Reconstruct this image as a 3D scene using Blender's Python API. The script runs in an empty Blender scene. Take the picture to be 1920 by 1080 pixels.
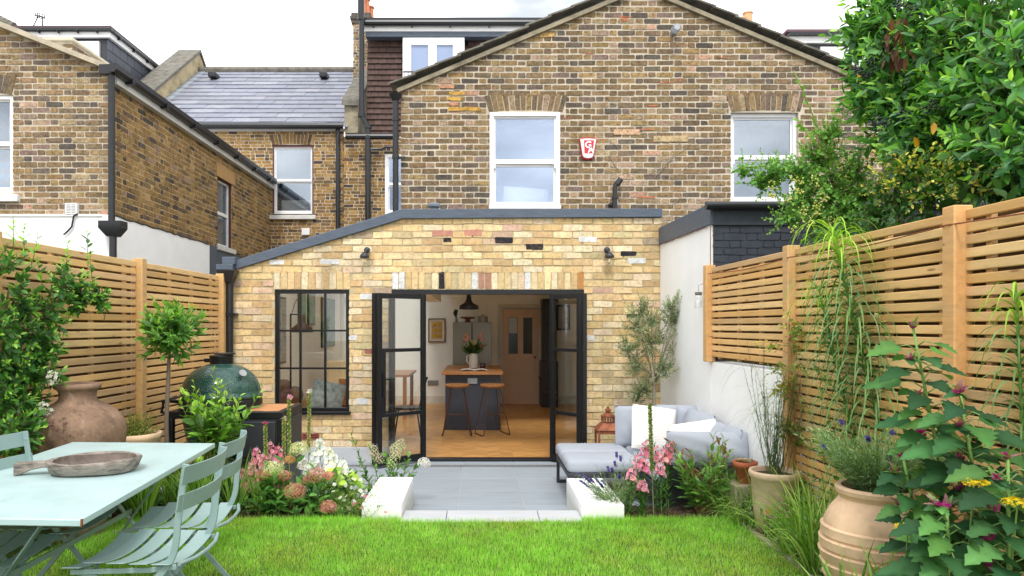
import bpy, bmesh, math, random
import numpy as np
from mathutils import Vector, Matrix
random.seed(7); rng = np.random.default_rng(7)
SC = bpy.context.scene; COL = SC.collection
R = math.radians; PI = math.pi
CAMZ = 1.58; FPX = 1320.0
def P(px, py, Y):            # photograph measurement at a known distance -> metres
    return Vector(((px-900)/FPX*Y, Y, CAMZ-(py-612)/FPX*Y))
def PX(px, Y): return (px-900)/FPX*Y
def PZ(py, Y): return CAMZ-(py-612)/FPX*Y
def lin(c):
    return tuple(((x/255)/12.92 if x/255 <= .04045 else (((x/255)+.055)/1.055)**2.4) for x in c)
def U(a, b): return random.uniform(a, b)
# ------------------------------------------------------------------ mesh builder
LOC = {}
class M:
    def __init__(s): s.v=[]; s.f=[]; s.c=[]; s.cur=(.5,.5,.5)
    def vert(s, p): s.v.append(tuple(p)); s.c.append(s.cur); return len(s.v)-1
    def face(s, pts):
        s.f.append([s.vert(p) for p in pts])
    def poly(s, pts, idx):
        b=len(s.v)
        for p in pts: s.vert(p)
        for f in idx: s.f.append([b+i for i in f])
    def box(s, x0,x1,y0,y1,z0,z1):
        if x0>x1: x0,x1=x1,x0
        if y0>y1: y0,y1=y1,y0
        if z0>z1: z0,z1=z1,z0
        s.poly([(x0,y0,z0),(x1,y0,z0),(x1,y1,z0),(x0,y1,z0),(x0,y0,z1),(x1,y0,z1),(x1,y1,z1),(x0,y1,z1)],
               [(3,2,1,0),(4,5,6,7),(0,1,5,4),(1,2,6,5),(2,3,7,6),(3,0,4,7)])
        return s
    def obox(s, c, ax, ay, az, hx, hy, hz):
        c=Vector(c); ax=Vector(ax).normalized(); ay=Vector(ay).normalized(); az=Vector(az).normalized()
        pts=[c+ax*(i*hx)+ay*(j*hy)+az*(k*hz) for k in(-1,1) for j in(-1,1) for i in(-1,1)]
        s.poly(pts,[(0,2,3,1),(4,5,7,6),(0,1,5,4),(2,6,7,3),(0,4,6,2),(1,3,7,5)]); return s
    def bar(s, a, b, w, t, side=None):      # flat bar from a to b
        a=Vector(a); b=Vector(b); d=(b-a); l=d.length; d.normalize()
        sd=Vector(side) if side else Vector((0,0,1))
        sd=(sd-d*sd.dot(d)).normalized(); o=d.cross(sd)
        return s.obox((a+b)/2,d,sd,o,l/2,w/2,t/2)
    def path(s, pts, w, t, side):           # flat bar along a polyline, 'side' = width direction, t thickness
        pts=[Vector(p) for p in pts]; sd=Vector(side).normalized(); n=len(pts); b=len(s.v)
        for i,p in enumerate(pts):
            d=(pts[min(i+1,n-1)]-pts[max(i-1,0)]).normalized(); q=(sd-d*sd.dot(d)).normalized(); o=d.cross(q)
            for i2,j2 in ((-1,-1),(1,-1),(1,1),(-1,1)): s.vert(p+q*(i2*w/2)+o*(j2*t/2))
        for i in range(n-1):
            for k in range(4):
                s.f.append([b+4*i+k,b+4*i+(k+1)%4,b+4*i+4+(k+1)%4,b+4*i+4+k])
        s.f.append([b+3,b+2,b+1,b]); e=b+4*(n-1); s.f.append([e,e+1,e+2,e+3]); return s
    def tube(s, pts, r, seg=8, caps=True):
        pts=[Vector(p) for p in pts]; n=len(pts); b=len(s.v)
        if not hasattr(r,'__len__'): r=[r]*n
        up=None
        for i,p in enumerate(pts):
            d=(pts[min(i+1,n-1)]-pts[max(i-1,0)])
            if d.length<1e-9: d=Vector((0,0,1))
            d.normalize()
            if up is None:
                up=Vector((1,0,0)) if abs(d.x)<.8 else Vector((0,1,0))
            up=(up-d*up.dot(d))
            if up.length<1e-6: up=Vector((0,1,0))
            up.normalize(); o=d.cross(up)
            for k in range(seg):
                a=2*PI*k/seg; s.vert(p+(up*math.cos(a)+o*math.sin(a))*r[i])
        for i in range(n-1):
            for k in range(seg):
                s.f.append([b+seg*i+k,b+seg*i+(k+1)%seg,b+seg*(i+1)+(k+1)%seg,b+seg*(i+1)+k])
        if caps:
            s.f.append([b+k for k in range(seg)][::-1]); s.f.append([b+seg*(n-1)+k for k in range(seg)])
        return s
    def lathe(s, c, prof, seg=32, sq=1.0, wob=0):
        c=Vector(c); b=len(s.v); n=len(prof)
        ph=[U(0,6) for _ in range(4)]
        for r,z in prof:
            for k in range(seg):
                a=2*PI*k/seg
                rr=r*(1+wob*(math.sin(a*2+ph[0]+z*3)+.6*math.sin(a*3+ph[1]-z*7)))
                s.vert((c.x+math.cos(a)*rr,c.y+math.sin(a)*rr*sq,c.z+z))
        for i in range(n-1):
            for k in range(seg):
                s.f.append([b+seg*i+k,b+seg*i+(k+1)%seg,b+seg*(i+1)+(k+1)%seg,b+seg*(i+1)+k])
        if prof[0][0]>1e-4: s.f.append([b+k for k in range(seg)][::-1])
        if prof[-1][0]>1e-4: s.f.append([b+seg*(n-1)+k for k in range(seg)])
        return s
    def sphere(s, c, r, seg=12, rings=8, sc=(1,1,1)):
        b=len(s.v); c=Vector(c)
        for i in range(rings+1):
            t=PI*i/rings
            for k in range(seg):
                a=2*PI*k/seg
                s.vert((c.x+r*sc[0]*math.sin(t)*math.cos(a),c.y+r*sc[1]*math.sin(t)*math.sin(a),c.z+r*sc[2]*math.cos(t)))
        for i in range(rings):
            for k in range(seg):
                s.f.append([b+seg*i+k,b+seg*(i+1)+k,b+seg*(i+1)+(k+1)%seg,b+seg*i+(k+1)%seg])
        return s
    def prism(s, pts, d):                   # polygon extruded by vector d
        n=len(pts); d=Vector(d); pts=[Vector(p) for p in pts]
        s.poly(pts+[p+d for p in pts],[tuple(range(n))[::-1],tuple(range(n,2*n))]+[(i,(i+1)%n,n+(i+1)%n,n+i) for i in range(n)])
        return s
    def build(s, name, mat, parent=None, smooth=False, bevel=0, seg=2, fix=True):
        me=bpy.data.meshes.new(name)
        off=LOC.get(parent.name,(0,0,0)) if parent else (0,0,0)
        V=np.array(s.v,dtype=np.float64)-np.array(off)
        fast_mesh(me,V,[len(f) for f in s.f],[i for f in s.f for i in f],np.array(s.c))
        if fix:
            bm=bmesh.new(); bm.from_mesh(me); bmesh.ops.recalc_face_normals(bm,faces=bm.faces); bm.to_mesh(me); bm.free()
        return link(name,me,mat,parent,smooth,bevel,seg)
def fast_mesh(me,V,sizes,idx,C=None):
    me.vertices.add(len(V)); me.vertices.foreach_set('co',np.asarray(V,dtype=np.float32).ravel())
    sizes=np.asarray(sizes,dtype=np.int32); me.loops.add(int(sizes.sum())); me.loops.foreach_set('vertex_index',np.asarray(idx,dtype=np.int32))
    me.polygons.add(len(sizes)); st=np.zeros(len(sizes),dtype=np.int32); st[1:]=np.cumsum(sizes)[:-1]
    me.polygons.foreach_set('loop_start',st); me.polygons.foreach_set('loop_total',sizes)
    if C is not None:
        a=me.attributes.new('Col','FLOAT_COLOR','POINT'); C4=np.ones((len(V),4),dtype=np.float32); C4[:,:3]=C
        a.data.foreach_set('color',C4.ravel())
    me.update(calc_edges=True)
def link(name,me,mat,parent=None,smooth=False,bevel=0,seg=2):
    o=bpy.data.objects.new(name,me); COL.objects.link(o)
    if mat: me.materials.append(mat)
    if parent:
        o.parent=parent; LOC[o.name]=LOC.get(parent.name,(0,0,0))
    me.polygons.foreach_set('use_smooth',[True]*len(me.polygons)); me.update()
    if not smooth: me.set_sharp_from_angle(angle=R(33))
    if bevel:
        b=o.modifiers.new('bevel','BEVEL'); b.width=bevel; b.segments=seg; b.limit_method='ANGLE'; b.angle_limit=R(40)
    return o
def thing(name,label,cat,loc=(0,0,0),group=None):
    o=bpy.data.objects.new(name,None); COL.objects.link(o); o.location=loc; o.empty_display_size=.1
    LOC[o.name]=tuple(loc); o['label']=label; o['category']=cat
    if group: o['group']=group
    return o
def tag(o,label,cat,group=None,kind=None):
    o['label']=label; o['category']=cat
    if group: o['group']=group
    if kind: o['kind']=kind
    return o
def struct(o,label=None,kind='structure'):
    o['kind']=kind
    if label: o['label']=label
    return o
def dup(root,loc,rz,label):
    r=root.copy(); COL.objects.link(r); r.location=loc; r.rotation_euler=(0,0,rz); r['label']=label
    for ch in list(root.children):
        c=ch.copy(); COL.objects.link(c); c.parent=r
        for g in ch.children:
            d=g.copy(); COL.objects.link(d); d.parent=c
    return r
# ------------------------------------------------------------------ materials
class NT:
    def __init__(s,name):
        s.m=bpy.data.materials.new(name); s.m.use_nodes=True; s.t=s.m.node_tree; s.t.nodes.clear()
        s.out=s.n('ShaderNodeOutputMaterial'); s.co=None
    def n(s,ty,**k):
        x=s.t.nodes.new(ty)
        for a,b in k.items(): setattr(x,a,b)
        return x
    def l(s,a,b): s.t.links.new(a,b)
    def obj(s,scale=None):
        if s.co is None: s.co=s.n('ShaderNodeTexCoord')
        if scale is None: return s.co.outputs['Object']
        mp=s.n('ShaderNodeMapping'); mp.inputs['Scale'].default_value=scale; s.l(s.co.outputs['Object'],mp.inputs['Vector']); return mp.outputs[0]
    def noise(s,scale,detail=4,rough=.6,vec=None,dist=0):
        x=s.n('ShaderNodeTexNoise'); x.inputs['Scale'].default_value=scale; x.inputs['Detail'].default_value=detail
        x.inputs['Roughness'].default_value=rough; x.inputs['Distortion'].default_value=dist
        s.l(vec if vec is not None else s.obj(),x.inputs['Vector']); return x.outputs['Fac']
    def ramp(s,fac,stops):
        x=s.n('ShaderNodeValToRGB'); e=x.color_ramp.elements
        while len(e)<len(stops): e.new(.5)
        for i,(p,c) in enumerate(stops):
            e[i].position=p; e[i].color=(*(c if hasattr(c,'__len__') else (c,c,c)),1)
        s.l(fac,x.inputs['Fac']); return x.outputs['Color']
    def mix(s,f,a,b,mode='MIX'):
        x=s.n('ShaderNodeMix',data_type='RGBA',blend_type=mode)
        for sock,val in ((x.inputs['Factor'],f),(x.inputs['A'],a),(x.inputs['B'],b)):
            if hasattr(val,'is_linked'): s.l(val,sock)
            elif hasattr(val,'__len__'): sock.default_value=(*val,1)
            else: sock.default_value=val
        return [o for o in x.outputs if o.type=='RGBA'][0]
    def attr(s,n='Col'):
        x=s.n('ShaderNodeAttribute'); x.attribute_name=n; return x.outputs['Color']
    def bsdf(s,col,rough=.6,metal=0,spec=.5,**k):
        b=s.n('ShaderNodeBsdfPrincipled')
        if hasattr(col,'is_linked'): s.l(col,b.inputs['Base Color'])
        else: b.inputs['Base Color'].default_value=(*col,1)
        if hasattr(rough,'is_linked'): s.l(rough,b.inputs['Roughness'])
        else: b.inputs['Roughness'].default_value=rough
        b.inputs['Metallic'].default_value=metal; b.inputs['Specular IOR Level'].default_value=spec
        for a,v in k.items(): b.inputs[a].default_value=v
        s.b=b; return b
    def bump(s,h,strength=.3,dist=.01):
        x=s.n('ShaderNodeBump'); x.inputs['Strength'].default_value=strength; x.inputs['Distance'].default_value=dist
        s.l(h,x.inputs['Height']); s.l(x.outputs[0],s.b.inputs['Normal'])
    def done(s,sh=None):
        s.l((sh or s.b).outputs[0],s.out.inputs['Surface']); return s.m
def simple(name,rgb,rough=.6,metal=0,var=.12,scale=6,bump=0,bscale=60,spec=.5,bdist=.003,streak=None,**k):
    t=NT(name); c=lin(rgb); v=t.noise(scale,5,.65,t.obj(streak) if streak else None)
    col=t.ramp(v,[(.28,tuple(x*(1-var*1.6) for x in c)),(.5,c),(.72,tuple(min(1,x*(1+var)) for x in c))])
    t.bsdf(col,rough,metal,spec,**k)
    if bump: t.bump(t.noise(bscale,4,.6),bump,bdist)
    return t.done()
def vcol(name,rough=.7,lo=.7,hi=1.15,scale=20,bump=.3,bscale=50,bdist=.004,vec=None,spec=.3,mul=None):
    t=NT(name); v=t.noise(scale,6,.7,t.obj(vec) if vec else None)
    k=t.ramp(v,[(.25,lo),(.5,1.0),(.75,hi)]); col=t.mix(1.0,t.attr(),k,'MULTIPLY'); t.bsdf(col,rough,0,spec)
    if bump: t.bump(t.noise(bscale,5,.7,t.obj(vec) if vec else None),bump,bdist)
    return t.done()
def leafmat(name,rough=.42,trans=.35,spec=.45,tc=(1.25,1.35,.6),gain=1.0):
    t=NT(name); v=t.noise(9,3,.6); k=t.ramp(v,[(.3,.82*gain),(.7,1.15*gain)]); col=t.mix(1.0,t.attr(),k,'MULTIPLY')
    t.bsdf(col,rough,0,spec); tr=t.n('ShaderNodeBsdfTranslucent')
    c2=t.mix(1.0,col,tc,'MULTIPLY'); t.l(c2,tr.inputs['Color'])
    mx=t.n('ShaderNodeMixShader'); mx.inputs[0].default_value=trans
    t.l(t.b.outputs[0],mx.inputs[1]); t.l(tr.outputs[0],mx.inputs[2]); return t.done(mx)
def glass(name,tint=(.92,.96,.95),refl=1.0,base=.0,gcol=(1,1,1)):
    t=NT(name); tr=t.n('ShaderNodeBsdfTransparent'); tr.inputs[0].default_value=(*tint,1)
    g=t.n('ShaderNodeBsdfGlossy'); g.inputs['Roughness'].default_value=.01; g.inputs['Color'].default_value=(*gcol,1)
    fr=t.n('ShaderNodeFresnel'); gm=t.n('ShaderNodeNewGeometry'); mr=t.n('ShaderNodeMapRange'); mr.inputs['To Min'].default_value=1.5; mr.inputs['To Max'].default_value=.6667; t.l(gm.outputs['Backfacing'],mr.inputs['Value']); t.l(mr.outputs[0],fr.inputs['IOR'])
    mt=t.n('ShaderNodeMath',operation='MULTIPLY_ADD'); t.l(fr.outputs[0],mt.inputs[0]); mt.inputs[1].default_value=refl; mt.inputs[2].default_value=base
    mx=t.n('ShaderNodeMixShader'); t.l(mt.outputs[0],mx.inputs[0]); t.l(tr.outputs[0],mx.inputs[1]); t.l(g.outputs[0],mx.inputs[2]); return t.done(mx)
def brickmat(name,lo,hi,soot,sootamt,rough=.88):
    t=NT(name); v=t.noise(17,7,.75); k=t.ramp(v,[(.3,lo),(.52,1.0),(.72,hi)])
    col=t.mix(1.0,t.attr(),k,'MULTIPLY'); w=t.noise(38,5,.75); f=t.ramp(w,[(.53,0),(.64,sootamt)])
    col=t.mix(f,col,soot); big=t.noise(.7,4,.6); kb=t.ramp(big,[(.3,.82),(.7,1.1)]); col=t.mix(1.0,col,kb,'MULTIPLY'); st=t.noise(1,5,.65,t.obj((2.6,2.6,.4))); col=t.mix(1.0,col,t.ramp(st,[(.32,.8),(.5,1.0),(.7,1.08)]),'MULTIPLY')
    t.bsdf(col,rough,0,.2); t.bump(t.noise(70,6,.75),.6,.006); return t.done()
MT={}
MT['brick_new']=brickmat('brick_buff',.70,1.16,lin((160,116,84)),.45)
MT['brick_old']=brickmat('brick_stock_brown',.48,1.4,lin((50,45,42)),.8)
MT['mortar_new']=simple('mortar_buff',(190,174,140),.9,0,.22,9,.5,90)
MT['mortar_old']=simple('mortar_grey_buff',(196,184,164),.92,0,.25,3,.6,80)
MT['mortar_side']=simple('mortar_sandy',(186,158,112),.92,0,.2,3,.6,80)
MT['brick_black']=simple('painted_black_brick',(56,61,71),.5,0,.2,12,.4,60)
MT['lead']=simple('lead_grey_fascia',(84,94,108),.5,.1,.2,3,.25,30,streak=(2,6,14))
def rendermat():
    t=NT('white_render'); v=t.noise(3,5,.6); col=t.ramp(v,[(.3,lin((243,243,242))),(.7,lin((251,251,251)))])
    g=t.n('ShaderNodeNewGeometry'); sx=t.n('ShaderNodeSeparateXYZ'); t.l(g.outputs['Position'],sx.inputs[0]); nz=t.noise(14,5,.7)
    a=t.n('ShaderNodeMath',operation='MULTIPLY_ADD'); t.l(nz,a.inputs[0]); a.inputs[1].default_value=-.16; t.l(sx.outputs['Z'],a.inputs[2])
    f=t.ramp(a.outputs[0],[(.03,.55),(.13,0)]); col=t.mix(f,col,lin((168,166,146))); t.bsdf(col,.85,0,.3); t.bump(t.noise(45,4,.6),.25,.003); return t.done()
MT['render']=rendermat()
MT['plinth']=simple('grey_render_plinth',(196,198,202),.85,0,.06,5,.3,60)
MT['upvc']=simple('white_painted_frame',(236,236,236),.4,0,.04,5)
MT['black_pipe']=simple('black_plastic_pipe',(30,32,36),.35,0,.2,8)
MT['black_metal']=simple('black_steel_frame',(24,24,27),.38,.2,.15,10)
MT['dark_grey']=simple('charcoal_metal',(58,60,66),.45,.3,.15,10)
MT['galv']=simple('hinge_steel',(150,150,150),.35,.8,.1,20)
MT['slate']=vcol('slate_tile',.55,.8,1.15,5,.25,40)
MT['cladding']=vcol('slate_cladding',.5,.85,1.1,4,.15,40)
MT['clay_tile']=vcol('brown_clay_tile',.8,.8,1.15,8,.3,50)
MT['stone']=simple('weathered_stone',(150,140,118),.9,0,.3,5,.6,40)
MT['coping']=simple('lichen_coping',(112,108,98),.9,0,.35,6,.6,30)
MT['terracotta_pot']=simple('chimney_pot_clay',(206,130,92),.8,0,.2,6,.3,40)
def fencewood():
    t=NT('fence_wood'); v=t.noise(3.2,6,.7,t.obj((9,1.0,9))); k=t.ramp(v,[(.25,.74),(.5,1.0),(.75,1.13)]); col=t.mix(1.0,t.attr(),k,'MULTIPLY')
    w=t.noise(1.3,3,.6,t.obj((1,1.6,5))); col=t.mix(t.ramp(w,[(.5,0),(.75,.35)]),col,lin((176,158,132)))
    vo=t.n('ShaderNodeTexVoronoi'); vo.inputs['Scale'].default_value=1; t.l(t.obj((3,2.7,13)),vo.inputs['Vector']); f=t.ramp(vo.outputs['Distance'],[(.05,.75),(.11,0)]); col=t.mix(f,col,lin((132,88,52)))
    t.bsdf(col,.65,0,.25); t.bump(t.noise(16,5,.7,t.obj((9,1.1,9))),.3,.004); return t.done()
MT['wood_fence']=fencewood()
MT['plaster']=simple('interior_plaster',(248,248,240),.85,0,.03,2)
MT['tile']=vcol('porcelain_paving',.5,.84,1.08,2.4,.12,30,.002,(1,5,1))
MT['grout']=simple('pale_grout',(188,190,192),.9)
MT['oak_floor']=vcol('oak_parquet',.33,.82,1.12,5,.1,30,.001,(2,9,1),.5)
MT['soil']=simple('dark_soil',(70,54,42),.95,0,.4,9,1,22,bdist=.05)
MT['turf']=simple('turf_base',(70,98,30),.95,0,.3,7,1,40,bdist=.03)
MT['ground']=simple('earth_ground',(96,92,76),.95,0,.3,2)
MT['pane_sky']=glass('window_pane_sky',(.9,.93,.97),1.0,.24,(.68,.78,.95))
MT['pane_grey']=glass('window_pane_grey',(.85,.88,.9),1.0,.24,(.72,.78,.85))
MT['pane_clear']=glass('clear_glazing',(.975,.985,.98),1.1,.02)
MT['room_dark']=simple('dim_room',(120,132,150),.9,0,.15,1.5)
MT['curtain']=simple('pale_curtain',(205,210,218),.9,0,.1,4,streak=(10,10,1))
MT['leaf']=leafmat('leaf_glossy'); MT['leaf_m']=leafmat('leaf_matt',.6,.35,.25); MT['petal']=leafmat('petal',.65,.45,.1,(1.05,1.05,1.05),1.08)
MT['grass']=leafmat('grass_blade',.55,.5,.2,(1.2,1.25,.7),1.22)
MT['stem']=vcol('stem',.7,.8,1.15,30,.2,60)
def paintmat(name,c,ro,spot):
    t=NT(name); c=lin(c); v=t.noise(5,5,.6); col=t.ramp(v,[(.3,tuple(x*.93 for x in c)),(.7,tuple(x*1.04 for x in c))]); w=t.noise(90,3,.7); col=t.mix(t.ramp(w,[(.66,0),(.72,.4)]),col,lin(spot)); w2=t.noise(9,6,.75,t.obj((1,3,1))); col=t.mix(t.ramp(w2,[(.58,0),(.75,.22)]),col,lin((214,222,216)))
    t.bsdf(col,t.ramp(t.noise(6,5,.7),[(.3,ro-.06),(.7,ro+.14)]),0,.5); t.bump(t.noise(120,3,.6),.06,.001); return t.done()
MT['sage']=paintmat('sage_painted_steel',(136,160,156),.42,(104,118,108)); MT['table_top']=paintmat('pale_sage_table_paint',(176,200,200),.32,(150,168,162))
MT['terra']=simple('old_terracotta',(168,112,84),.88,0,.4,5,.7,26,bdist=.006)
MT['terra_pale']=simple('pale_terracotta',(218,184,150),.88,0,.22,5,.5,30,bdist=.005)
MT['terra_red']=simple('red_terracotta',(178,98,66),.8,0,.2,6,.3,40)
MT['fabric']=simple('grey_blue_fabric',(162,168,178),.9,0,.05,5,.25,260,bdist=.001)
MT['white_wood']=simple('oak_worktop',(168,112,60),.35,0,.2,3,.1,20,streak=(3,14,3))
MT['navy']=simple('navy_painted_wood',(52,56,68),.5,0,.08,4)
MT['rust']=simple('rusty_copper',(150,92,66),.65,.5,.4,14,.3,50)
# ------------------------------------------------------------------ brick walls
class Frame:
    def __init__(s,o,u,n): s.o=Vector(o); s.u=Vector(u); s.n=Vector(n)
    def p(s,u,z,k=0): return s.o+s.u*u+Vector((0,0,z))+s.n*k
def brick(m,F,ua,ub,za,zb,prot,col,j=.003):
    c=min(.009,(ub-ua)*.2,(zb-za)*.2)
    def q(u,z): return (u+U(-j,j),z+U(-j,j))
    k=[q(ua+c,za),q(ub-c,za),q(ub,za+c),q(ub,zb-c),q(ub-c,zb),q(ua+c,zb),q(ua,zb-c),q(ua,za+c)]
    m.cur=col; m.poly([F.p(u,z,prot) for u,z in k]+[F.p(u,z,-.012) for u,z in k],[tuple(range(8))]+[(i,(i+1)%8,8+(i+1)%8,8+i) for i in range(8)])
def pick(pal):
    t=U(0,sum(w for w,_ in pal)); 
    for w,c in pal:
        t-=w
        if t<=0: break
    k=U(.86,1.14); c=lin(c); return tuple(min(1,x*k*U(.97,1.03)) for x in c)
def courses(m,F,u0,u1,z0,z1,ch,bl,bond,pal,holes=(),ulim=None,g=.011,prot=(.002,.008),j=.003,gz=None):
    gz=gz or g
    r=0; z=z0
    while z+ch*.5<z1:
        zc=z+ch/2; a,b=(u0,u1) if ulim is None else ulim(zc)
        iv=[(max(a,u0),min(b,u1))]
        for h0,h1,k0,k1 in holes:
            if k0-.02<zc<k1+.0:
                nv=[]
                for s,e in iv:
                    if h1<=s or h0>=e: nv.append((s,e)); continue
                    if h0>s: nv.append((s,h0))
                    if h1<e: nv.append((h1,e))
                iv=nv
        hd=bl/2-g/2
        x=u0-(bl*1.5)*U(.2,.9) if bond=='rough' else u0-((r%2)*(bl*.5 if bond=='stretcher' else bl*.75))-bl
        i=0
        while x<u1:
            L=bl if bond=='stretcher' else (bl if i%2==0 else hd)
            if bond=='rough' and random.random()<.12: L=bl
            s0,s1=x,x+L-g; x+=L; i+=1
            for s,e in iv:
                p,q=max(s0,s),min(s1,e)
                if q-p>.028: w0=.0025*math.sin(p*1.9+z*3)+U(-.0015,.0015); brick(m,F,p,q,z+w0,z+ch-gz+w0+U(-.002,.002),U(*prot),pick(pal),j)
        z+=ch; r+=1
def sheet(m,F,u0,u1,z0,z1,holes,k=0):
    us=sorted({u0,u1,*[h for t in holes for h in t[:2] if u0<h<u1]}); zs=sorted({z0,z1,*[h for t in holes for h in t[2:] if z0<h<z1]})
    for i in range(len(us)-1):
        for jx in range(len(zs)-1):
            uc=(us[i]+us[i+1])/2; zc=(zs[jx]+zs[jx+1])/2
            if any(h[0]<uc<h[1] and h[2]<zc<h[3] for h in holes): continue
            m.face([F.p(us[i],zs[jx],k),F.p(us[i+1],zs[jx],k),F.p(us[i+1],zs[jx+1],k),F.p(us[i],zs[jx+1],k)])
def reveal(m,F,h,d):
    u0,u1,z0,z1=h
    for a,b in (((u0,z0),(u0,z1)),((u0,z1),(u1,z1)),((u1,z1),(u1,z0)),((u1,z0),(u0,z0))):
        m.face([F.p(*a,0),F.p(*b,0),F.p(*b,-d),F.p(*a,-d)])
PAL_NEW=[(6,(236,210,162)),(5,(230,200,148)),(4,(222,190,138)),(5,(238,218,182)),(3,(214,182,134)),(.7,(228,198,168)),(.25,(216,180,156)),(.05,(184,134,118)),(1.4,(208,190,146)),(.6,(192,170,146))]
PAL_OLD=[(5,(146,122,90)),(4,(134,112,84)),(3,(124,106,84)),(3,(158,132,92)),(2,(114,101,88)),(2,(168,146,114)),(.9,(98,90,82)),(1,(172,146,122)),(.2,(192,150,126)),(1,(138,118,106))]
PAL_SIDE=[(5,(160,130,84)),(4,(148,120,80)),(3,(130,108,78)),(2,(110,94,78)),(1,(90,82,76)),(2,(174,146,102)),(1.2,(154,130,110))]
PAL_FAR=[(5,(168,132,78)),(4,(150,118,72)),(3,(132,106,72)),(2,(112,92,70)),(1,(90,78,68)),(2,(182,146,96))]
# ================================================================== SETTING
SC.render.resolution_x=1920; SC.render.resolution_y=1080
cd=bpy.data.cameras.new('camera'); cam=bpy.data.objects.new('camera',cd); COL.objects.link(cam); SC.camera=cam
cam.location=(0,0,CAMZ); cam.rotation_euler=(PI/2,0,0); cd.sensor_width=36; cd.lens=36*FPX/1920; cd.shift_x=60/1920; cd.shift_y=72/1920; cd.clip_end=500; cd.clip_start=.05
W=bpy.data.worlds.new('World'); SC.world=W; W.use_nodes=True; nt=W.node_tree; nt.nodes.clear()
SUN_EL,SUN_AZ=R(55),R(184)
sky=nt.nodes.new('ShaderNodeTexSky'); sky.sky_type='NISHITA'; sky.sun_disc=False; sky.sun_elevation=SUN_EL; sky.sun_rotation=SUN_AZ
tc=nt.nodes.new('ShaderNodeTexCoord'); mp=nt.nodes.new('ShaderNodeMapping'); mp.inputs['Scale'].default_value=(1,1,2.2); nz=nt.nodes.new('ShaderNodeTexNoise'); nz.inputs['Scale'].default_value=3.1; nz.inputs['Detail'].default_value=5; nz.inputs['Roughness'].default_value=.5
rp=nt.nodes.new('ShaderNodeValToRGB'); rp.color_ramp.elements[0].position=.36; rp.color_ramp.elements[0].color=(5.9,6.3,6.7,1); rp.color_ramp.elements[1].position=.6; rp.color_ramp.elements[1].color=(18,18,18,1)
mx=nt.nodes.new('ShaderNodeMix'); mx.data_type='RGBA'; mx.inputs['Factor'].default_value=.93
bg=nt.nodes.new('ShaderNodeBackground'); bg.inputs['Strength'].default_value=.15; wo=nt.nodes.new('ShaderNodeOutputWorld')
L=nt.links.new; L(tc.outputs['Generated'],mp.inputs[0]); L(mp.outputs[0],nz.inputs['Vector']); L(nz.outputs['Fac'],rp.inputs['Fac']); L(sky.outputs[0],mx.inputs['A']); L(rp.outputs[0],mx.inputs['B'])
L([o for o in mx.outputs if o.type=='RGBA'][0],bg.inputs['Color']); L(bg.outputs[0],wo.inputs[0])
sl=bpy.data.lights.new('sun','SUN'); sl.energy=2.1; sl.angle=R(12); sl.color=(1,.975,.94); so=bpy.data.objects.new('sun',sl); COL.objects.link(so)
sd=Vector((math.cos(SUN_EL)*math.sin(SUN_AZ),math.cos(SUN_EL)*math.cos(SUN_AZ),math.sin(SUN_EL)))
so.rotation_euler=sd.to_track_quat('Z','Y').to_euler()
SC.view_settings.view_transform='Standard'; SC.view_settings.look='None'; SC.view_settings.exposure=0
cy=SC.cycles; cy.use_denoising=True; cy.max_bounces=14; cy.diffuse_bounces=8; cy.transmission_bounces=12; cy.transparent_max_bounces=24; cy.sample_clamp_indirect=6; cy.caustics_reflective=False; cy.caustics_refractive=False
GZ=.14
def fxL(Y): return -3.245+.03*Y       # left boundary line
def fxR(Y): return 2.44-.04*Y         # right boundary line
m=M(); m.face([(-150,-60,-.03),(150,-60,-.03),(150,260,-.03),(-150,260,-.03)]); struct(m.build('ground',MT['ground']))
m=M(); m.box(-3.3,1.9,-1.5,5.2,-.02,GZ); m.box(-3.3,-2.1,5.2,5.28,-.02,GZ); struct(m.build('lawn',MT['turf']))
# patio tiles
m=M(); m.box(-3.2,2.4,5.0,8.26,-.025,-.006); struct(m.build('patio_base',MT['grout']))
m=M(); ys=[5.12,5.66,6.2,6.76,7.3,7.84,7.925]; ys2=[(ys[i],ys[i+1]) for i in range(6)]+[(8.035,8.25)]
for y0,y1 in ys2:
    x=-.195-.588*5
    while x<2.3:
        k=U(.92,1.06); m.cur=tuple(c*k for c in lin((156,165,173))); m.box(x+.003,min(x+.585,2.3),y0+.003,y1-.003,-.02,0); x+=.588
struct(m.build('patio_paving',MT['tile'],bevel=.002,seg=1))
m=M(); m.cur=lin((170,172,174))
for a,b in ((-.586,-.255),(-.25,.44),(.445,.758)):
    k=U(.96,1.05); m.cur=tuple(c*k for c in lin((186,188,192))); m.box(a,b,5.17,5.475,-.01,.15)
o=m.build('garden_step',MT['tile'],bevel=.003,seg=1); struct(o)
m=M(); m.box(-3.3,-.89,5.28,5.98,-.02,.125); m.box(1.085,2.45,5.2,5.66,-.02,.125); m.box(1.92,2.6,1.0,5.2,-.02,.125)
def lump(o,amp=.035,n=5):
    bm=bmesh.new(); bm.from_mesh(o.data); bmesh.ops.subdivide_edges(bm,edges=bm.edges[:],cuts=14,use_grid_fill=True)
    for v in bm.verts:
        if v.co.z>.1: v.co.z+=amp*(math.sin(v.co.x*23+v.co.y*11)*math.sin(v.co.y*19-v.co.x*5)*.6+U(-.6,.6))
    bm.to_mesh(o.data); bm.free()
o=m.build('soil_bed',MT['soil']); lump(o); struct(o)
m=M()
for i in range(9):
    y0=1.4+i*.42; m.box(1.885+U(-.006,.006),1.925,y0,y0+.405,.0,.165+U(-.006,.006))
o=m.build('lawn_edging',MT['stone'],bevel=.004); tag(o,'pale stone edging strip between the lawn and the right flower bed','edging')
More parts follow.
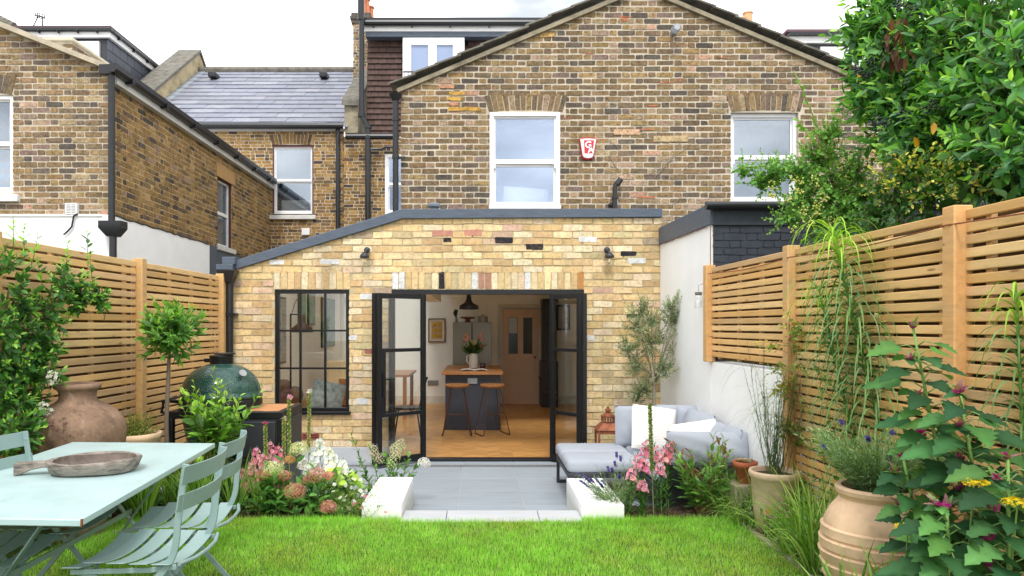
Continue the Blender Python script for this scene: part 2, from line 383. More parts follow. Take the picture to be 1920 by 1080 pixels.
# low white blocks
for nm,x0,x1,lb in (('block',-.885,-.588,'low white rendered block left of the step, beside the daisies'),('block',.761,1.08,'low white rendered block right of the step, in front of the sofa')):
    m=M(); m.box(x0,x1,5.26,6.2,-.01,.255 if x0<0 else .245); o=m.build('garden_block',MT['render'],bevel=.008); tag(o,lb,'block','low white blocks flanking the step')
m=M()
for i in range(150): m.box(-2.9+i*.033,-2.9+i*.033+.022,7.945,8.015,-.012,-.004)
m.box(-2.95,2.1,7.928,7.94,-.02,.001); m.box(-2.95,2.1,8.02,8.032,-.02,.001)
t=thing('drain_channel','slotted linear drain set in the paving before the doors','drain',(0,7.98,0)); m.build('grating',MT['galv'],t)
m=M(); m.box(-2.95,2.1,7.941,8.019,-.022,-.014); m.build('channel',MT['black_metal'],t)
# ================================================================== EXTENSION
YF=8.25
def ex(px): return PX(px,YF)
def ez(py): return PZ(py,YF)
ext=thing('rear_extension','single storey buff brick kitchen extension with black framed window and folding doors','building',(0,YF,0))
XL,XR=ex(437),ex(1238); KX,KZ=ex(755),ez(409); EZ=ez(503)
WIN=(ex(515),ex(655),ez(772),ez(543)); DOOR=(ex(734),ex(1095),0.0,ez(543))
F=Frame((0,YF,0),(1,0,0),(0,-1,0))
holes=[WIN,DOOR]
SW=(ex(513),ex(657),ez(543),ez(509)); SD=(ex(735),ex(1095),ez(543),ez(509))
def top(u): return KZ if u>=KX else EZ+(KZ-EZ)*(u-XL)/(KX-XL)
def ulim(z):
    return (XL,XR) if z<EZ+.01 else (XL+(KX-XL)*(z-EZ)/(KZ-EZ),XR)
m=M(); sheet(m,F,XL,XR,-.02,EZ,holes); m.face([F.p(XL,EZ),F.p(XR,EZ),F.p(XR,KZ),F.p(KX,KZ)])
for h in holes: reveal(m,F,h,.16)
m.face([(XL,YF,-.02),(XL,YF,EZ),(XL,YF+2,EZ),(XL,YF+2,-.02)])
wall=m.build('wall',MT['mortar_new'],ext)
m=M(); courses(m,F,XL,XR,ez(837),KZ,.0815,.2345,'stretcher',PAL_NEW,[h for h in holes]+[SW,SD],ulim,.0145,(.004,.013),.0055)
def soldiers(m,F,u0,u1,z0,z1,n,pal,g=.012,special={},fan=0):
    w=(u1-u0)/n
    for i in range(n):
        c=special.get(i); a=u0+i*w; col=lin(c) if c else pick(pal)
        brick(m,F,a+g/2,a+w-g/2,z0+.006,z1-.006,U(.004,.010),col,.004)
Wh,Bk=(226,226,224),(46,48,54)
PS=PAL_NEW[:5]+PAL_NEW[8:9]; soldiers(m,F,*SW,11,PS); soldiers(m,F,*SD,29,PS,special={0:Wh,1:Wh,7:Bk,12:Wh,13:(186,142,120),14:(182,136,114),20:Wh,28:(196,140,84)})
# individually repainted bricks
def paint(px0,px1,py0,py1,c):
    brick(m,F,ex(px0),ex(px1),ez(py1),ez(py0),.013,lin(c),.005)
for a in ((600,636,486,495,Wh),(928,962,445,456,Bk),(986,1018,458,468,Bk),(1163,1193,471,480,Bk),(1177,1211,484,494,Wh),(1085,1119,444,454,Wh),(831,846,446,455,Bk),(811,848,432,443,(198,140,122)),(870,904,431,442,(200,142,124)),
          (676,702,551,561,Wh),(655,670,629,638,Wh),(668,690,747,757,Wh),(1096,1114,628,638,Wh),(1175,1204,588,596,Bk),(684,702,655,664,(172,112,104)),(506,533,487,496,Wh)): paint(*a)
m.build('brickwork',MT['brick_new'],wall)
for xa,xb in ((XL,ex(734)),(ex(1095),XR)): m=M(); m.box(xa,xb,YF-.022,YF+.02,-.02,ez(838)); m.build('plinth',MT['plinth'],ext,bevel=.004)
m=M(); m.box(ex(567),ex(599),YF-.016,YF+.01,ez(823),ez(813)); 
for i in range(9):
    for k in range(2): pass
ab=m.build('air_brick',simple('red_air_brick',(150,72,62),.8,0,.15,20,.3,60),ext,bevel=.003)
m=M()
for i in range(8):
    for k in range(2): m.box(ex(570)+i*.0215,ex(570)+i*.0215+.013,YF-.0175,YF-.012,ez(821)+k*.026,ez(821)+k*.026+.016)
m.build('air_slot',MT['black_metal'],ab)
# fascia + roof
ft=[(ex(443),ez(489)),(ex(480),ez(477)),(ex(755),ez(393)),(ex(1240),ez(392))]; fb=[(ex(443),ez(506)),(ex(480),ez(495)),(ex(756),ez(411)),(ex(1240),ez(408))]
m=M(); m.prism([(x,YF-.05,z) for x,z in ft]+[(x,YF-.05,z) for x,z in fb[::-1]],(0,.12,0)); m.build('roof_fascia',MT['lead'],ext,bevel=.006)
m=M(); ROOFY=10.38
m.box(KX,XR,YF+.07,8.58,KZ,KZ+.07); m.box(KX,XR,10.2,ROOFY,KZ,KZ+.07); m.box(KX,-.8,8.58,10.2,KZ,KZ+.07); m.box(1.85,XR,8.58,10.2,KZ,KZ+.07)
sl0=(XL,EZ); sl1=(KX,KZ)                       # sloped side-return roof; unseen long glazing added to brighten the kitchen
def sx(t): return (XL+(KX-XL)*t, EZ+(KZ-EZ)*t)
def slope_piece(t0,t1,y0,y1,th=.07):
    (xa,za),(xb,zb)=sx(t0),sx(t1); m.prism([(xa,y0,za),(xb,y0,zb),(xb,y0,zb+th),(xa,y0,za+th)],(0,y1-y0,0))
slope_piece(0,.06,YF+.07,14.4); slope_piece(.97,1.0,YF+.07,14.4); slope_piece(.06,.97,YF+.07,8.6)
for y in (10.55,12.4,14.2): slope_piece(.06,.97,y,y+.08)
m.build('roof',MT['lead'],ext)
m=M(); (xa,za),(xb,zb)=sx(.06),sx(.97)
for y0,y1 in ((8.6,10.55),(10.63,12.4),(12.48,14.2)): m.prism([(xa,y0,za+.03),(xb,y0,zb+.03),(xb,y0,zb+.045),(xa,y0,za+.045)],(0,y1-y0,0))
m.box(-.8,1.85,8.58,10.2,KZ+.02,KZ+.035); m.build('added_rooflight',MT['pane_clear'],ext)  # unseen roof glazing, added so more sky light reaches the kitchen
m=M(); [m.box(*q) for q in ((-.84,-.8,8.54,10.25,2.45,KZ),(1.85,1.9,8.54,10.25,2.45,KZ),(-.8,1.85,8.54,8.58,2.45,KZ),(-.8,1.85,10.2,10.25,2.45,KZ))]; m.build('added_rooflight_well',MT['plaster'],ext)
m=M(); m.box(ex(412),ex(443),YF-.12,YF+.05,ez(507),ez(497)); m.box(ex(422),ex(446),YF-.1,YF+.05,ez(497),ez(483)); m.build('parapet_end',MT['lead'],ext,bevel=.005)
m=M(); h0,h1=ez(531),ez(508); c=ex(433.5); m.poly([(c-.11,YF-.19,h1),(c+.11,YF-.19,h1),(c+.11,YF-.03,h1),(c-.11,YF-.03,h1),(c-.05,YF-.15,h0),(c+.05,YF-.15,h0),(c+.05,YF-.04,h0),(c-.05,YF-.04,h0)],[(0,1,2,3),(4,5,6,7),(0,1,5,4),(1,2,6,5),(2,3,7,6),(3,0,4,7)])
m.build('hopper',MT['black_pipe'],ext,bevel=.006)
m=M(); m.tube([(c+.008,YF-.08,h0+.02),(c+.008,YF-.08,.0)],.045,12); 
for z in (1.7,.9): m.box(c-.05,c+.09,YF-.13,YF-.02,z,z+.035)
m.build('downpipe',MT['black_pipe'],ext,smooth=False)
# --- window
def bars(m,u0,u1,z0,z1,y,d,fw):
    m.box(u0,u1,y,y+d,z1-fw,z1); m.box(u0,u1,y,y+d,z0,z0+fw); m.box(u0,u0+fw,y+.001,y+d-.001,z0+fw,z1-fw); m.box(u1-fw,u1,y+.001,y+d-.001,z0+fw,z1-fw)
m=M(); u0,u1,z0,z1=WIN; bars(m,u0,u1,z0,z1,YF+.02,.06,.045); 
m.box(u0-.02,u1+.02,YF-.05,YF+.02,z0-.03,z0+.004)
w=m.build('window',MT['black_metal'],ext,bevel=.004)
m=M()
for i in (1,2): x=ex(515+140*(i/3)); m.box(x-.012,x+.012,YF+.03,YF+.065,z0+.045,z1-.045)
for y in (620,691): m.box(u0+.045,u1-.045,YF+.032,YF+.063,ez(y)-.011,ez(y)+.011)
m.build('glazing_bars',MT['black_metal'],w)
m=M(); m.box(u0+.04,u1-.04,YF+.045,YF+.053,z0+.04,z1-.04); m.build('pane',MT['pane_clear'],w)
# --- door frame and folding leaves
m=M(); u0,u1,z0,z1=DOOR; m.box(u0-.0,u1,YF+.0,YF+.09,z1-.055,z1); m.box(u0,u0+.035,YF+.005,YF+.085,.035,z1-.055); m.box(u1-.035,u1,YF+.005,YF+.085,.035,z1-.055); m.box(u0,u1,YF-.02,YF+.1,-.01,.03)
m.build('door_frame',MT['black_metal'],ext,bevel=.003)
def leaf(a,b,z0,z1,bars_z,handle=None,pivot_strip=False,lockside=None):
    a=Vector((*a,0)); b=Vector((*b,0)); d=(b-a); Lh=d.length; d.normalize(); n=Vector((d.y,-d.x,0)); up=Vector((0,0,1)); th=.045; fw=.055
    def bx(m,s0,s1,q0,q1,t=th): m.obox(a+d*((s0+s1)/2)+up*((q0+q1)/2),d,n,up,(s1-s0)/2,t/2,(q1-q0)/2)
    m=M(); bx(m,0,fw,z0,z1); bx(m,Lh-fw,Lh,z0,z1); bx(m,fw,Lh-fw,z1-fw,z1,th-.004); bx(m,fw,Lh-fw,z0,z0+fw+.02,th-.004)
    for q in bars_z: bx(m,fw,Lh-fw,q-.02,q+.02,th-.006)
    if lockside: bx(m,fw,fw+.05,bars_z[1]+.02,bars_z[0]-.02,th-.008)
    df=m.build('door',MT['black_metal'],ext,bevel=.003)
    m=M(); bx(m,fw-.005,Lh-fw+.005,z0+fw,z1-fw,.01); m.build('pane',MT['pane_clear'],df)
    if handle:
        m=M(); c=a+d*.075+n*(.03); m.obox(c+up*.93,d,n,up,.017,.008,.13); h=c+up*.99+n*.03
        m.tube([c+up*.99,h],.008,8); m.obox(h+d*.055,d,n,up,.065,.007,.008); m.build('handle',MT['black_metal'],df,bevel=.002)
    for q in (.25,.8,1.3,1.85): m=M(); m.obox((a if lockside else b)+up*q-d*(.004 if lockside else -.004)+n*.0,d,n,up,.004,.010,.03); m.build('hinge',MT['galv'],df); return df
ap=(PX(707,7.8),7.8); tr=(PX(797,8.22),8.22)
leaf(ap,tr,.03,z1-.06,(ez(655),ez(771)),handle=True,lockside=True)
leaf((ex(737)+.0,8.2),(ap[0]-.045,7.83),.03,z1-.06,(ez(655),ez(771)))
ap2=(PX(1090,7.86),7.86); tr2=(PX(1033,8.22),8.22)
leaf(tr2,ap2,.03,z1-.06,(ez(655),ez(771)))
leaf((ex(1093),8.2),(ap2[0]+.045,7.89),.03,z1-.06,(ez(655),ez(771)))
# --- interior shell
IY=14.4; m=M()
zl=EZ+.02; m.face([(-2.85,YF+.16,0),(-2.85,IY,0),(-2.85,IY,zl),(-2.85,YF+.16,zl)]); m.face([(2.02,YF+.16,0),(2.02,IY,0),(2.02,IY,2.45),(2.02,YF+.16,2.45)])
m.face([(-2.85,IY,0),(2.02,IY,0),(2.02,IY,2.5),(KX,IY,KZ),(-2.85,IY,zl)])
Fi=Frame((0,YF+.16,0),(1,0,0),(0,1,0)); sheet(m,Fi,-2.85,2.02,0,EZ,holes); m.face([Fi.p(XL,EZ),Fi.p(XR,EZ),Fi.p(XR,KZ),Fi.p(KX,KZ)])
m.build('interior_wall',MT['plaster'],ext,fix=False)
m=M(); m.box(-.9,2.02,YF+.17,8.58,2.42,2.45); m.box(-.9,2.02,10.2,IY,2.42,2.45); m.box(-.9,-.8,8.58,10.2,2.42,2.45); m.box(1.85,2.02,8.58,10.2,2.42,2.45); m.box(-1.0,-.75,YF+.17,13.6,2.05,2.42); m.face([(-.91,YF+.17,2.45),(-.91,IY,2.45),(-.91,IY,KZ),(-.91,YF+.17,KZ)]); m.build('ceiling',MT['plaster'],ext)
m=M(); m.box(-2.82,2.0,IY-.02,IY,.0,.16); m.box(2.0,2.018,YF+.2,IY-.02,.0,.16); m.build('skirting',simple('white_skirting',(222,222,212),.5),ext)
m=M(); m.box(-2.85,2.02,YF+.1,IY,-.03,-.006); 
o=m.build('floor',MT['grout']); struct(o)
m=M(); cw=.155; sh=.075; i=0; x=-2.85
while x<2.02:
    sg=1 if i%2 else -1; y=YF+.02
    while y<IY:
        k=U(.78,1.15); m.cur=tuple(c*k for c in lin((206,152,88))); a=.1*sg
        q=[(x,y-a/2),(x+cw-.002,y+a/2),(x+cw-.002,y+a/2+sh-.002),(x,y-a/2+sh-.002)]
        q=[(min(u,2.02),min(max(v,YF+.1),IY)) for u,v in q]; m.face([(u,v,.0) for u,v in q]); y+=sh
    x+=cw; i+=1
o=m.build('parquet_floor',MT['oak_floor'],fix=False); struct(o)
# internal door
m=M(); x0,x1=PX(943,IY),PX(1008,IY); zt=PZ(580,IY); y=IY-.06
pk=simple('dusty_pink_door',(222,190,162),.5,0,.05,4)
def panel_door():
    u=[x0,x0+.11,x0+.30,x0+.41,x0+.60,x1]; z=[0,.2,.86,1.02,1.76,zt]
    m.box(u[0],u[1],y,y+.04,0,zt); m.box(u[4],u[5],y,y+.04,0,zt); m.box(u[2],u[3],y,y+.04,z[1],z[4])
    for a,b in ((z[0],z[1]),(z[2],z[3]),(z[4],z[5])): m.box(u[1],u[4],y+.001,y+.039,a,b)
    for a in (1,3): m.box(u[a],u[a+1],y+.015,y+.03,z[1],z[2]); m.box(u[a]+.03,u[a+1]-.03,y+.006,y+.016,z[1]+.04,z[2]-.04)
    return u,z
u,z=panel_door(); d=m.build('interior_door',pk,ext,bevel=.003)
m=M(); m.box(u[1],u[2],y+.018,y+.024,z[3],z[4]); m.box(u[3],u[4],y+.018,y+.024,z[3],z[4]); m.build('pane',simple('dark_door_glass',(38,44,46),.1),d)
m=M(); m.box(u[1]+.01,u[2]-.01,y+.012,y+.0175,z[3]+.42,z[4]-.01); m.build('painted_window_reflection',simple('pale_painted_reflection',(196,206,212),.5),d)  # pale panel painted in as a reflection on the door glass
m=M(); m.sphere((x1-.06,y-.04,.95),.026); m.tube([(x1-.06,y,.95),(x1-.06,y-.03,.95)],.01); m.build('door_knob',simple('brass',(160,120,60),.3,.9),d,smooth=True)
m=M(); m.box(x0-.09,x0-.005,y-.01,IY,0,zt+.02); m.box(x1+.005,x1+.09,y-.01,IY,0,zt+.02); m.box(x0-.09,x1+.09,y-.011,IY,zt+.02,zt+.1); m.build('door_architrave',simple('white_architrave',(214,208,196),.5),ext,bevel=.004)
m=M(); m.box(PX(802,IY),PX(822,IY),IY-.02,IY,PZ(722,IY),PZ(713,IY)); m.build('wall_socket',MT['galv'],ext,bevel=.003)
# ================================================================== MAIN HOUSE (gable)
YG=10.4
def gx(px): return PX(px,YG)
def gz(py): return PZ(py,YG)
hs=thing('brick_house','tall stock brick house with a stepped gable, two white sash windows and dark tiled dormer','house',(gx(752),YG,0))
G0,G1=gx(752),gx(1203)*2-gx(752); GA=(gx(1203),gz(-20)); GE=gz(168)
F=Frame((0,YG,0),(1,0,0),(0,-1,0)); W1=(gx(918),gx(1050),gz(390),gz(211)); W2=(gx(1370),gx(1497),gz(378),gz(211))
def gl(z):
    if z<=GE: return (G0,G1)
    t=(z-GE)/(GA[1]-GE); return (G0+(GA[0]-G0)*t,G1+(GA[0]-G1)*t)
m=M(); sheet(m,F,G0,G1,2.86,GE,[W1,W2]); m.face([F.p(G0,GE),F.p(G1,GE),F.p(*GA)])
for h in (W1,W2): reveal(m,F,h,.12)
m.face([(G0,YG,2.86),(G0,YG,GE),(G0,18,GE),(G0,18,2.86)]); m.face([(G1,YG,0),(G1,YG,GE),(G1,18,GE),(G1,18,0)])
wall=m.build('wall',MT['mortar_old'],hs)
A1=(gx(912),gx(1061),gz(211),gz(177)); A2=(gx(1366),gx(1506),gz(211),gz(176))
m=M(); courses(m,F,G0,G1,2.87,GA[1]-.12,.0885,.262,'flemish',PAL_OLD,[W1,W2,A1,A2],gl,.016,(.001,.010),.005,.024)
def arch(A,n,pal):
    u0,u1,z0,z1=A; cx=(u0+u1)/2; zc=z0-1.6
    for i in range(n):
        t0=-1+2*(i+.06)/n; t1=-1+2*(i+.9)/n; hw=(u1-u0)/2
        def q(t,z):
            k=1+(z-z0)*.55; dz=.028*(1-t*t); return (cx+t*hw*.93*k,z+dz)
        pts=[q(t0,z0+.01),q(t1,z0+.01),q(t1,z1-.02),q(t0,z1-.02)]; pts=[(a+U(-.004,.004),b+U(-.006,.006)) for a,b in pts]
        m.cur=pick(pal); pr=U(.005,.012); m.poly([F.p(a,b,pr) for a,b in pts]+[F.p(a,b,-.01) for a,b in pts],[(0,1,2,3)]+[(k,(k+1)%4,4+(k+1)%4,4+k) for k in range(4)])
arch(A1,14,PAL_OLD); arch(A2,14,PAL_OLD)
for a in ((842,872,172,178,(206,164,84)),(838,865,183,189,(208,166,86)),(840,868,201,208,(204,160,84)),(868,900,201,208,(204,160,84)),(824,852,159,166,(202,150,120)),(842,860,192,198,(206,150,126)),(1150,1200,243,253,(214,176,142)),(1225,1290,255,266,(196,172,132)),(1010,1040,62,70,(206,170,110))):
    brick(m,F,gx(a[0]),gx(a[1]),gz(a[3]),gz(a[2]),.013,lin(a[4]),.005)
for a in ((1098,1112,99.5,101),(1238,1262,154,156),(1274,1276,146,154),(1345,1362,107.5,109.5),(1200,1225,242,244),(1055,1070,221,223),(1215,1232,198,200),(1158,1185,30.5,32),(1195,1228,369,371),(1165,1176,33,40)):
    brick(m,F,gx(a[0]),gx(a[1]),gz(a[3]),gz(a[2]),.011,lin((206,128,92)),.004)
m.build('brickwork',MT['brick_old'],wall)
# verge: mortar fillet + stepped coping tiles
m=M()
for (xa,za),(xb,zb) in (((G0-.05,GE-.03),GA),((G1+.05,GE-.03),GA)):
    a=Vector((xa,YG-.02,za)); b=Vector((xb,YG-.02,zb)); m.bar(a,b,.06,.08,(0,0,1))
m.build('verge_mortar',MT['stone'],hs)
m=M(); 
for (xa,za),(xb,zb),n in (((G0-.09,GE+.0),(GA[0],GA[1]+.06),11),((G1+.09,GE+.0),(GA[0],GA[1]+.06),11)):
    a=Vector((xa,YG+.05,za)); b=Vector((xb,YG+.05,zb)); d=(b-a); Ls=d.length/n; d.normalize(); up=d.cross(Vector((0,1,0))); up=up if up.z>0 else -up
    for i in range(n): m.obox(a+d*(Ls*(i+.45))+up*(.07+U(-.006,.006)),(d*1+up*-.055),(0,1,0),(up+d*.055),Ls*.56,.17,.014)
m.build('verge_tile',MT['coping'],hs,bevel=.004)
m=M(); RY=18
for xa in (G0-.05,G1+.05): m.face([(xa,YG+.1,GE+.03),(xa,RY+3,GE+.03),(GA[0],RY+3,GA[1]+.03),(GA[0],YG+.1,GA[1]+.03)])
m.cur=lin((92,94,102)); m.build('roof',MT['slate'],hs)
def sash(parent,h,y,fm,pane,fw=.05,name='window',depth=.08,rail=.5,horn=True,room=True):
    u0,u1,z0,z1=h; m=M(); bars(m,u0,u1,z0,z1,y,depth,fw); zm=z0+(z1-z0)*rail
    m.box(u0+fw,u1-fw,y+.012,y+depth-.01,zm-.022,zm+.022); i0=u0+fw; i1=u1-fw; g=.028
    bars(m,i0,i1,zm+.022,z1-fw,y+.03,.035,g); bars(m,i0,i1,z0+fw,zm-.022,y+.05,.03,g+.006)
    if horn: m.box(u0+fw+.004,u0+fw+.03,y+.008,y+.04,zm-.09,zm-.02); m.box(u1-fw-.03,u1-fw-.004,y+.008,y+.04,zm-.09,zm-.02)
    wn=m.build(name,fm,parent,bevel=.004)
    m=M(); m.box(i0+g,i1-g,y+.045,y+.05,zm+.022+g,z1-fw-g); m.box(i0+g,i1-g,y+.062,y+.067,z0+fw+g,zm-.022-g); m.build('pane',pane,wn)
    if room:
        m=M(); d=.7; m.face([(u0,y+d,z0),(u1,y+d,z0),(u1,y+d,z1),(u0,y+d,z1)])
        for a,b in (((u0,z0),(u0,z1)),((u1,z0),(u1,z1)),((u0,z1),(u1,z1)),((u0,z0),(u1,z0))): m.face([(a[0],y+.1,a[1]),(b[0],y+.1,b[1]),(b[0],y+d,b[1]),(a[0],y+d,a[1])])
        m.build('room',MT['room_dark'],wn)
    return wn
wa=sash(hs,W1,YG-.02,MT['upvc'],MT['pane_sky'],.06,rail=.475); wb=sash(hs,W2,YG+.06,MT['upvc'],MT['pane_grey'],.055,rail=.5)
m=M(); m.box(W1[0]-.01,W1[1]+.01,YG-.06,YG+.02,W1[2]-.02,W1[2]+.03); m.build('sill',MT['upvc'],wa,bevel=.004)
m=M(); m.box(W2[0]-.02,W2[1]+.02,YG-.05,YG+.05,W2[2]-.03,W2[2]+.01); m.build('sill',MT['upvc'],wb,bevel=.004)
def pillow(c,w,h,t,rx=0,ry=0,rz=0,n=14,pinch=.10,seedk=0,name='pillow'):
    m=M(); Rm=Matrix.Rotation(rz,3,'Z')@Matrix.Rotation(ry,3,'Y')@Matrix.Rotation(rx,3,'X'); ph=[U(0,6) for _ in range(6)]
    def pt(i,j,s):
        u=i/n*2-1; v=j/n*2-1; ed=(1-u*u)*(1-v*v)
        k=1-pinch*(1-abs(v)**2)*abs(u)**6; k2=1-pinch*(1-abs(u)**2)*abs(v)**6
        z=s*t/2*max(0,ed)**.42
        z+=s*.045*t*math.sin(u*7+ph[0]+v*3)*math.sin(v*5+ph[1])*min(1,ed*3)+.10*t*math.sin(u*2.2+ph[2])*math.sin(v*2+ph[3])
        x=u*w/2*k2*1; y=v*h/2*k; return Vector(c)+Rm@Vector((x,z,y))
    for s in (1,-1):
        g=[[m.vert(pt(i,j,s)) for j in range(n+1)] for i in range(n+1)]
        for i in range(n):
            for j in range(n): m.f.append([g[i][j],g[i+1][j],g[i+1][j+1],g[i][j+1]])
    return m
pm=pillow((gx(988),YG+.24,W1[2]+.2),.68,.30,.16,rz=.1,ry=.05)
o=pm.build('bed_pillow',simple('white_pillow_cotton',(236,236,236),.9,0,.04,3,.1,40),smooth=True); tag(o,'white pillow leaning inside the middle upstairs sash window','pillow')
# things fixed on gable
m=M(); cpx=Vector((gx(1262),YG,gz(62))); m.tube([cpx,cpx+Vector((0,-.10,0))],.05,16); m.tube([cpx+Vector((0,-.10,0)),cpx+Vector((0,-.13,0))],[.062,.062],16); m.tube([cpx+Vector((0,-.21,0)),cpx+Vector((0,-.225,.0))],.045,16)
for k in range(12):
    a=2*PI*k/12; m.bar(cpx+Vector((math.cos(a)*.06,-.12,math.sin(a)*.06)),cpx+Vector((math.cos(a)*.045,-.215,math.sin(a)*.045)),.01,.006)
m.build('vent_cowl',simple('grey_vent_plastic',(170,176,184),.5),hs)
m=M(); q=lambda px,py,dy=0:(gx(px),YG-.12+dy,gz(py)); m.tube([q(1150,395),q(1150,358),q(1151,351),q(1160,341)],.036,14); m.tube([q(1150,376),q(1150,373)],.05,14); m.tube([q(1154,349),q(1161,339)],[.046,.040],14); m.box(gx(1140),gx(1150),YG-.12,YG,gz(387),gz(383)); m.build('boiler_flue',MT['black_pipe'],hs,smooth=False)
o=thing('roof_vent','grey mushroom vent standing on the extension roof beside the sash window','vent',(gx(814),9.6,PZ(392,9.6)))
m=M(); m.lathe((PX(814,9.6),9.6,2.92),[(.055,0),(.055,.27),(.05,.28),(.095,.285),(.10,.31),(.06,.34),(0,.345)],20); m.build('cowl',simple('grey_vent_cap',(110,120,132),.5),o)
# dead creeper stems left on the brick
m=M(); m.cur=lin((150,138,124))
for a in (((1238,322),(1262,290),(1278,262)),((1230,330),(1256,300),(1296,268)),((1226,336),(1246,310),(1262,300)),((1262,345),(1280,318),(1294,304)),((1140,262),(1160,280)),((1216,330),(1232,312),(1240,300)),((1206,252),(1208,230),(1210,200)),((1255,388),(1275,372),(1296,372)),((1140,290),(1158,318)),((1220,262),(1238,245))):
    pts=[]
    for i in range(len(a)-1):
        for t in (0,.33,.66): pts.append(Vector((gx(a[i][0]+(a[i+1][0]-a[i][0])*t+U(-1.5,1.5)),YG-.016,gz(a[i][1]+(a[i+1][1]-a[i][1])*t+U(-1.5,1.5)))))
    pts.append(Vector((gx(a[-1][0]),YG-.016,gz(a[-1][1])))); m.tube(pts,[.004]*len(pts),5)
o=m.build('dead_creeper',MT['stem']); tag(o,'dry grey creeper stems clinging to the gable brick between the sash windows','creeper')
# alarm
al=thing('burglar_alarm','white and red alarm box with two letters on the gable wall','alarm box',(gx(1101),YG,gz(280)))
def shield(k,y0,y1,m):
    pts=[(1085,262),(1092,260.5),(1101,260),(1110,260.5),(1118,262),(1116.5,270),(1112,294),(1109.5,299),(1101,301),(1093,299),(1090,294),(1086.5,270)]
    c=Vector((gx(1101.5),0,gz(281))); v=[c+(Vector((gx(a),0,gz(b)))-c)*k for a,b in pts]
    m.prism([(p.x,y0,p.z) for p in v],(0,y1-y0,0))
red=simple('alarm_red',(206,40,52),.4,0,.04); wht=simple('alarm_white',(240,240,240),.4,0,.03)
m=M(); shield(1.0,YG-.06,YG,m); m.build('backing',red,al,bevel=.004)
m=M(); shield(.9,YG-.075,YG-.0595,m); m.build('cover',wht,al,bevel=.004)
m=M(); m.prism([(gx(a),YG-.0765,gz(b)) for a,b in ((1093.5,265.5),(1112.5,265.5),(1109.5,290),(1094.5,290))],(0,.0012,0)); m.build('badge',red,al)
for ch,px,py,s in (('G',1095.2,279.6,.135),('A',1101,288.6,.125)):
    cv=bpy.data.curves.new('letter','FONT'); cv.body=ch; cv.size=s; cv.extrude=.0012; cv.offset=.004
    to=bpy.data.objects.new('letter_source',cv); COL.objects.link(to); bpy.context.view_layer.update()
    me=bpy.data.meshes.new_from_object(to.evaluated_get(bpy.context.evaluated_depsgraph_get())); bpy.data.objects.remove(to)
    me.transform(Matrix.Translation(Vector((gx(px),YG-.0785,gz(py)))-Vector(al.location))@Matrix.Rotation(PI/2,4,'X')); me.name='letter'
    link('letter',me,wht,al)
# hopper + downpipe at gable corner
m=M(); x=gx(743); m.tube([(x,YG-.08,gz(188)),(x,YG-.08,2.85)],.043,12); m.lathe((x,YG-.08,gz(193)),[(.045,0),(.09,.07),(.10,.10),(0,.105)],16)
for z in (gz(230),gz(300)): m.tube([(x,YG-.08,z),(x,YG-.08,z+.05)],.052,12)
m.box(x-.03,x+.14,YG-.1,YG-.05,gz(300),gz(300)+.03); m.build('downpipe',MT['black_pipe'],hs)
# rear main wall + dormer of the same house
YR=18.0
def rx(px): return PX(px,YR)
def rz(py): return PZ(py,YR)
F=Frame((0,YR,0),(1,0,0),(0,-1,0)); w3=(rx(722),rx(768),rz(402),rz(290)); X0=rx(642)
m=M(); sheet(m,F,X0,rx(1000),2,rz(256),[w3]); rw=m.build('rear_wall',MT['mortar_old'],hs)
m=M(); courses(m,F,X0,rx(765),2.5,rz(258),.085,.25,'rough',PAL_FAR,[w3],None,.016,(.002,.008),.005); m.build('brickwork',MT['brick_old'],rw)
sash(hs,w3,YR-.03,MT['upvc'],MT['pane_sky'],.08,rail=.5)
m=M(); m.cur=lin((84,56,50)); x0,x1=rx(686),rx(1060); zt,zb=rz(68),rz(252); n=17; ch=(zt-zb)/n
for r in range(n):
    x=x0-(r%2)*.1
    while x<x1:
        a,b=max(x,x0),x+.195
        if not (rx(752)<(a+b)/2<rx(872) and r>3):
            k=U(.8,1.2); m.cur=tuple(c*k for c in lin((88,69,63))); z=zb+r*ch
            m.prism([(a+.003,YR+.02+r*.012,z-.03),(b,YR+.02+r*.012,z-.03+U(-.005,.005)),(b,YR+.10+r*.012,z+ch+.02),(a+.003,YR+.10+r*.012,z+ch+.02)],(0,.02,0))
        x+=.2
m.build('tile_hanging',MT['clay_tile'],hs)
m=M(); m.box(x0,x1,YR+.42,YR+.46,zb,zt+.2); m.build('dormer_backing',MT['dark_grey'],hs)
m=M(); m.box(rx(684),rx(1062),YR-.08,YR+.3,rz(61),rz(50)); m.build('dormer_fascia',MT['upvc'],hs,bevel=.01)
m=M(); m.box(rx(686),rx(1062),YR-.05,YR+.2,rz(70),rz(61.5)); m.build('lead_strip',MT['lead'],hs)
m=M(); m.box(rx(680),rx(1065),YR-.16,YR+4,rz(47),rz(38)); m.tube([(rx(680),YR-.16,rz(48)),(rx(1065),YR-.16,rz(48))],.075,10); 
for i in range(5): m.box(rx(700+i*72),rx(702+i*72),YR-.18,YR-.08,rz(55),rz(48))
m.build('dormer_gutter',MT['black_pipe'],hs)
h=(rx(755),rx(871),rz(190),rz(70)); m=M(); y=YR-.02; fw=.12
m.box(h[0],h[1],y,y+.1,h[3]-.1,h[3]); m.box(h[0],h[0]+.22,y,y+.1,h[2],h[3]-.1); m.box(h[1]-.3,h[1],y,y+.1,h[2],h[3]-.1); c=(h[0]+h[1])/2-.03; m.box(c-.11,c+.11,y+.002,y+.098,h[2],h[3]-.1)
m.box(h[0]+.22,h[1]-.3,y+.003,y+.097,h[3]-.2,h[3]-.1)
dw=m.build('dormer_window',MT['upvc'],hs,bevel=.012)
m=M(); m.box(h[0]+.2,h[1]-.28,y+.05,y+.06,h[2],h[3]-.18); m.build('pane',simple('dormer_glass_blue_grey',(150,166,196),.12,0,.06,1.2),dw)
m=M(); 
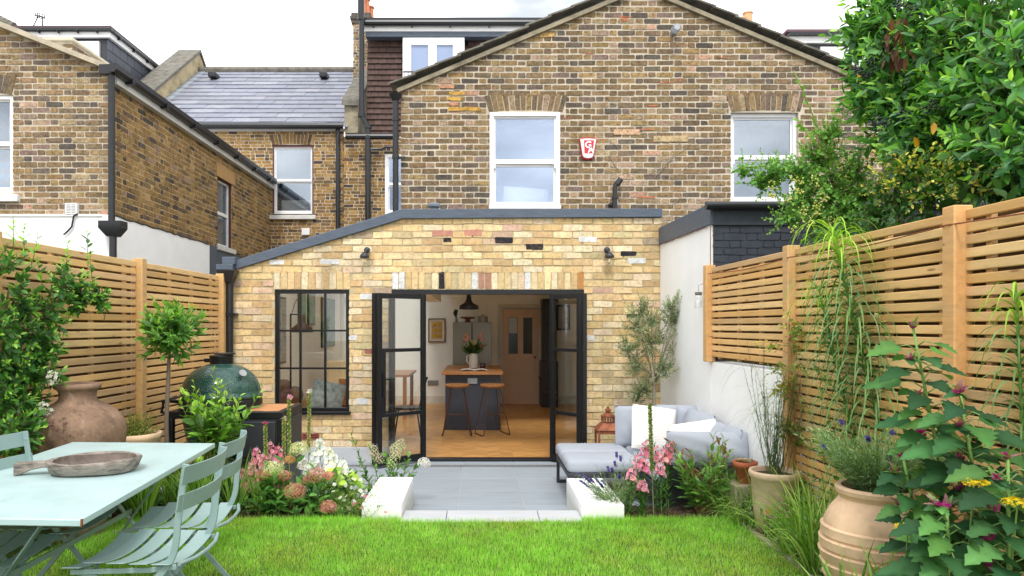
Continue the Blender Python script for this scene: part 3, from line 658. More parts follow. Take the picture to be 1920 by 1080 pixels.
for i in range(10): xx=rx(759)+i*.1; m.box(xx,xx+.015,YR-.25,YR-.235,rz(165),rz(142))
m.box(rx(758),rx(758)+1.1,YR-.26,YR-.22,rz(142),rz(142)+.025); m.build('balcony_rail',MT['black_pipe'],hs)
m=M(); q=lambda px,py:(PX(px,17.7),17.7,PZ(py,17.7))
m.tube([q(677,-60),q(677,38)],.085,12); m.tube([q(678,36),q(678,216),q(690,238),q(690,262)],.066,12); m.tube([q(690,260),q(690,420)],.072,12)
for y in (216,238,258): m.tube([q(678 if y<230 else 690,y-3),q(678 if y<230 else 690,y+3)],.09,12)
m.tube([q(648,256),q(748,256)],.075,10); m.tube([q(694,280),q(715,280),q(722,276),q(748,275)],.03,8); m.build('soil_pipe',MT['black_pipe'],hs)
# chimney + party parapet
m=M(); y=20.5; cx0,cx1=PX(662,y),PX(692,y); m.box(cx0,cx1,y,y+.9,6,PZ(44,y)); ck=m.build('chimney',MT['mortar_old'],hs)
m=M(); Fc=Frame((0,y,0),(1,0,0),(0,-1,0)); courses(m,Fc,cx0,cx1,PZ(190,y),PZ(44,y),.085,.24,'rough',PAL_OLD,(),None,.016,(.002,.01),.005)
for i,(a,b) in enumerate(((36,44),(30,37),(24,31))):
    Fd=Frame((0,y-.03-.03*(i==1),0),(1,0,0),(0,-1,0)); m.cur=lin((96,90,84)); m.box(cx0-.05-.03*(i==1),cx1+.05+.03*(i==1),y-.04-.03*(i==1),y+.95,PZ(b,y),PZ(a,y)-.01)
m.build('chimney_brickwork',MT['brick_old'],ck)
for i,(px,h_) in enumerate(((678,.75),(686,.62),(694,.5))):
    m=M(); m.lathe((PX(px,y+.3+i*.25),y+.3+i*.25,PZ(26,y)),[(.14,0),(.14,.05),(.12,.08),(.105,h_),(.13,h_+.02),(.13,h_+.06),(.09,h_+.06),(.09,h_-.2)],14); m.build('chimney_pot',MT['terracotta_pot'],ck,smooth=False)
m=M(); xa,xb=rx(648),rx(673); m.box(xa,xb,17.85,18.4,rz(252),rz(196)); m.prism([(xa,17.85,rz(196)),(xa,17.85,rz(250)),(xa,22,rz(250)),(xa,22,PZ(110,22))],(xb-xa,0,0)); m.build('party_parapet',MT['stone'],hs)
m=M(); m.prism([(xa-.05,17.75,rz(203)),(xa-.05,17.75,rz(192)),(xa-.05,22,PZ(104,22)),(xa-.05,22,PZ(112,22))],(xb-xa+.1,0,0)); m.build('parapet_coping',MT['coping'],hs)
# ================================================================== LEFT NEIGHBOUR OUTRIGGER
YL=10.2; LX=PX(207,YL); 
def lx(px): return PX(px,YL)
def lz(py): return PZ(py,YL)
lh=thing('neighbour_house','brown brick neighbouring wing at far left with white rendered base and black gutter','house',(LX,YL,0))
F=Frame((0,YL,0),(1,0,0),(0,-1,0)); W1=(lx(-110),lx(25),lz(362),lz(178)); E=lz(135); AX=(-10.2,E+.40*(LX+10.2)); BZ=lz(403)
def ll(z): return (-10.2,LX) if z<E else (-10.2,LX-(z-E)/.40)
m=M(); sheet(m,F,-10.2,LX,BZ,E,[W1]); m.face([F.p(LX,E),F.p(-10.2,E),F.p(*AX)]); reveal(m,F,W1,.11); wl=m.build('wall',MT['mortar_old'],lh)
m=M(); A=(lx(-115),lx(27),lz(178),lz(140)); courses(m,F,-10.2,LX,BZ,AX[1],.087,.258,'flemish',[(w,tuple(min(255,x*1.08) for x in c)) for w,c in PAL_OLD],[W1,A],ll,.015,(.002,.010),.005,.022); arch(A,13,PAL_OLD); m.build('brickwork',MT['brick_old'],wl)
SY0,SY1=14.35,15.2; Fs=Frame((LX,0,0),(0,1,0),(1,0,0)); WS=(SY0,SY1,PZ(462,14.6),PZ(336,14.6)); LZ_=lambda z:z
BS=BZ
m=M(); sheet(m,Fs,YL,18.0,BS,E+.02,[WS]); reveal(m,Fs,WS,.16); sw_=m.build('side_wall',MT['mortar_side'],lh)
m=M(); courses(m,Fs,YL,18.0,BS,E,.087,.243,'flemish',PAL_SIDE,[WS,(SY0-.1,SY1+.1,WS[3],WS[3]+.3)],None,.016,(.001,.008),.005); m.build('brickwork',MT['brick_old'],sw_)
m=M(); m.box(LX-.05,LX+.03,SY0-.1,SY1+.12,WS[3],WS[3]+.28); m.build('lintel',simple('sandy_lintel',(176,140,92),.85,0,.12,4,.3,40),sw_,bevel=.005)
m=M(); m.box(LX-.1,LX+.06,SY0-.05,SY1+.1,WS[2]-.1,WS[2]); m.build('sill',simple('worn_white_sill',(206,204,198),.8,0,.12,9),sw_,bevel=.006)
def side_window():
    m=M(); y0,y1,z0,z1=WS; x=LX-.13; f=.06
    m.box(x,x+.06,y0,y1,z1-f,z1); m.box(x,x+.06,y0,y1,z0,z0+f); m.box(x,x+.06,y0,y0+f,z0+f,z1-f); m.box(x,x+.06,y1-f,y1,z0+f,z1-f); m.box(x+.005,x+.055,y0+f,y1-f,(z0+z1)/2-.035,(z0+z1)/2+.035)
    w=m.build('window',MT['upvc'],lh,bevel=.004); m=M(); m.box(x+.02,x+.03,y0+f,y1-f,z0+f,z1-f); m.build('pane',simple('dark_reflecting_glass',(92,100,106),.08,0,.2,2),w)
    m=M(); m.box(x-.0,x+.11,y0,y0+.02,z0,z1);m.box(x-.0,x+.11,y1-.02,y1,z0,z1); m.box(x,x+.11,y0,y1,z1-.02,z1); m.build('frame',simple('dark_red_frame',(84,44,38),.6),w)
side_window()
w=sash(lh,W1,YL+.02,MT['upvc'],MT['pane_grey'],.06,horn=False); m=M(); m.box(W1[0],lx(38),YL-.07,YL+.05,lz(379),lz(366)); m.build('sill',MT['upvc'],w,bevel=.01)
bl=simple('blue_striped_cloth',(60,130,186),.8,0,.1,4)
m=M()
for i in range(3):
    m.poly([(W1[1]-.35,YL+.2,lz(352)+i*.16),(W1[1]-.10,YL+.2,lz(356)+i*.17),(W1[1]-.14,YL+.2,lz(356)+i*.17+.1),(W1[1]-.37,YL+.2,lz(352)+i*.16+.09)],[(0,1,2,3)])
o=m.build('striped_cloth',bl); tag(o,'blue striped cloth hanging inside the far left upstairs window','cloth')
m=M(); m.box(-10.2,LX+.012,YL-.03,YL+.05,0,BZ); m.box(-10.2,lx(194),YL-.05,YL,BZ-.025,BZ+.005); m.box(LX-.03,LX+.014,YL+.05,13.9,0,BS); m.build('render_base',MT['render'],lh)
m=M(); m.box(LX-.02,LX+.016,13.9,14.32,1.5,BS); m.prism([(LX,14.32,BS-.0),(LX,18,BS-.2),(LX,18,1.5),(LX,14.32,1.5)],(.02,0,0)); m.build('lead_flashing',MT['lead'],lh)
m=M()
for i in range(30):
    pass
pts=[(LX+.02,YL+i*.13,BS+U(-.01,.012)) for i in range(29)]; m.tube(pts,.012,6); m.build('cable',MT['black_pipe'],lh)
m=M(); 
a=Vector((LX+.02,YL-.05,E+.03)); b=Vector((-10.2,YL-.05,AX[1]+.02)); m.bar(a,b,.07,.22,(0,0,1)); m.build('verge_coping',simple('pale_cement_verge',(190,178,156),.9,0,.2,5,.5,40),lh)
m=M(); m.face([(LX+.15,YL,E),(LX+.15,18.1,E),(-10.2,18.1,AX[1]),(-10.2,YL,AX[1])]); m.cur=lin((96,96,102)); m.build('roof',MT['slate'],lh)
gzb=E-.02
m=M(); gx0=LX+.15; m.poly([],[])
prof=[(.0,.06),(-.06,.04),(-.065,-.02),(-.03,-.065),(.03,-.065),(.065,-.02),(.06,.06)]
m.prism([(gx0+a,YL-.25,gzb+b) for a,b in prof],(0,7.9,0))
for i in range(7): m.box(gx0-.09,gx0+.075,YL+.2+i*1.15,YL+.28+i*1.15,gzb-.085,gzb+.0)
m.build('gutter',MT['black_pipe'],lh)
m=M(); m.box(LX+.005,gx0-.04,YL-.02,18.0,gzb-.16,gzb+.06); m.build('soffit',simple('grey_white_soffit',(206,206,202),.6,0,.08,3),lh)
m=M(); x=LX+.09; dz=lz(418); m.tube([(x,YL-.14,gzb-.03),(x,YL-.14,dz)],.045,14); m.box(LX-.06,x+.06,YL-.2,YL-.1,gzb-.07,gzb+.06)
z0,z1=lz(446),lz(418); xx=x+.02; m.poly([(xx-.16,YL-.24,z1),(xx+.16,YL-.24,z1),(xx+.16,YL-.04,z1),(xx-.16,YL-.04,z1),(xx-.16,YL-.24,z1-.10),(xx+.16,YL-.24,z1-.10),(xx+.16,YL-.04,z1-.1),(xx-.16,YL-.04,z1-.1),(xx-.07,YL-.19,z0),(xx+.07,YL-.19,z0),(xx+.07,YL-.06,z0),(xx-.07,YL-.06,z0)],[(0,3,2,1),(0,1,5,4),(1,2,6,5),(2,3,7,6),(3,0,4,7),(4,5,9,8),(5,6,10,9),(6,7,11,10),(7,4,8,11),(8,9,10,11)])
m.tube([(xx,YL-.14,z0+.02),(xx,YL-.14,.0)],.05,14); 
m.build('downpipe',MT['black_pipe'],lh)
m=M(); m.box(lx(126),lx(149),YL-.06,YL,lz(403),lz(382)); g=m.build('vent_grille',MT['upvc'],lh,bevel=.004)
m=M()
for i in range(6): m.box(lx(129),lx(137),YL-.063,YL-.058,lz(400)+i*.022,lz(400)+i*.022+.008); m.box(lx(138.5),lx(146),YL-.063,YL-.058,lz(400)+i*.022,lz(400)+i*.022+.008)
m.build('slot',simple('vent_shadow_grey',(150,150,150),.8),g)
m=M(); pts=[(lx(a),YL-.06,lz(b)) for a,b in ((150,402),(143,406),(141,415),(139,426),(131,435),(124,441))]; m.tube(pts,.012,6); m.build('loose_cable',MT['black_pipe'],lh)
# brick parapet chimney stub behind the gable
m=M(); y=13.2; a,b=PX(62,y),PX(135,y); m.box(a,b,y,y+1.6,4,PZ(78,y)); st=m.build('chimney',MT['mortar_old'],lh)
m=M(); Fq=Frame((0,y,0),(1,0,0),(0,-1,0)); courses(m,Fq,a,b,4.8,PZ(79,y),.087,.25,'rough',PAL_OLD,(),None,.018,(.002,.01),.006); Fq=Frame((b,0,0),(0,1,0),(1,0,0)); courses(m,Fq,y,y+1.6,4.8,PZ(79,y),.087,.25,'rough',PAL_OLD,(),None,.018,(.002,.01),.006); m.build('chimney_brickwork',MT['brick_old'],st)
m=M(); m.box(a-.06,b+.05,y-.06,y+1.65,PZ(78,y),PZ(72,y)); m.build('chimney_cap',simple('cream_cement_cap',(214,204,176),.9,0,.15,6,.5,30),st,bevel=.02)
# ---- dormer house far left
YD=18.3; dx=lambda p:PX(p,YD); dz_=lambda p:PZ(p,YD)
dh=thing('dormer_house','dark slate clad loft dormer with white fascia behind the far left brick gable','house',(dx(203),YD,0))
DXr=dx(203); ZT=dz_(70); 
m=M(); wb_=(dx(125),dx(187),dz_(135),dz_(78))
m.box(-15,DXr-.03,YD+.03,21.4,6,ZT); core=m.build('dormer_wall',MT['dark_grey'],dh)
m=M(); r=0; z=dz_(190)
while z<ZT:
    x=DXr-(r%2)*.3
    while x>dx(120):
        a,b=max(x-.6,dx(120)),x
        if not(b>wb_[0] and a<wb_[1] and z<wb_[3]):
            k=U(.85,1.15); m.cur=tuple(c*k for c in lin((84,88,98))); m.box(a+.006,b-.006,YD,YD+.03,z,min(z+.26,ZT)-.008)
        x-=.6
    yy=YD-(r%2)*.2
    while yy<21.4:
        k=U(.85,1.15); m.cur=tuple(c*k for c in lin((80,84,94))); m.box(DXr-.03,DXr,max(yy,YD)+.006,min(yy+.4,21.4)-.006,z,min(z+.26,ZT)-.008); yy+=.4
    z+=.27; r+=1
m.build('cladding',MT['cladding'],core)
m=M(); m.box(-15,DXr+.08,YD-.08,YD+.02,ZT-.03,dz_(60)); m.box(DXr-.02,DXr+.08,YD+.02,21.5,ZT-.03,dz_(60)); m.build('fascia',MT['upvc'],dh,bevel=.01)
m=M(); m.box(-15,DXr+.15,YD-.16,YD-.02,dz_(62),dz_(55.5)); m.box(DXr+.02,DXr+.16,YD-.02,21.6,dz_(62),dz_(55.5))
for i in range(4): m.box(dx(78+i*36),dx(80+i*36),YD-.18,YD-.08,dz_(66),dz_(60)); m.box(DXr+.06,DXr+.17,YD+.3+i*.8,YD+.36+i*.8,dz_(66),dz_(60))
m.build('gutter',MT['black_pipe'],dh,bevel=.02)
m=M(); m.box(-15,DXr+.12,YD-.12,21.6,dz_(55.4),dz_(51.5)); m.build('flat_roof',simple('brown_roof_felt',(96,78,78),.9),dh)
m=M(); u0,u1,z0,z1=wb_; m.box(u0,u1,YD-.04,YD+.06,z0,z1); wn=m.build('window',MT['upvc'],dh,bevel=.01)
m=M(); m.box(u0+.1,u1-.14,YD-.045,YD-.038,z0,z1-.12); m.build('pane',simple('dormer_glass_pale',(196,210,220),.15,0,.06,2),wn)
m=M(); m.face([(-15,18.0,6.4),(DXr+.3,18.0,6.4),(DXr+.3,22.2,9.2),(-15,22.2,9.2)]); m.cur=lin((96,98,106)); m.build('roof',MT['slate'],dh)
m=M(); y=23; m.box(PX(-30,y),PX(22,y),y,y+1,8,PZ(40,y)); m.build('ridge_stack',MT['mortar_old'],dh)
m=M()
for i in range(4): m.tube([(PX(-6+i*8,y),y,PZ(36+i*4,y)),(PX(2+i*8,y),y,PZ(39+i*4,y))],.16,10)
m.build('ridge_tile',MT['coping'],dh)
ae=thing('tv_aerial','thin metal television aerial on a mast above the far left dormer roof','aerial',(PX(72,21),21,PZ(52,21)))
m=M(); q=lambda px,py:(PX(px,21),21,PZ(py,21)); m.tube([q(80,52),q(79,33)],.022,6); m.tube([q(61,52),q(72,30)],.018,6); m.tube([q(66,28),q(84,33)],.022,6)
for i in range(5): m.tube([q(66+i*4.4,24+i*1.1),q(65.5+i*4.4,32+i*1.1)],.014,5)
m.tube([q(65,24),q(84,27)],.012,5); m.tube([q(65,32),q(84,36)],.012,5); m.build('antenna',MT['dark_grey'],ae)
# ---- slate roofed house
sh_=thing('slate_house','brick terrace house with blue grey slate roof and one white upstairs window','house',(rx(500),YR,0))
F=Frame((0,YR,0),(1,0,0),(0,-1,0)); w4=(rx(511),rx(588),rz(401),rz(273)); xe0,xe1=-8.9,rx(645)
m=M(); sheet(m,F,xe0,xe1,1.5,rz(243),[w4]); reveal(m,F,w4,.13); ww=m.build('wall',MT['mortar_old'],sh_)
m=M(); A=(rx(508),rx(591),rz(273),rz(252)); courses(m,F,-7.6,xe1,1.9,rz(246),.0835,.245,'rough',PAL_FAR,[w4,A],None,.016,(.002,.009),.005); arch(A,12,PAL_FAR); m.build('brickwork',MT['brick_old'],ww)
w=sash(sh_,w4,YR+.03,MT['upvc'],MT['pane_grey'],.06,rail=.49,horn=False)
m=M(); bars(m,w4[0]-.02,w4[1]+.02,w4[2]-.06,w4[3]+.02,YR+.0,.028,.055); m.build('frame',simple('maroon_outer_frame',(92,52,50),.6),w)
m=M(); m.box(rx(498),rx(593),YR-.1,YR+.05,rz(412),rz(404)); m.build('sill',simple('off_white_sill',(214,212,208),.8,0,.1,8),w,bevel=.01)
m=M(); m.box(w4[0]+.15,w4[0]+1.0,YR+.3,YR+.35,w4[2]+.05,w4[2]+.4); o=m.build('white_box',MT['upvc']); tag(o,'white box on the sill inside the upstairs window of the slate roofed house','box')
m=M(); m.box(rx(566),rx(581),YR-.04,YR,rz(441),rz(428)); m.build('vent_grille',MT['upvc'],sh_,bevel=.01)
RZ0=rz(240); YRI=22.2; RZ1=PZ(135,YRI)
m=M(); n=14; v0=Vector((0,YR-.2,RZ0-.05)); v1=Vector((0,YRI,RZ1)); dv=(v1-v0)/n; nr=Vector((0,-(v1-v0).z,(v1-v0).y)).normalized()
for r in range(n):
    x=-8.85-(r%2)*.35
    while x<-3.4:
        a,b=max(x,-8.85),min(x+.7,-3.35)
        if b-a>.02:
            k=U(.93,1.08); c=lin(random.choice([(134,137,150),(128,131,144),(140,142,152),(130,132,143)])); m.cur=tuple(q*k for q in c)
            p=v0+dv*r; m.obox(p+dv*.55+Vector(((a+b)/2,0,0))+nr*(.02+U(-.002,.004)),(1,0,0),dv-nr*.02,nr,(b-a)/2-.004,dv.length*.6,.007)
        x+=.7
m.build('roof',MT['slate'],sh_)
m=M(); m.tube([(-8.85,YRI,RZ1+.05),(-3.4,YRI,RZ1+.05)],.11,10); m.build('ridge',MT['coping'],sh_)
for px in (408,612): m=M(); m.box(PX(px-7,21.7),PX(px+7,21.7),21.2,21.7,PZ(151,21.7)-.05,PZ(145,21.7)); m.build('roof_vent',MT['black_pipe'],sh_,bevel=.02)
m=M(); m.box(-8.85,-3.35,YR-.1,YR-.0,rz(247),rz(243)); m.build('fascia',simple('weathered_white_board',(196,196,196),.7,0,.1,3),sh_)
m=M(); m.tube([(-8.85,YR-.2,rz(240)),(rx(646),YR-.2,rz(240))],.075,10); m.tube([(rx(635),YR-.1,rz(242)),(rx(635),YR-.1,1.5)],.055,10); m.build('gutter',MT['black_pipe'],sh_)
# sloping party wall left of the slate roof
m=M(); xa,xb=-9.45,-8.85
m.prism([(xa,YR-.3,RZ0-1.2),(xa,YR-.3,RZ0+.28),(xa,YRI,RZ1+.62),(xa,YRI+.6,RZ1+.2),(xa,YRI+.6,RZ0-1.2)],(xb-xa,0,0)); m.build('party_parapet',simple('sandy_render',(178,162,128),.9,0,.3,3,.5,30),sh_)
m=M(); m.prism([(xa-.05,YR-.4,RZ0+.2),(xa-.05,YR-.4,RZ0+.3),(xa-.05,YRI,RZ1+.7),(xa-.05,YRI+.75,RZ1+.1),(xa-.05,YRI+.68,RZ1+.1),(xa-.05,YRI,RZ1+.6)],(xb-xa+.1,0,0)); m.build('parapet_coping',MT['coping'],sh_)
m=M(); m.obox((-8.74,(YR+YRI)/2,(RZ0+RZ1)/2+.05),(1,0,0),v1-v0,nr,.11,(v1-v0).length/2,.03); m.build('lead_valley',simple('pale_lead',(150,160,168),.5,.2),sh_)
# ================================================================== RIGHT NEIGHBOUR
re=thing('neighbour_extension','low neighbouring extension with black painted brick front and white rendered side wall','building',(2.3,6.65,0))
Y0=6.62; ZR=2.535
m=M(); m.prism([(fxR(8.24),8.24,-.02),(fxR(Y0),Y0,-.02),(fxR(Y0)+.25,Y0,-.02),(fxR(8.24)+.25,8.24,-.02)],(0,0,ZR+.02)); m.build('side_wall',MT['render'],re)
zf=2.53; Fb=Frame((0,Y0,0),(1,0,0),(0,-1,0)); bx0=fxR(Y0)+.015
m=M(); sheet(m,Fb,bx0,6.2,0,2.69,[],.006); wlb=m.build('front_wall',MT['brick_black'],re)
m=M(); courses(m,Fb,bx0,6.2,.2,zf,.0685,.215,'flemish',[(1,(50,54,62)),(1,(46,50,58))],(),None,.011,(.011,.017),.004); m.build('brickwork',MT['brick_black'],wlb)
m=M(); m.box(bx0-.005,6.2,Y0-.035,Y0+.02,zf,2.69); m.build('fascia',MT['brick_black'],re)
m=M(); m.prism([(fxR(8.24)-.02,8.24,ZR),(fxR(Y0)-.02,Y0-.03,ZR),(fxR(Y0)+.3,Y0-.03,ZR),(fxR(8.24)+.3,8.24,ZR)],(0,0,.2)); m.build('parapet_lead',MT['lead'],re,bevel=.006)
m=M(); m.box(fxR(Y0)+.03,6.2,Y0+.02,10.3,2.69,2.75); m.build('roof',MT['lead'],re)
m=M(); m.tube([(fxR(Y0)-.08,Y0-.09,2.70),(6.2,Y0-.09,2.70)],.04,12); m.build('gutter',MT['black_pipe'],re)
m=M(); pts=[(fxR(8.2-i*.08)-.024+U(0,.004),8.2-i*.08,ZR-.012+U(-.006,.006)) for i in range(20)]; m.tube(pts,.004,5)
m.tube([(fxR(Y0)-.012,Y0-.012,ZR-.01-i*.06) for i in range(20)],.004,5); m.build('copper_wire',MT['rust'],re)
# far dormer right
rd=thing('far_dormer_house','distant slate dormer with white fascia behind the right side of the gable','house',(9,18.5,0)); y=18.5; q=lambda p:PX(p,y); qz=lambda p:PZ(p,y)
m=M(); m.box(q(1484),q(1760),y,y+3,5,qz(82)); m.build('dormer_wall',MT['dark_grey'],rd)
m=M(); m.box(q(1478),q(1760),y-.1,y+.05,qz(83),qz(71)); m.build('fascia',MT['upvc'],rd)
m=M(); m.box(q(1474),q(1760),y-.2,y-.05,qz(71),qz(65)); m.build('gutter',MT['black_pipe'],rd)
m=M(); m.box(q(1470),q(1760),y-.18,y+3,qz(64.5),qz(60)); m.build('flat_roof',simple('mauve_roof_felt',(112,84,90),.9),rd)
m=M(); m.box(q(1537),q(1640),y-.05,y+.02,qz(150),qz(89)); m.build('window',MT['upvc'],rd)
ch=thing('chimney_stack','brick chimney with two buff clay pots rising behind the right slope of the gable','chimney',(PX(1396,21),21,0)); y=21
m=M(); m.box(PX(1370,y),PX(1425,y),y,y+1,6,PZ(56,y)); m.build('stack',MT['mortar_old'],ch)
for px,tp in ((1389,27),(1402,16)):
    m=M(); hh=PZ(tp,y)-PZ(56,y); m.lathe((PX(px,y+.3),y+.3,PZ(56,y)),[(.16,0),(.15,.1),(.135,hh-.05),(.155,hh-.03),(.155,hh),(.11,hh),(.11,hh-.3)],16); m.build('chimney_pot',simple('buff_chimney_pot',(222,170,126),.8,0,.12,5),ch)
# ================================================================== FENCES
def fence(name,label,fx,ys,z0s,z1,pitch,inn,frac=.70):
    t=thing(name,label,'fence',(fx(ys[0]),ys[0],0)); 
    for i in range(len(ys)-1):
        a=Vector((fx(ys[i]),ys[i],0)); b=Vector((fx(ys[i+1]),ys[i+1],0)); d=(b-a).normalized(); n=Vector((inn,0,0)); n=(n-d*n.dot(d)).normalized()
        m=M(); z0=z0s[i]; k=0; z=z1-pitch*frac/2-.01; hh=pitch*frac/2
        a2=a+d*.045; b2=b-d*.045; c=(a2+b2)/2; hl=(b2-a2).length/2
        while z-hh>z0:
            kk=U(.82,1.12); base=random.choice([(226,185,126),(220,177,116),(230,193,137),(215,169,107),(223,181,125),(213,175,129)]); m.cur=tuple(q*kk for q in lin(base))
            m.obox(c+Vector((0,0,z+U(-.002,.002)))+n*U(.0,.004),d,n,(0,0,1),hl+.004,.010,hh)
            kk*=.16; m.cur=tuple(q*kk for q in lin(base)); m.obox(c+Vector((0,0,z-pitch*.5))-n*.055,d,n,(0,0,1),hl+.03,.009,hh)  # back slats: same wood colour darkened to paint shade into the gaps
            z-=pitch
        nb=3
        for j in range(nb+1):
            m.cur=lin((208,170,118)); p=a2+(b2-a2)*((j+.25)/(nb+.5)); m.obox(p+Vector((0,0,(z0+z1-.03)/2))-n*.028,d,n,(0,0,1),.018,.016,(z1-z0-.05)/2)
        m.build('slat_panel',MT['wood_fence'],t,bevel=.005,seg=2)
    for i,y in enumerate(ys):
        m=M(); m.cur=tuple(q*U(.92,1.05) for q in lin((212,170,114))); zb=min(z0s[max(0,i-1)],z0s[min(i,len(z0s)-1)]); zb=zb if i else z0s[0]
        w=.045; m.box(fx(y)-.045+inn*.02,fx(y)+.045+inn*.02,y-w,y+w,zb-.02,z1+.015); m.build('post',MT['wood_fence'],t,bevel=.006)
    return t
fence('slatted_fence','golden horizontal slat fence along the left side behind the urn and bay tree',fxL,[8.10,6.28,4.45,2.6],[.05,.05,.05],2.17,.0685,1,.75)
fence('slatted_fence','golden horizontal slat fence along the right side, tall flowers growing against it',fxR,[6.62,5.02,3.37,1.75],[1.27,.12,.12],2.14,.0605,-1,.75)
gw=M(); gw.prism([(fxR(Y0)+.0,Y0,-.02),(fxR(5.06),5.06,-.02),(fxR(5.06)+.2,5.06,-.02),(fxR(Y0)+.2,Y0,-.02)],(0,0,1.27)); o=gw.build('garden_wall',MT['render'],bevel=.01); tag(o,'low white rendered garden wall carrying the far end of the right fence','wall')
m=M(); pts=[]
for i in range(30):
    y=6.5-i*.13; pts.append((fxR(y)-.045+(.0 if i%12 else -.03),y,2.14-.075-.02*math.sin(i/12*PI)**2)); 
m.tube(pts,.004,5); o=m.build('copper_wire',MT['rust']); tag(o,'thin copper wire strung along the top of the right fence','wire')
# jar hanging
jr=thing('jar_lantern','clear glass jar with metal lid hanging on the fence end post by the white wall','jar',(fxR(6.75)-.06,6.75,PZ(578,6.75)))
c=(fxR(6.75)-.075,6.75,PZ(578,6.75)); m=M(); m.lathe(c,[(.035,0),(.04,.01),(.04,.11),(.03,.13)],16); m.build('glass',MT['pane_clear'],jr,smooth=True)
m=M(); m.lathe(c,[(.032,.125),(.034,.13),(.034,.155),(.0,.156)],16); m.tube([(c[0],c[1],c[2]+.15),(c[0]+.0,c[1],c[2]+.22),(c[0]+.06,c[1],c[2]+.24)],.003,5); m.build('lid',MT['galv'],jr)
m=M(); m.lathe(c,[(.0,.012),(.03,.013),(.03,.07),(0,.072)],12); m.build('candle',MT['upvc'],jr)
# wall lamps
for px,lb in ((688,'small grey wall lamp with glass shade above the black framed window'),(1138,'small grey wall lamp with glass shade above the right side of the doors')):
    t=thing('wall_lamp',lb,'lamp',(ex(px),YF,ez(478)),'wall lamps on the extension'); s=1 if px<900 else -1
    c=Vector((ex(px)+.01*s,YF-.06,ez(470))); m=M(); m.sphere(c,.037,16,10); m.tube([c,c+Vector((0,.06,0))],.02,10); b=c+Vector((-.02*s,-.045,-.075)); m.tube([c+Vector((0,-.03,-.01)),b+Vector((0,0,.04))],.012,8)
    m.lathe(b,[(.012,.05),(.03,.035),(.052,.01),(.055,-.015),(.05,-.02),(0,-.02)],20); m.build('bracket',MT['dark_grey'],t,smooth=True)
    m=M(); m.lathe(b,[(.034,-.02),(.034,-.085),(.027,-.10),(0,-.102)],16); m.build('glass_shade',MT['pane_clear'],t,smooth=True)
    m=M(); m.sphere(b+Vector((0,0,-.055)),.02,10,8,(1,1,1.5)); m.build('bulb',simple('warm_bulb_glass',(236,214,160),.3),t,smooth=True)
# ================================================================== INTERIOR THINGS
yi=10.75; ix=lambda p:PX(p,yi); iz=lambda p:PZ(p,yi); ITOP=iz(697)
isl=thing('kitchen_island','dark navy kitchen island with oak worktop seen through the open doors','kitchen island',(ix(886),yi+.9,0))
m=M(); m.box(ix(835),ix(938),yi,yi+1.75,.0,ITOP-.045); bo=m.build('cabinet_body',MT['navy'],isl)
m=M(); x0,x1=ix(835),ix(938); m.box(x0,x0+.07,yi-.012,yi,.07,ITOP-.05); m.box(x1-.07,x1,yi-.012,yi,.07,ITOP-.05); m.box(x0+.07,x1-.07,yi-.0115,yi,ITOP-.13,ITOP-.05); m.box(x0-.008,x1+.008,yi-.02,yi,0,.09); m.build('panel_frame',MT['navy'],bo,bevel=.003)
m=M(); m.box(ix(829),ix(943),yi-.09,yi+1.85,ITOP-.043,ITOP); m.build('worktop',MT['white_wood'],isl,bevel=.004)
m=M(); m.box(ix(877),ix(895),yi-.02,yi,iz(719.5),iz(709)); so_=m.build('socket',MT['galv'],isl,bevel=.002); 
m=M()
for k in (-.035,.035):
    for a,b in ((0,.012),(-.013,-.012),(.013,-.012)): m.box(ix(886)+k+a-.004,ix(886)+k+a+.004,yi-.0215,yi-.019,iz(714)+b-.004,iz(714)+b+.004)
m.build('socket_hole',MT['black_metal'],so_)
ys_=10.3; stool=thing('bar_stool','round oak bar stool at the left end of the island','stool',(PX(857,ys_),ys_,0),'oak bar stools at the island')
zs=PZ(720,ys_); L0=LOC[stool.name]; m=M(); c=(L0[0],L0[1],0); m.lathe(c,[(.10,zs-.05),(.165,zs-.045),(.18,zs-.03),(.18,zs-.008),(.172,zs),(.08,zs-.006),(0,zs-.008)],28); m.build('seat',simple('oak_stool_seat',(160,108,62),.45,0,.25,6,.1,30,streak=(2,14,2)),stool,smooth=True)
m=M()
for s in (-1,1):
    a=Vector((c[0]+s*.09,c[1]-.08,zs-.04)); b=Vector((c[0]+s*.09,c[1]+.08,zs-.04)); fa=Vector((c[0]+s*.20,c[1]-.19,.008)); fb=Vector((c[0]+s*.20,c[1]+.19,.008))
    m.tube([a,a+(fa-a)*.5,a+(fa-a)*.97,fa+Vector((s*.01,.03,0)),fb+Vector((s*.01,-.03,0)),b+(fb-b)*.97,b],.0085,8)
m.tube([Vector((c[0]-.147,c[1]-.13,zs*.42)),Vector((c[0]+.147,c[1]-.13,zs*.42))],.008,8); m.build('leg_frame',simple('rusty_stool_steel',(92,62,48),.5,.4),stool)
dup(stool,(PX(923,ys_),ys_,0),.35,'round oak bar stool at the right end of the island')
yb=13.55; fx_=lambda p:PX(p,yb)
fr=thing('fridge','stainless steel two door fridge against the back kitchen wall','fridge',(fx_(884),yb,0)); ft_=PZ(604,yb)
stl=simple('brushed_steel',(124,120,110),.36,.8,.06,3,streak=(40,1,1))
m=M(); m.box(fx_(849),fx_(921),yb+.03,yb+.7,.02,ft_); m.build('body',MT['dark_grey'],fr)
for a,b in ((849,884.3),(885.7,921)):
    m=M(); m.box(fx_(a),fx_(b),yb,yb+.028,.62,ft_); m.build('door',stl,fr,bevel=.004)
m=M(); m.box(fx_(849),fx_(921),yb,yb+.028,.05,.6); m.build('freezer_drawer',stl,fr,bevel=.004)
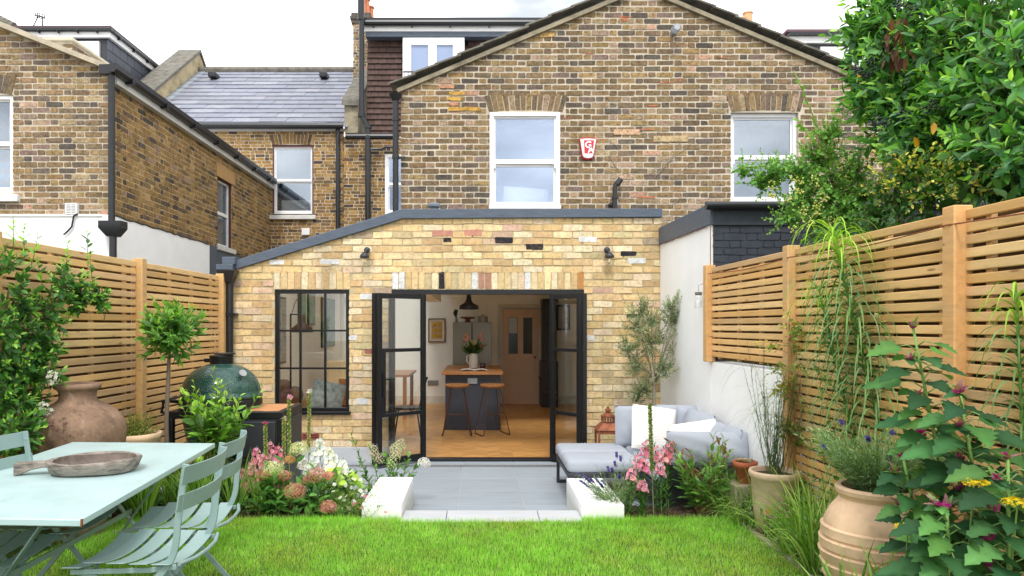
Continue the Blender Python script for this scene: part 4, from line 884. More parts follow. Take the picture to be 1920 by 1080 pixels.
m=M(); m.lathe((PX(855,13.8),13.8,ft_),[(.035,0),(.03,.1),(.025,.1)],12); t=m.build('small_vase',MT['galv']); tag(t,'small metal vase of dark leaves on the left end of the fridge top','vase')
m=M()
for i in range(12): m.bar((PX(855,13.8),13.8,ft_+.1),(PX(855,13.8)+U(-.06,.05),13.8+U(-.05,.05),ft_+U(.16,.27)),.03,.003)
m.build('leaves',simple('dark_leaf',(44,60,44),.6),t)
m=M(); m.lathe((PX(877,13.8),13.8,ft_),[(.07,0),(.05,.02),(.04,.06),(.12,.075),(.15,.08),(.15,.105),(0,.106)],24); tag(m.build('cake_stand',MT['rust'],smooth=False),'wooden cake stand on top of the fridge','cake stand')
m=M(); m.lathe((PX(905,13.8),13.8,ft_),[(.1,0),(.1,.11),(.09,.12),(.02,.13),(.02,.16),(0,.16)],24); tag(m.build('glass_cloche',simple('pale_cloche',(170,166,156),.2)),'pale glass cake dome on the right end of the fridge top','cloche')
yp=IY-.01; fpx=[PX(a,yp) for a in (803,835)]; fz=[PZ(a,yp) for a in (641.5,597)]
pc=thing('framed_picture','framed print of six yellow pastries on the wall left of the fridge','picture',(sum(fpx)/2,yp,fz[0]))
m=M(); bars(m,fpx[0],fpx[1],fz[0],fz[1],yp-.03,.03,.02); m.build('frame',simple('brown_picture_frame',(110,80,52),.5),pc)
m=M(); m.box(fpx[0]+.015,fpx[1]-.015,yp-.012,yp-.008,fz[0]+.015,fz[1]-.015); m.build('mount',simple('cream_mount',(226,214,190),.8),pc)
m=M(); m.box(fpx[0]+.065,fpx[1]-.06,yp-.014,yp-.0125,fz[0]+.065,fz[1]-.06); m.build('print',simple('print_ground',(196,160,120),.8),pc)
m=M()
for i in range(2):
    for j in range(3): m.sphere((fpx[0]+.125+i*.105,yp-.015,fz[0]+.13+j*.115),.042,14,8,(1,.1,.9)); m.sphere((fpx[0]+.125+i*.105,yp-.018,fz[0]+.13+j*.115),.02,10,6,(1,.15,.9))
m.build('pastry',simple('yellow_pastry',(200,160,40),.8,0,.3,30),pc)
pl=thing('pendant_lamp','black industrial pendant lamp hanging over the kitchen island','lamp',(PX(879,11),11,PZ(580,11))); c=LOC[pl.name]
m=M(); m.lathe(c,[(.153,0),(.155,.012),(.15,.03),(.145,.06),(.07,.10),(.042,.15),(.036,.2),(.03,.24),(0,.25)],28); m.build('shade',MT['black_metal'],pl,smooth=True)
m=M(); m.tube([(c[0],c[1],c[2]+.24),(c[0],c[1],2.42)],.006,6); m.build('cord',MT['black_metal'],pl)
dr=thing('dark_dresser','tall black dresser standing against the right kitchen wall by the pink door','dresser',(1.6,13.6,0))
m=M(); m.box(1.20,1.52,13.7,14.3,0,.9); m.box(1.24,1.50,13.75,14.28,.9,2.05); m.box(1.22,1.52,13.7,14.3,2.05,2.12); m.build('carcass',MT['black_metal'],dr,bevel=.006)
m=M()
for i in range(4): m.sphere((1.19,13.8+i*.14,.55),.018,8,6); m.sphere((1.26+i*.07,13.69,.3),.018,8,6)
m.build('knob',simple('dark_brass_knob',(120,92,60),.4,.6),dr)
# island top items
yv=11.55; vx=PX(888,yv); vs=thing('flower_jug','white ribbed jug of peach and cream flowers on the island worktop','vase',(vx,yv,ITOP))
m=M(); hj=.25; m.lathe((vx,yv,ITOP),[(.065,0),(.07,.02),(.072,.1),(.068,.2),(.075,hj),(.06,hj),(.06,.05),(0,.05)],24,wob=.01); m.tube([(vx-.07,yv,ITOP+.22),(vx-.11,yv,ITOP+.2),(vx-.11,yv,ITOP+.12),(vx-.07,yv,ITOP+.07)],.012,8); m.build('jug',simple('white_ribbed_jug',(214,210,200),.5,0,.3,40,.4,60,streak=(1,1,6)),vs,smooth=True)
m=M(); mx_=PX(889,11.1)
for s in (-1,1):
    for k in range(6):
        a=s*k*.035; b=s*(k+1)*.035; zz=lambda t:ITOP+.004+.018*math.sin(min(1,abs(t)/.21)*PI)
        m.face([(mx_+a,10.98,zz(a)),(mx_+b,10.98,zz(b)),(mx_+b,11.25,zz(b)),(mx_+a,11.25,zz(a))])
tag(m.build('open_magazine',simple('magazine_paper',(214,212,206),.7,0,.25,30)),'open magazine lying on the island worktop','magazine')
m=M(); m.lathe((PX(905,11.4),11.4,ITOP),[(.03,0),(.045,.02),(.05,.06),(.042,.10),(.037,.10),(.04,.05),(0,.02)],18); tag(m.build('dark_glass_cup',simple('dark_purple_glass',(66,44,44),.15),smooth=True),'small dark glass cup to the right of the flower jug','cup')
# seating corner behind the window
leather=simple('brown_leather',(112,58,38),.4,0,.2,5,.15,30)
ac=thing('leather_armchair','brown leather armchair just inside the black framed window','armchair',(-2.35,9.35,0))
m=M(); m.box(-2.8,-1.75,9.0,9.75,.12,.40); m.build('seat',leather,ac,bevel=.06,seg=4)
m=M(); m.tube([(-2.55,8.98,.3),(-2.55,8.98,.62),(-2.55,9.1,.66),(-2.55,9.7,.64)],.12,12); m.build('armrest',leather,ac,smooth=True)
m=M(); m.box(-2.85,-2.6,9.0,9.8,.3,.85); m.build('backrest',leather,ac,bevel=.09,seg=4)
m=M(); m.tube([(-2.4,8.95,.48),(-1.72,8.95,.47)],.075,12); m.build('front_roll',leather,ac,smooth=True)
pm=pillow((-1.98,9.12,.66),.42,.42,.14,rx=-.3,rz=.25,ry=.25); tag(pm.build('grey_patterned_cushion',simple('grey_leaf_pattern',(150,156,152),.9,0,.35,16),smooth=True),'grey patterned cushion on the leather armchair','cushion')
bn=thing('corner_bench','pale cane backed bench with a white cushion beyond the armchair','bench',(-2.3,11.2,0))
m=M(); m.box(-2.8,-1.9,10.9,11.5,.1,.45); m.build('seat',simple('bench_oak',(172,136,92),.5,0,.2,6),bn,bevel=.02)
m=M(); m.box(-2.5,-1.75,11.5,11.56,.45,1.02); m.build('backrest',simple('cane_back',(206,180,136),.7,0,.25,50),bn,bevel=.02)
pm=pillow((-1.95,11.25,.65),.42,.42,.14,rx=-.35,rz=-.2); tag(pm.build('white_cushion',simple('cream_cushion',(226,220,208),.9,0,.06,5),smooth=True),'cream cushion propped on the cane bench inside','cushion')
dt=thing('dining_table','oak dining table standing in the left part of the kitchen','table',(-1.75,12.4,0))
m=M(); m.box(-2.3,-1.2,11.9,13.3,.72,.76); m.build('tabletop',MT['white_wood'],dt,bevel=.004)
for a in (-2.22,-1.28):
    for b in (11.98,13.2): m=M(); m.box(a-.03,a+.03,b-.03,b+.03,0,.72); m.build('leg',MT['white_wood'],dt)
cn=thing('rattan_chair','rattan dining chair with thin black legs beside the oak table','chair',(-1.75,10.2,0)); rt=simple('rattan',(176,120,70),.6,0,.3,60,.4,80)
m=M(); m.box(-2.0,-1.5,10.0,10.45,.43,.47); m.build('seat',rt,cn,bevel=.015)
m=M(); 
pts=[(-2.0+.5*i/8,9.98-.06*math.sin(PI*i/8),.66) for i in range(9)]; m.path(pts,.36,.015,(0,0,1)); m.build('backrest',rt,cn,bevel=.005)
for a in (-1.96,-1.54):
    for b in (10.03,10.42): m=M(); m.tube([(a,b,0),(a*.995,b,.44)],.01,8); m.build('leg',MT['black_metal'],cn)
bc=thing('black_wire_chair','black spindle back chair inside the left part of the doorway','chair',(-.95,9.7,0))
m=M(); m.lathe((-1.0,9.75,0),[(.19,.44),(.2,.45),(.2,.47),(0,.47)],20); m.build('seat',MT['black_metal'],bc)
m=M()
for i in range(7): a=-.5+i/6; m.tube([(-.83,9.75+a*.3,.46),(-.75,9.75+a*.42,.86)],.008,6)
m.tube([(-.75,9.54+i*.07,.86+.02*math.sin(i)) for i in range(7)],.016,8); m.build('backrest',MT['black_metal'],bc)
for a,b in ((-1.14,9.6),(-1.14,9.9),(-.86,9.6),(-.86,9.9)): m=M(); m.tube([(a,b,.45),(a+(a+1)*.5,b+(b-9.75)*.4,0)],.011,6); m.build('leg',MT['black_metal'],bc)
fl=thing('floor_lamp','rusty brown arm floor lamp behind the black framed window','lamp',(-2.52,9.3,0))
x=PX(545,9.3); m=M(); m.tube([(x,9.3,0),(x,9.3,1.75)],.012,8); m.lathe((x,9.3,0),[(.14,0),(.14,.02),(.02,.03)],20); m.tube([(x,9.3,1.74),(PX(562,9.3),9.3,1.74)],.01,8); m.tube([(x,9.3,1.7),(x+.06,9.3,1.9),(PX(562,9.3),9.3,1.98)],.005,6); m.build('stand',MT['black_metal'],fl)
m=M(); m.lathe((PX(566,9.3),9.3,PZ(623,9.3)),[(.148,0),(.15,.02),(.13,.06),(.06,.11),(.05,.15),(.05,.22),(.03,.24),(0,.24)],24); m.build('shade',simple('brown_enamel_shade',(86,48,40),.4,.3,.25,8),fl,smooth=True)
for i,(y0,y1,z0,z1,c,lb) in enumerate(((9.75,10.25,1.05,2.0,(150,150,144),'pale framed drawing nearest the window on the left kitchen wall'),(11.0,11.4,1.65,2.2,(96,130,112),'green framed print second along the left kitchen wall'),(11.6,12.05,1.6,2.25,(120,132,126),'grey green framed print third along the left kitchen wall'),(12.6,13.7,1.2,2.1,(62,112,86),'large green picture farthest along the left kitchen wall'))):
    t=thing('wall_picture',lb,'picture',(-2.84,y0,z0),'pictures on the left kitchen wall')
    m=M(); m.box(-2.85,-2.82,y0,y1,z0,z1); m.build('frame',MT['black_metal'],t,bevel=.003)
    m=M(); m.box(-2.83,-2.817,y0+.03,y1-.03,z0+.03,z1-.03); m.build('print',simple('print_art',c,.4,0,.5,7),t)
t=thing('wall_picture','black framed print on the back kitchen wall seen through the right door leaf','picture',(1.65,14.38,1.5))
m=M(); m.box(1.56,1.84,14.36,14.395,1.5,2.02); m.build('frame',MT['black_metal'],t,bevel=.003); m=M(); m.box(1.6,1.8,14.35,14.37,1.54,1.98); m.build('print',simple('print_grey',(190,190,180),.5,0,.3,9),t)
# ================================================================== GARDEN FURNITURE
ZT=.85
tb=thing('garden_table','pale sage green metal folding garden table with a slightly rusty corner','table',(-2.05,3.55,GZ))
NR=Vector((PX(152,2.66),2.66,0)); FR=Vector((-1.655,4.40,0)); FLc=Vector((-2.575,4.45,0)); NL=NR+(FLc-FR)
m=M(); c4=[NR,FR,FLc,NL]; m.prism([(p.x,p.y,ZT-.028) for p in c4],(0,0,.028)); m.build('tabletop',MT['table_top'],tb,bevel=.004)
m=M(); m.obox((NR.x,NR.y+.004,ZT-.014),(1,0,0),(0,1,0),(0,0,1),.003,.0045,.0148); m.build('rust_spot',MT['rust'],tb)
for y,d in ((2.95,0),(4.12,0)):
    for a,b in (((-1.78),(-2.26)),((-2.34),(-1.82))):
        m=M(); m.bar((a,y+(.012 if a<-2 else -.012),ZT-.03),(b,y+(.012 if a<-2 else -.012),GZ+.0),.034,.008,(0,1,0)); m.build('leg',MT['sage'],tb,bevel=.002)
m=M(); m.bar((-2.04,2.95,.50),(-2.04,4.12,.50),.028,.008,(0,0,1)); m.bar((-2.24,2.94,GZ+.03),(-2.24,4.13,GZ+.03),.028,.008,(0,0,1)); m.bar((-1.83,2.94,GZ+.03),(-1.83,4.13,GZ+.03),.028,.008,(0,0,1)); m.bar((-1.8,2.95,.8),(-1.8,4.12,.8),.028,.008,(0,0,1)); m.bar((-2.3,2.95,.8),(-2.3,4.12,.8),.028,.008,(0,0,1)); m.build('cross_bar',MT['sage'],tb)
# bistro chair, faces +x
chr_=thing('folding_chair','x','chair',(0,0,0),'sage folding chairs round the garden table')
xs=[-.15,-.065,.02,.105,.19]
for x in xs:
    m=M(); n=8; pts=[(x,-.215+.43*i/n,.435+.030*((i/n*2-1)**2)+.004*math.sin(x*9)-.02*(x>.15)) for i in range(n+1)]; m.path(pts,.070,.004,(1,0,0)); m.build('seat_slat',MT['sage'],chr_,bevel=.0015,smooth=False)
for z,off,hh in ((.795,-.235,.072),(.69,-.215,.066)):
    m=M(); n=10; pts=[(off-.038*(1-(i/n*2-1)**2),-.215+.43*i/n,z) for i in range(n+1)]; m.path(pts,hh,.005,(-.17,0,1)); 
    for s in (-1,1): m.sphere((off+.006,s*.185,z),.006,8,5)
    m.build('back_slat',MT['sage'],chr_,bevel=.0015)
def bez(p,n=18):
    P_=[Vector(q) for q in p]; out=[]
    for i in range(len(P_)-1):
        a=P_[max(i-1,0)]; b=P_[i]; c=P_[i+1]; d=P_[min(i+2,len(P_)-1)]
        for k in range(6):
            t=k/6; out.append(.5*((2*b)+(c-a)*t+(2*a-5*b+4*c-d)*t*t+(3*b-a-3*c+d)*t**3))
    out.append(P_[-1]); return out
for s in (-1,1):
    y=s*.188
    m=M(); m.path(bez([(-.236,y,.835),(-.222,y,.74),(-.205,y,.62),(-.195,y,.52),(-.165,y,.45),(-.09,y,.36),(.04,y,.21),(.19,y,0)]),.026,.009,(1,0,.3)); m.build('back_leg_bar',MT['sage'],chr_,bevel=.002)
    y2=s*.168
    m=M(); m.path(bez([(.18,y2,.42),(.06,y2,.36),(-.06,y2,.22),(-.25,y2,0)]),.024,.008,(1,0,.3)); m.build('leg',MT['sage'],chr_,bevel=.002)
    m=M(); m.path([(-.20,s*.19,.445),(-.1,s*.178,.428),(.03,s*.178,.425),(.21,s*.178,.42)],.020,.008,(0,0,1)); m.build('seat_rail',MT['sage'],chr_,bevel=.002)
m=M(); m.bar((-.235,-.168,.025),(-.235,.168,.025),.02,.006,(0,0,1)); m.build('stretcher',MT['sage'],chr_)
m=M(); m.bar((.165,-.188,.035),(.165,.188,.035),.02,.006,(0,0,1)); m.build('stretcher',MT['sage'],chr_)
m=M(); m.tube([(-.21,-.19,.455),(-.235,-.1,.45),(-.24,0,.448),(-.235,.1,.45),(-.21,.19,.455)],.008,8); m.build('back_rod',MT['sage'],chr_)
chr_.scale=(1.06,1.1,1.06); chr_.location=(-1.435,3.045,GZ); chr_.rotation_euler=(0,0,PI); chr_['label']='sage folding chair nearest the camera on the right side of the table'
dup(chr_,(-1.50,3.55,GZ),PI+.09,'sage folding chair on the right side of the table nearer the flower bed')
dup(chr_,(-2.17,3.52,GZ),-.03,'sage folding chair tucked under the left side of the table, its back near the climber')
dup(chr_,(-2.18,3.02,GZ),.02,'sage folding chair at the bottom left corner under the table')
# wooden bowl
wd=simple('weathered_grey_wood',(134,124,114),.9,0,.6,7,.7,40,bdist=.006,streak=(1,3,6))
bw=thing('wooden_bowl','weathered grey carved wooden bowl with handle lying on the garden table','bowl',(-1.95,3.55,ZT))
def bowlmesh():
    m=M(); ang=R(14); ca,sa=math.cos(ang),math.sin(ang); c=Vector((-1.935,3.54,ZT+.0))
    def tr(x,y,z): return (c.x+x*ca-y*sa,c.y+x*sa+y*ca,c.z+z)
    prof=[(.78,.0),(.92,.016),(1.0,.06),(.99,.07),(.92,.071),(.86,.064)]; n=40; b=len(m.v); A,B=.215,.17
    for k,(r,z) in enumerate(prof):
        for i in range(n):
            t=2*PI*i/n; x=A*r*math.copysign(abs(math.cos(t))**.85,math.cos(t)); y=B*r*math.copysign(abs(math.sin(t))**.9,math.sin(t))
            m.vert(tr(x,y,z+.004*math.sin(t*3+k)))
    for k in range(len(prof)-1):
        for i in range(n): m.f.append([b+n*k+i,b+n*k+(i+1)%n,b+n*(k+1)+(i+1)%n,b+n*(k+1)+i])
    m.f.append([b+i for i in range(n)])
    hol=M(); b2=0
    for k,(r,z) in enumerate(((.865,.066),(.83,.045),(.76,.026),(.6,.018),(0,.015))):
        for i in range(n):
            t=2*PI*i/n; hol.vert(tr(A*r*math.copysign(abs(math.cos(t))**.85,math.cos(t)),B*r*math.copysign(abs(math.sin(t))**.9,math.sin(t)),z+.003*math.sin(t*3)))
    for k in range(4):
        for i in range(n): hol.f.append([n*k+i,n*k+(i+1)%n,n*(k+1)+(i+1)%n,n*(k+1)+i])
    hol.build('hollow',simple('shade_darkened_worn_wood',(104,92,84),.9,0,.55,9,.6,40),bw,smooth=True)  # inside of the bowl coloured darker, its shade painted into the wood
    h=M(); sec=[(-.19,.036,.066,.036),(-.23,.028,.064,.034),(-.28,.026,.062,.024),(-.325,.028,.062,.006),(-.355,.031,.061,.0)]
    for x,w,zt,zb in sec:
        for y,z in ((-w,zb),(w,zb),(w,zt),(-w,zt)): h.vert(tr(x,y,z))
    for i in range(len(sec)-1):
        for k in range(4): h.f.append([4*i+k,4*i+(k+1)%4,4*i+4+(k+1)%4,4*i+4+k])
    e=4*(len(sec)-1); h.f.append([0,1,2,3]); h.f.append([e,e+1,e+2,e+3]); return m,h
a,b=bowlmesh(); a.build('basin',wd,bw,smooth=True); b.build('handle',wd,bw,bevel=.006)
# urn at left
def lath(name,label,cat,c,prof,mat,seg=40,wob=.012,soil=None):
    t=thing(name,label,cat,c); m=M(); m.lathe(c,prof,seg,1,wob); m.build('vessel',mat,t,smooth=name!='beehive_urn')
    if soil: m=M(); m.lathe(c,[(soil[0],soil[1]-.03),(soil[0],soil[1]),(0,soil[1]+.012)],20); m.build('soil',MT['soil'],t,smooth=True)
    return t
uc=(PX(146,4.86),4.86,.1)
t_=NT('weathered_urn_clay'); v_=t_.noise(5,7,.72); cc=t_.ramp(v_,[(.3,lin((96,78,66))),(.46,lin((132,106,88))),(.6,lin((152,124,102))),(.78,lin((184,168,150)))]); w_=t_.noise(28,6,.75); f_=t_.ramp(w_,[(.58,0),(.72,.6)]); cc=t_.mix(f_,cc,lin((206,190,172))); w2=t_.noise(12,5,.7); f2=t_.ramp(w2,[(.55,0),(.7,.7)]); cc=t_.mix(f2,cc,lin((84,70,62))); t_.bsdf(cc,.9,0,.2); t_.bump(t_.noise(34,6,.75),.7,.008); URN=t_.done()
lath('terracotta_urn','huge weathered brown terracotta urn with a narrow neck by the left fence','urn',uc,[(.13,0),(.15,.03),(.23,.35),(.285,.6),(.304,.72),(.305,.77),(.29,.83),(.25,.89),(.195,.93),(.145,.955),(.122,.975),(.116,1.0),(.119,1.03),(.13,1.045),(.146,1.053),(.15,1.068),(.146,1.083),(.13,1.09),(.11,1.08),(.1,1.04),(.1,.95)],URN,48,.012)
bc_=(PX(244,5.58),5.58,.1)
lath('terracotta_planter','round pale terracotta planter of low green sedum by the left fence','planter',bc_,[(.14,0),(.17,.06),(.21,.45),(.222,.585),(.232,.60),(.232,.635),(.215,.64),(.205,.62),(.2,.5)],MT['terra_pale'],36,.008,(.2,.6))
# outdoor kitchen
kt=thing('outdoor_kitchen','black steel outdoor kitchen frame with drawer cabinet and wooden insert holding the grill','grill table',(-2.25,6.35,0))
kx0,kx1,ky0,ky1,kz=PX(310,6.05),-1.70,6.05,6.72,.845
m=M(); m.box(kx0,kx1,ky0,ky0+.07,kz-.06,kz); m.box(kx0,kx1,ky1-.07,ky1,kz-.06,kz); m.box(kx0,kx0+.07,ky0+.07,ky1-.07,kz-.06,kz); m.box(kx1-.05,kx1,ky0+.07,ky1-.07,kz-.06,kz)
for x in (kx0,-2.12,kx1-.05):
    for y in (ky0,ky1-.06): m.box(x,x+.06 if x<-2 else x+.05,y+.001,y+.059,.0,kz-.06)
m.box(kx0+.06,-2.12,ky0+.06,ky1-.06,.30,.33); m.build('frame',MT['black_metal'],kt,bevel=.004)
m=M(); m.box(-2.06,kx1-.004,ky0+.01,ky1-.02,.1,kz-.06); m.build('cabinet',MT['dark_grey'],kt,bevel=.004)
m=M(); 
for z0,z1 in ((.12,.43),(.45,.76)): m.box(-2.04,kx1-.06,ky0-.006,ky0+.01,z0,z1); m.box(kx1-.006,kx1+.006,ky0+.06,ky1-.06,z0,z1)
m.build('drawer_front',MT['dark_grey'],kt,bevel=.005)
m=M(); m.box(-2.06,kx1-.05,ky0+.07,ky1-.07,kz-.03,kz+.004); m.build('wood_insert',simple('light_wood_top',(198,138,90),.5,0,.2,5,.1,30,streak=(3,18,3)),kt,bevel=.003)
kc=(PX(415,6.38),6.38,0); kg=thing('kamado_grill','dark green dimpled egg shaped ceramic grill sitting in the black frame','grill',(kc[0],kc[1],.5))
def kmat():
    t=NT('green_dimpled_ceramic'); v=t.n('ShaderNodeTexVoronoi'); v.inputs['Scale'].default_value=62; v.inputs['Randomness'].default_value=.55; t.l(t.obj(),v.inputs['Vector'])
    t.bsdf(lin((28,72,62)),.2,0,.6); t.b.inputs['Coat Weight'].default_value=.12; t.bump(t.ramp(v.outputs['Distance'],[(.0,1.0),(.5,0.0)]),.5,.010); return t.done()
gr=kmat(); zc=.955; r=.345
m=M(); m.lathe(kc,[(r,zc-.02),(r+.012,zc-.01),(r+.012,zc+.012),(r-.002,zc+.02)]+[(r*math.cos(a)**.9,zc+.02+.275*math.sin(a)) for a in [i*PI/2/14 for i in range(1,13)]]+[(.09,zc+.293),(0,zc+.295)],48); m.build('lid',gr,kg,smooth=True)
m=M(); m.lathe(kc,[(0,.34),(.2,.36),(.28,.5),(.32,.7),(.345,.86),(.348,zc-.075)],40); m.build('bowl',gr,kg,smooth=True)
m=M(); m.lathe(kc,[(.352,zc-.085),(.358,zc-.08),(.358,zc-.045),(.35,zc-.022),(.34,zc-.02)],40); x=kc[0]; m.tube([(x-.34,6.3,zc-.05),(x-.44,6.2,zc-.03),(x-.46,6.2,zc-.13),(x-.38,6.25,zc-.16)],.016,8); m.tube([(x-.40,6.1,zc-.03),(x-.42,6.4,zc-.02)],.018,8); m.build('band_hinge',MT['black_metal'],kg)
m=M(); m.lathe(kc,[(.098,zc+.275),(.102,zc+.345),(.104,zc+.352),(.104,zc+.362),(.095,zc+.365),(0,zc+.365)],28); m.tube([(x+.03,6.38,zc+.372),(x+.03,6.38,zc+.385)],.092,24); m.box(x-.15,x-.09,6.36,6.40,zc+.30,zc+.335); m.build('chimney_cap',MT['black_metal'],kg,bevel=.003)
m=M(); q=Vector((x+.25,6.2,zc+.205)); n=Vector((.55,-.6,.6)).normalized(); m.tube([q,q+n*.02],.034,18); m.build('thermometer',MT['galv'],kg)
# dark pot + bench-ish items
pt=(PX(400,5.62),5.62,.1); lath('black_pot','dark charcoal pot holding the lemon bush in front of the grill','pot',pt,[(.11,0),(.15,.36),(.165,.375),(.165,.40),(.15,.40),(.14,.34)],simple('charcoal_pot',(52,56,62),.6,0,.1),32,0,(.14,.37))
# ---- sofa
sf=thing('corner_sofa','grey blue cushioned outdoor corner sofa with black steel frame on the patio','sofa',(1.5,6.5,0))
def rbox(m,x0,x1,y0,y1,z0,z1): m.box(x0,x1,y0,y1,z0,z1)
sw=fxR(6.4)-.02
m=M(); m.box(.775,1.42,6.22,7.14,.24,.285); m.box(.775,.805,6.22,6.25,.025,.24); m.box(.775,.805,7.11,7.14,.025,.24); m.box(.775,1.1,7.11,7.14,0,.03); m.box(.775,1.1,6.22,6.25,0,.03); m.box(1.43,sw,5.70,7.14,.17,.285); m.box(1.45,1.5,5.72,5.77,0,.17); m.box(sw-.06,sw,5.72,5.77,0,.17); m.box(1.46,1.5,7.08,7.12,0,.17); m.build('frame',MT['dark_grey'],sf,bevel=.004)
def cush(x0,x1,y0,y1,z0,z1,nm='seat_cushion',b=.045):
    m=M(); m.box(x0,x1,y0,y1,z0,z1); o=m.build(nm,MT['fabric'],sf,bevel=b,seg=4,smooth=True)
    return o
cush(.765,1.43,6.68,7.16,.285,.40); cush(.765,1.43,6.20,6.675,.285,.40); cush(1.44,sw,6.46,7.16,.285,.40); cush(1.44,sw,5.72,6.455,.285,.40)
m=M(); m.box(1.50,sw,5.655,5.70,.30,.47); m.build('arm_frame',MT['dark_grey'],sf,bevel=.006)
for c,w,h,t,rx,ry,rz_,nm in (((1.66,7.02,.585),.62,.40,.16,-.12,.0,-.05,'back_cushion'),((2.0,7.05,.60),.50,.38,.15,-.10,0,-.25,'back_cushion'),((2.02,6.62,.585),.62,.40,.17,.32,0,PI/2+.1,'back_cushion'),((2.06,6.05,.565),.60,.36,.17,.35,0,PI/2+.06,'back_cushion')):
    pillow(c,w,h,t,rx,ry,rz_,16,.06).build(nm,MT['fabric'],sf,smooth=True)
m=pillow((1.87,5.79,.575),.68,.275,.17,-.08,.02,0,18,.03); m.build('arm_cushion',MT['fabric'],sf,smooth=True)
stripe=NT('cream_striped_linen'); w_=stripe.n('ShaderNodeTexWave',wave_type='BANDS',bands_direction='Z'); w_.inputs['Scale'].default_value=12; w_.inputs['Distortion'].default_value=1.5; stripe.l(stripe.obj(),w_.inputs['Vector']); cc=stripe.ramp(w_.outputs['Fac'],[(.3,lin((240,237,232))),(.8,lin((234,227,220)))]); stripe.bsdf(cc,.9,0,.2); stripe.bump(stripe.noise(180,3,.6),.25,.001); STR=stripe.done()
pm=pillow((1.66,6.74,.60),.43,.43,.16,-.30,.16,.12,16,.09); tag(pm.build('striped_cushion',STR,smooth=True),'large cream striped cushion leaning on the grey sofa back','cushion')
pm=pillow((1.87,6.12,.62),.42,.26,.14,-.25,-.12,.1,16,.09); tag(pm.build('striped_cushion',STR,smooth=True),'smaller cream striped cushion lying behind the grey bolster','cushion')
# lantern
lc=(PX(1140,7.62),7.62,0); ln=thing('garden_lantern','rusty copper garden lantern with pointed lid standing behind the sofa','lantern',lc)
m=M(); s=.115
for a in (-s,s):
    for b in (-s,s): m.box(lc[0]+a-.012,lc[0]+a+.012,lc[1]+b-.012,lc[1]+b+.012,.03,.46)
m.box(lc[0]-s-.02,lc[0]+s+.02,lc[1]-s-.02,lc[1]+s+.02,0,.03); m.box(lc[0]-s-.01,lc[0]+s+.01,lc[1]-s-.01,lc[1]+s+.01,.43,.47); m.build('cage',MT['rust'],ln,bevel=.003)
m=M(); zz=.47; m.poly([(lc[0]-s-.02,lc[1]-s-.02,zz),(lc[0]+s+.02,lc[1]-s-.02,zz),(lc[0]+s+.02,lc[1]+s+.02,zz),(lc[0]-s-.02,lc[1]+s+.02,zz),(lc[0]-.065,lc[1]-.065,zz+.07),(lc[0]+.065,lc[1]-.065,zz+.07),(lc[0]+.065,lc[1]+.065,zz+.07),(lc[0]-.065,lc[1]+.065,zz+.07)],[(0,1,2,3),(4,5,6,7),(0,1,5,4),(1,2,6,5),(2,3,7,6),(3,0,4,7)])
for a in range(14):
    t=2*PI*a/14; m.box(lc[0]+.068*math.cos(t)-.006,lc[0]+.068*math.cos(t)+.006,lc[1]+.068*math.sin(t)-.006,lc[1]+.068*math.sin(t)+.006,zz+.07,zz+.13)
m.lathe((lc[0],lc[1],0),[(.078,.60),(.08,.615),(.03,.645),(.02,.65),(.032,.665),(.03,.685),(.012,.695),(.016,.705),(.0,.725)],20); m.build('lid',MT['rust'],ln)
m=M(); m.box(lc[0]-s+.004,lc[0]+s-.004,lc[1]-s-.002,lc[1]-s+.002,.04,.43); m.build('pane',MT['pane_clear'],ln)
# right side pots
def Rz(px,py,Y): return PZ(py,Y)
m=M(); b=(PX(1397,5.3),5.3,.12); m.box(b[0]-.11,b[0]+.1,b[1]-.1,b[1]+.1,.1,.405); tag(m.build('stone_plinth',MT['stone'],bevel=.01),'low grey stone block under the small succulent pot','plinth')
sp=lath('succulent_pot','small red terracotta pot of pale succulents beside the sofa end','pot',(b[0],b[1],.405),[(.055,0),(.072,.115),(.088,.118),(.092,.16),(.082,.162),(.078,.13)],MT['terra_red'],28,0,(.078,.145))
fp=(PX(1452,4.9),4.9,.125)
lath('fennel_pot','wide pale stone coloured pot with terracotta rim by the white wall','pot',fp,[(.115,0),(.14,.2),(.155,.40),(.168,.41),(.172,.44),(.165,.455),(.148,.45),(.145,.38)],simple('limewashed_terracotta',(196,170,142),.9,0,.2,5,.4,40),36,.006,(.146,.42))
UR=[]
for i in range(9):
    z0=.02+i*.06; rr=lambda z:.105+.145*math.sin(min(1,(z+.03)/.52)*PI/2)-.02*max(0,(z-.45)/.15)
    UR+=[(rr(z0),z0),(rr(z0)+.006,z0+.008),(rr(z0+.03)+.008,z0+.03),(rr(z0+.048)+.012,z0+.048),(rr(z0+.056)-.002,z0+.055)]
gu=(PX(1643,3.42),3.42,.06)
lath('beehive_urn','large ribbed pale terracotta urn overflowing with grey green lavender','urn',gu,UR+[(.232,.575),(.205,.63),(.172,.67),(.162,.685),(.168,.70),(.18,.712),(.184,.732),(.176,.745),(.155,.742),(.148,.69)],MT['terra_pale'],56,.006,(.15,.70))
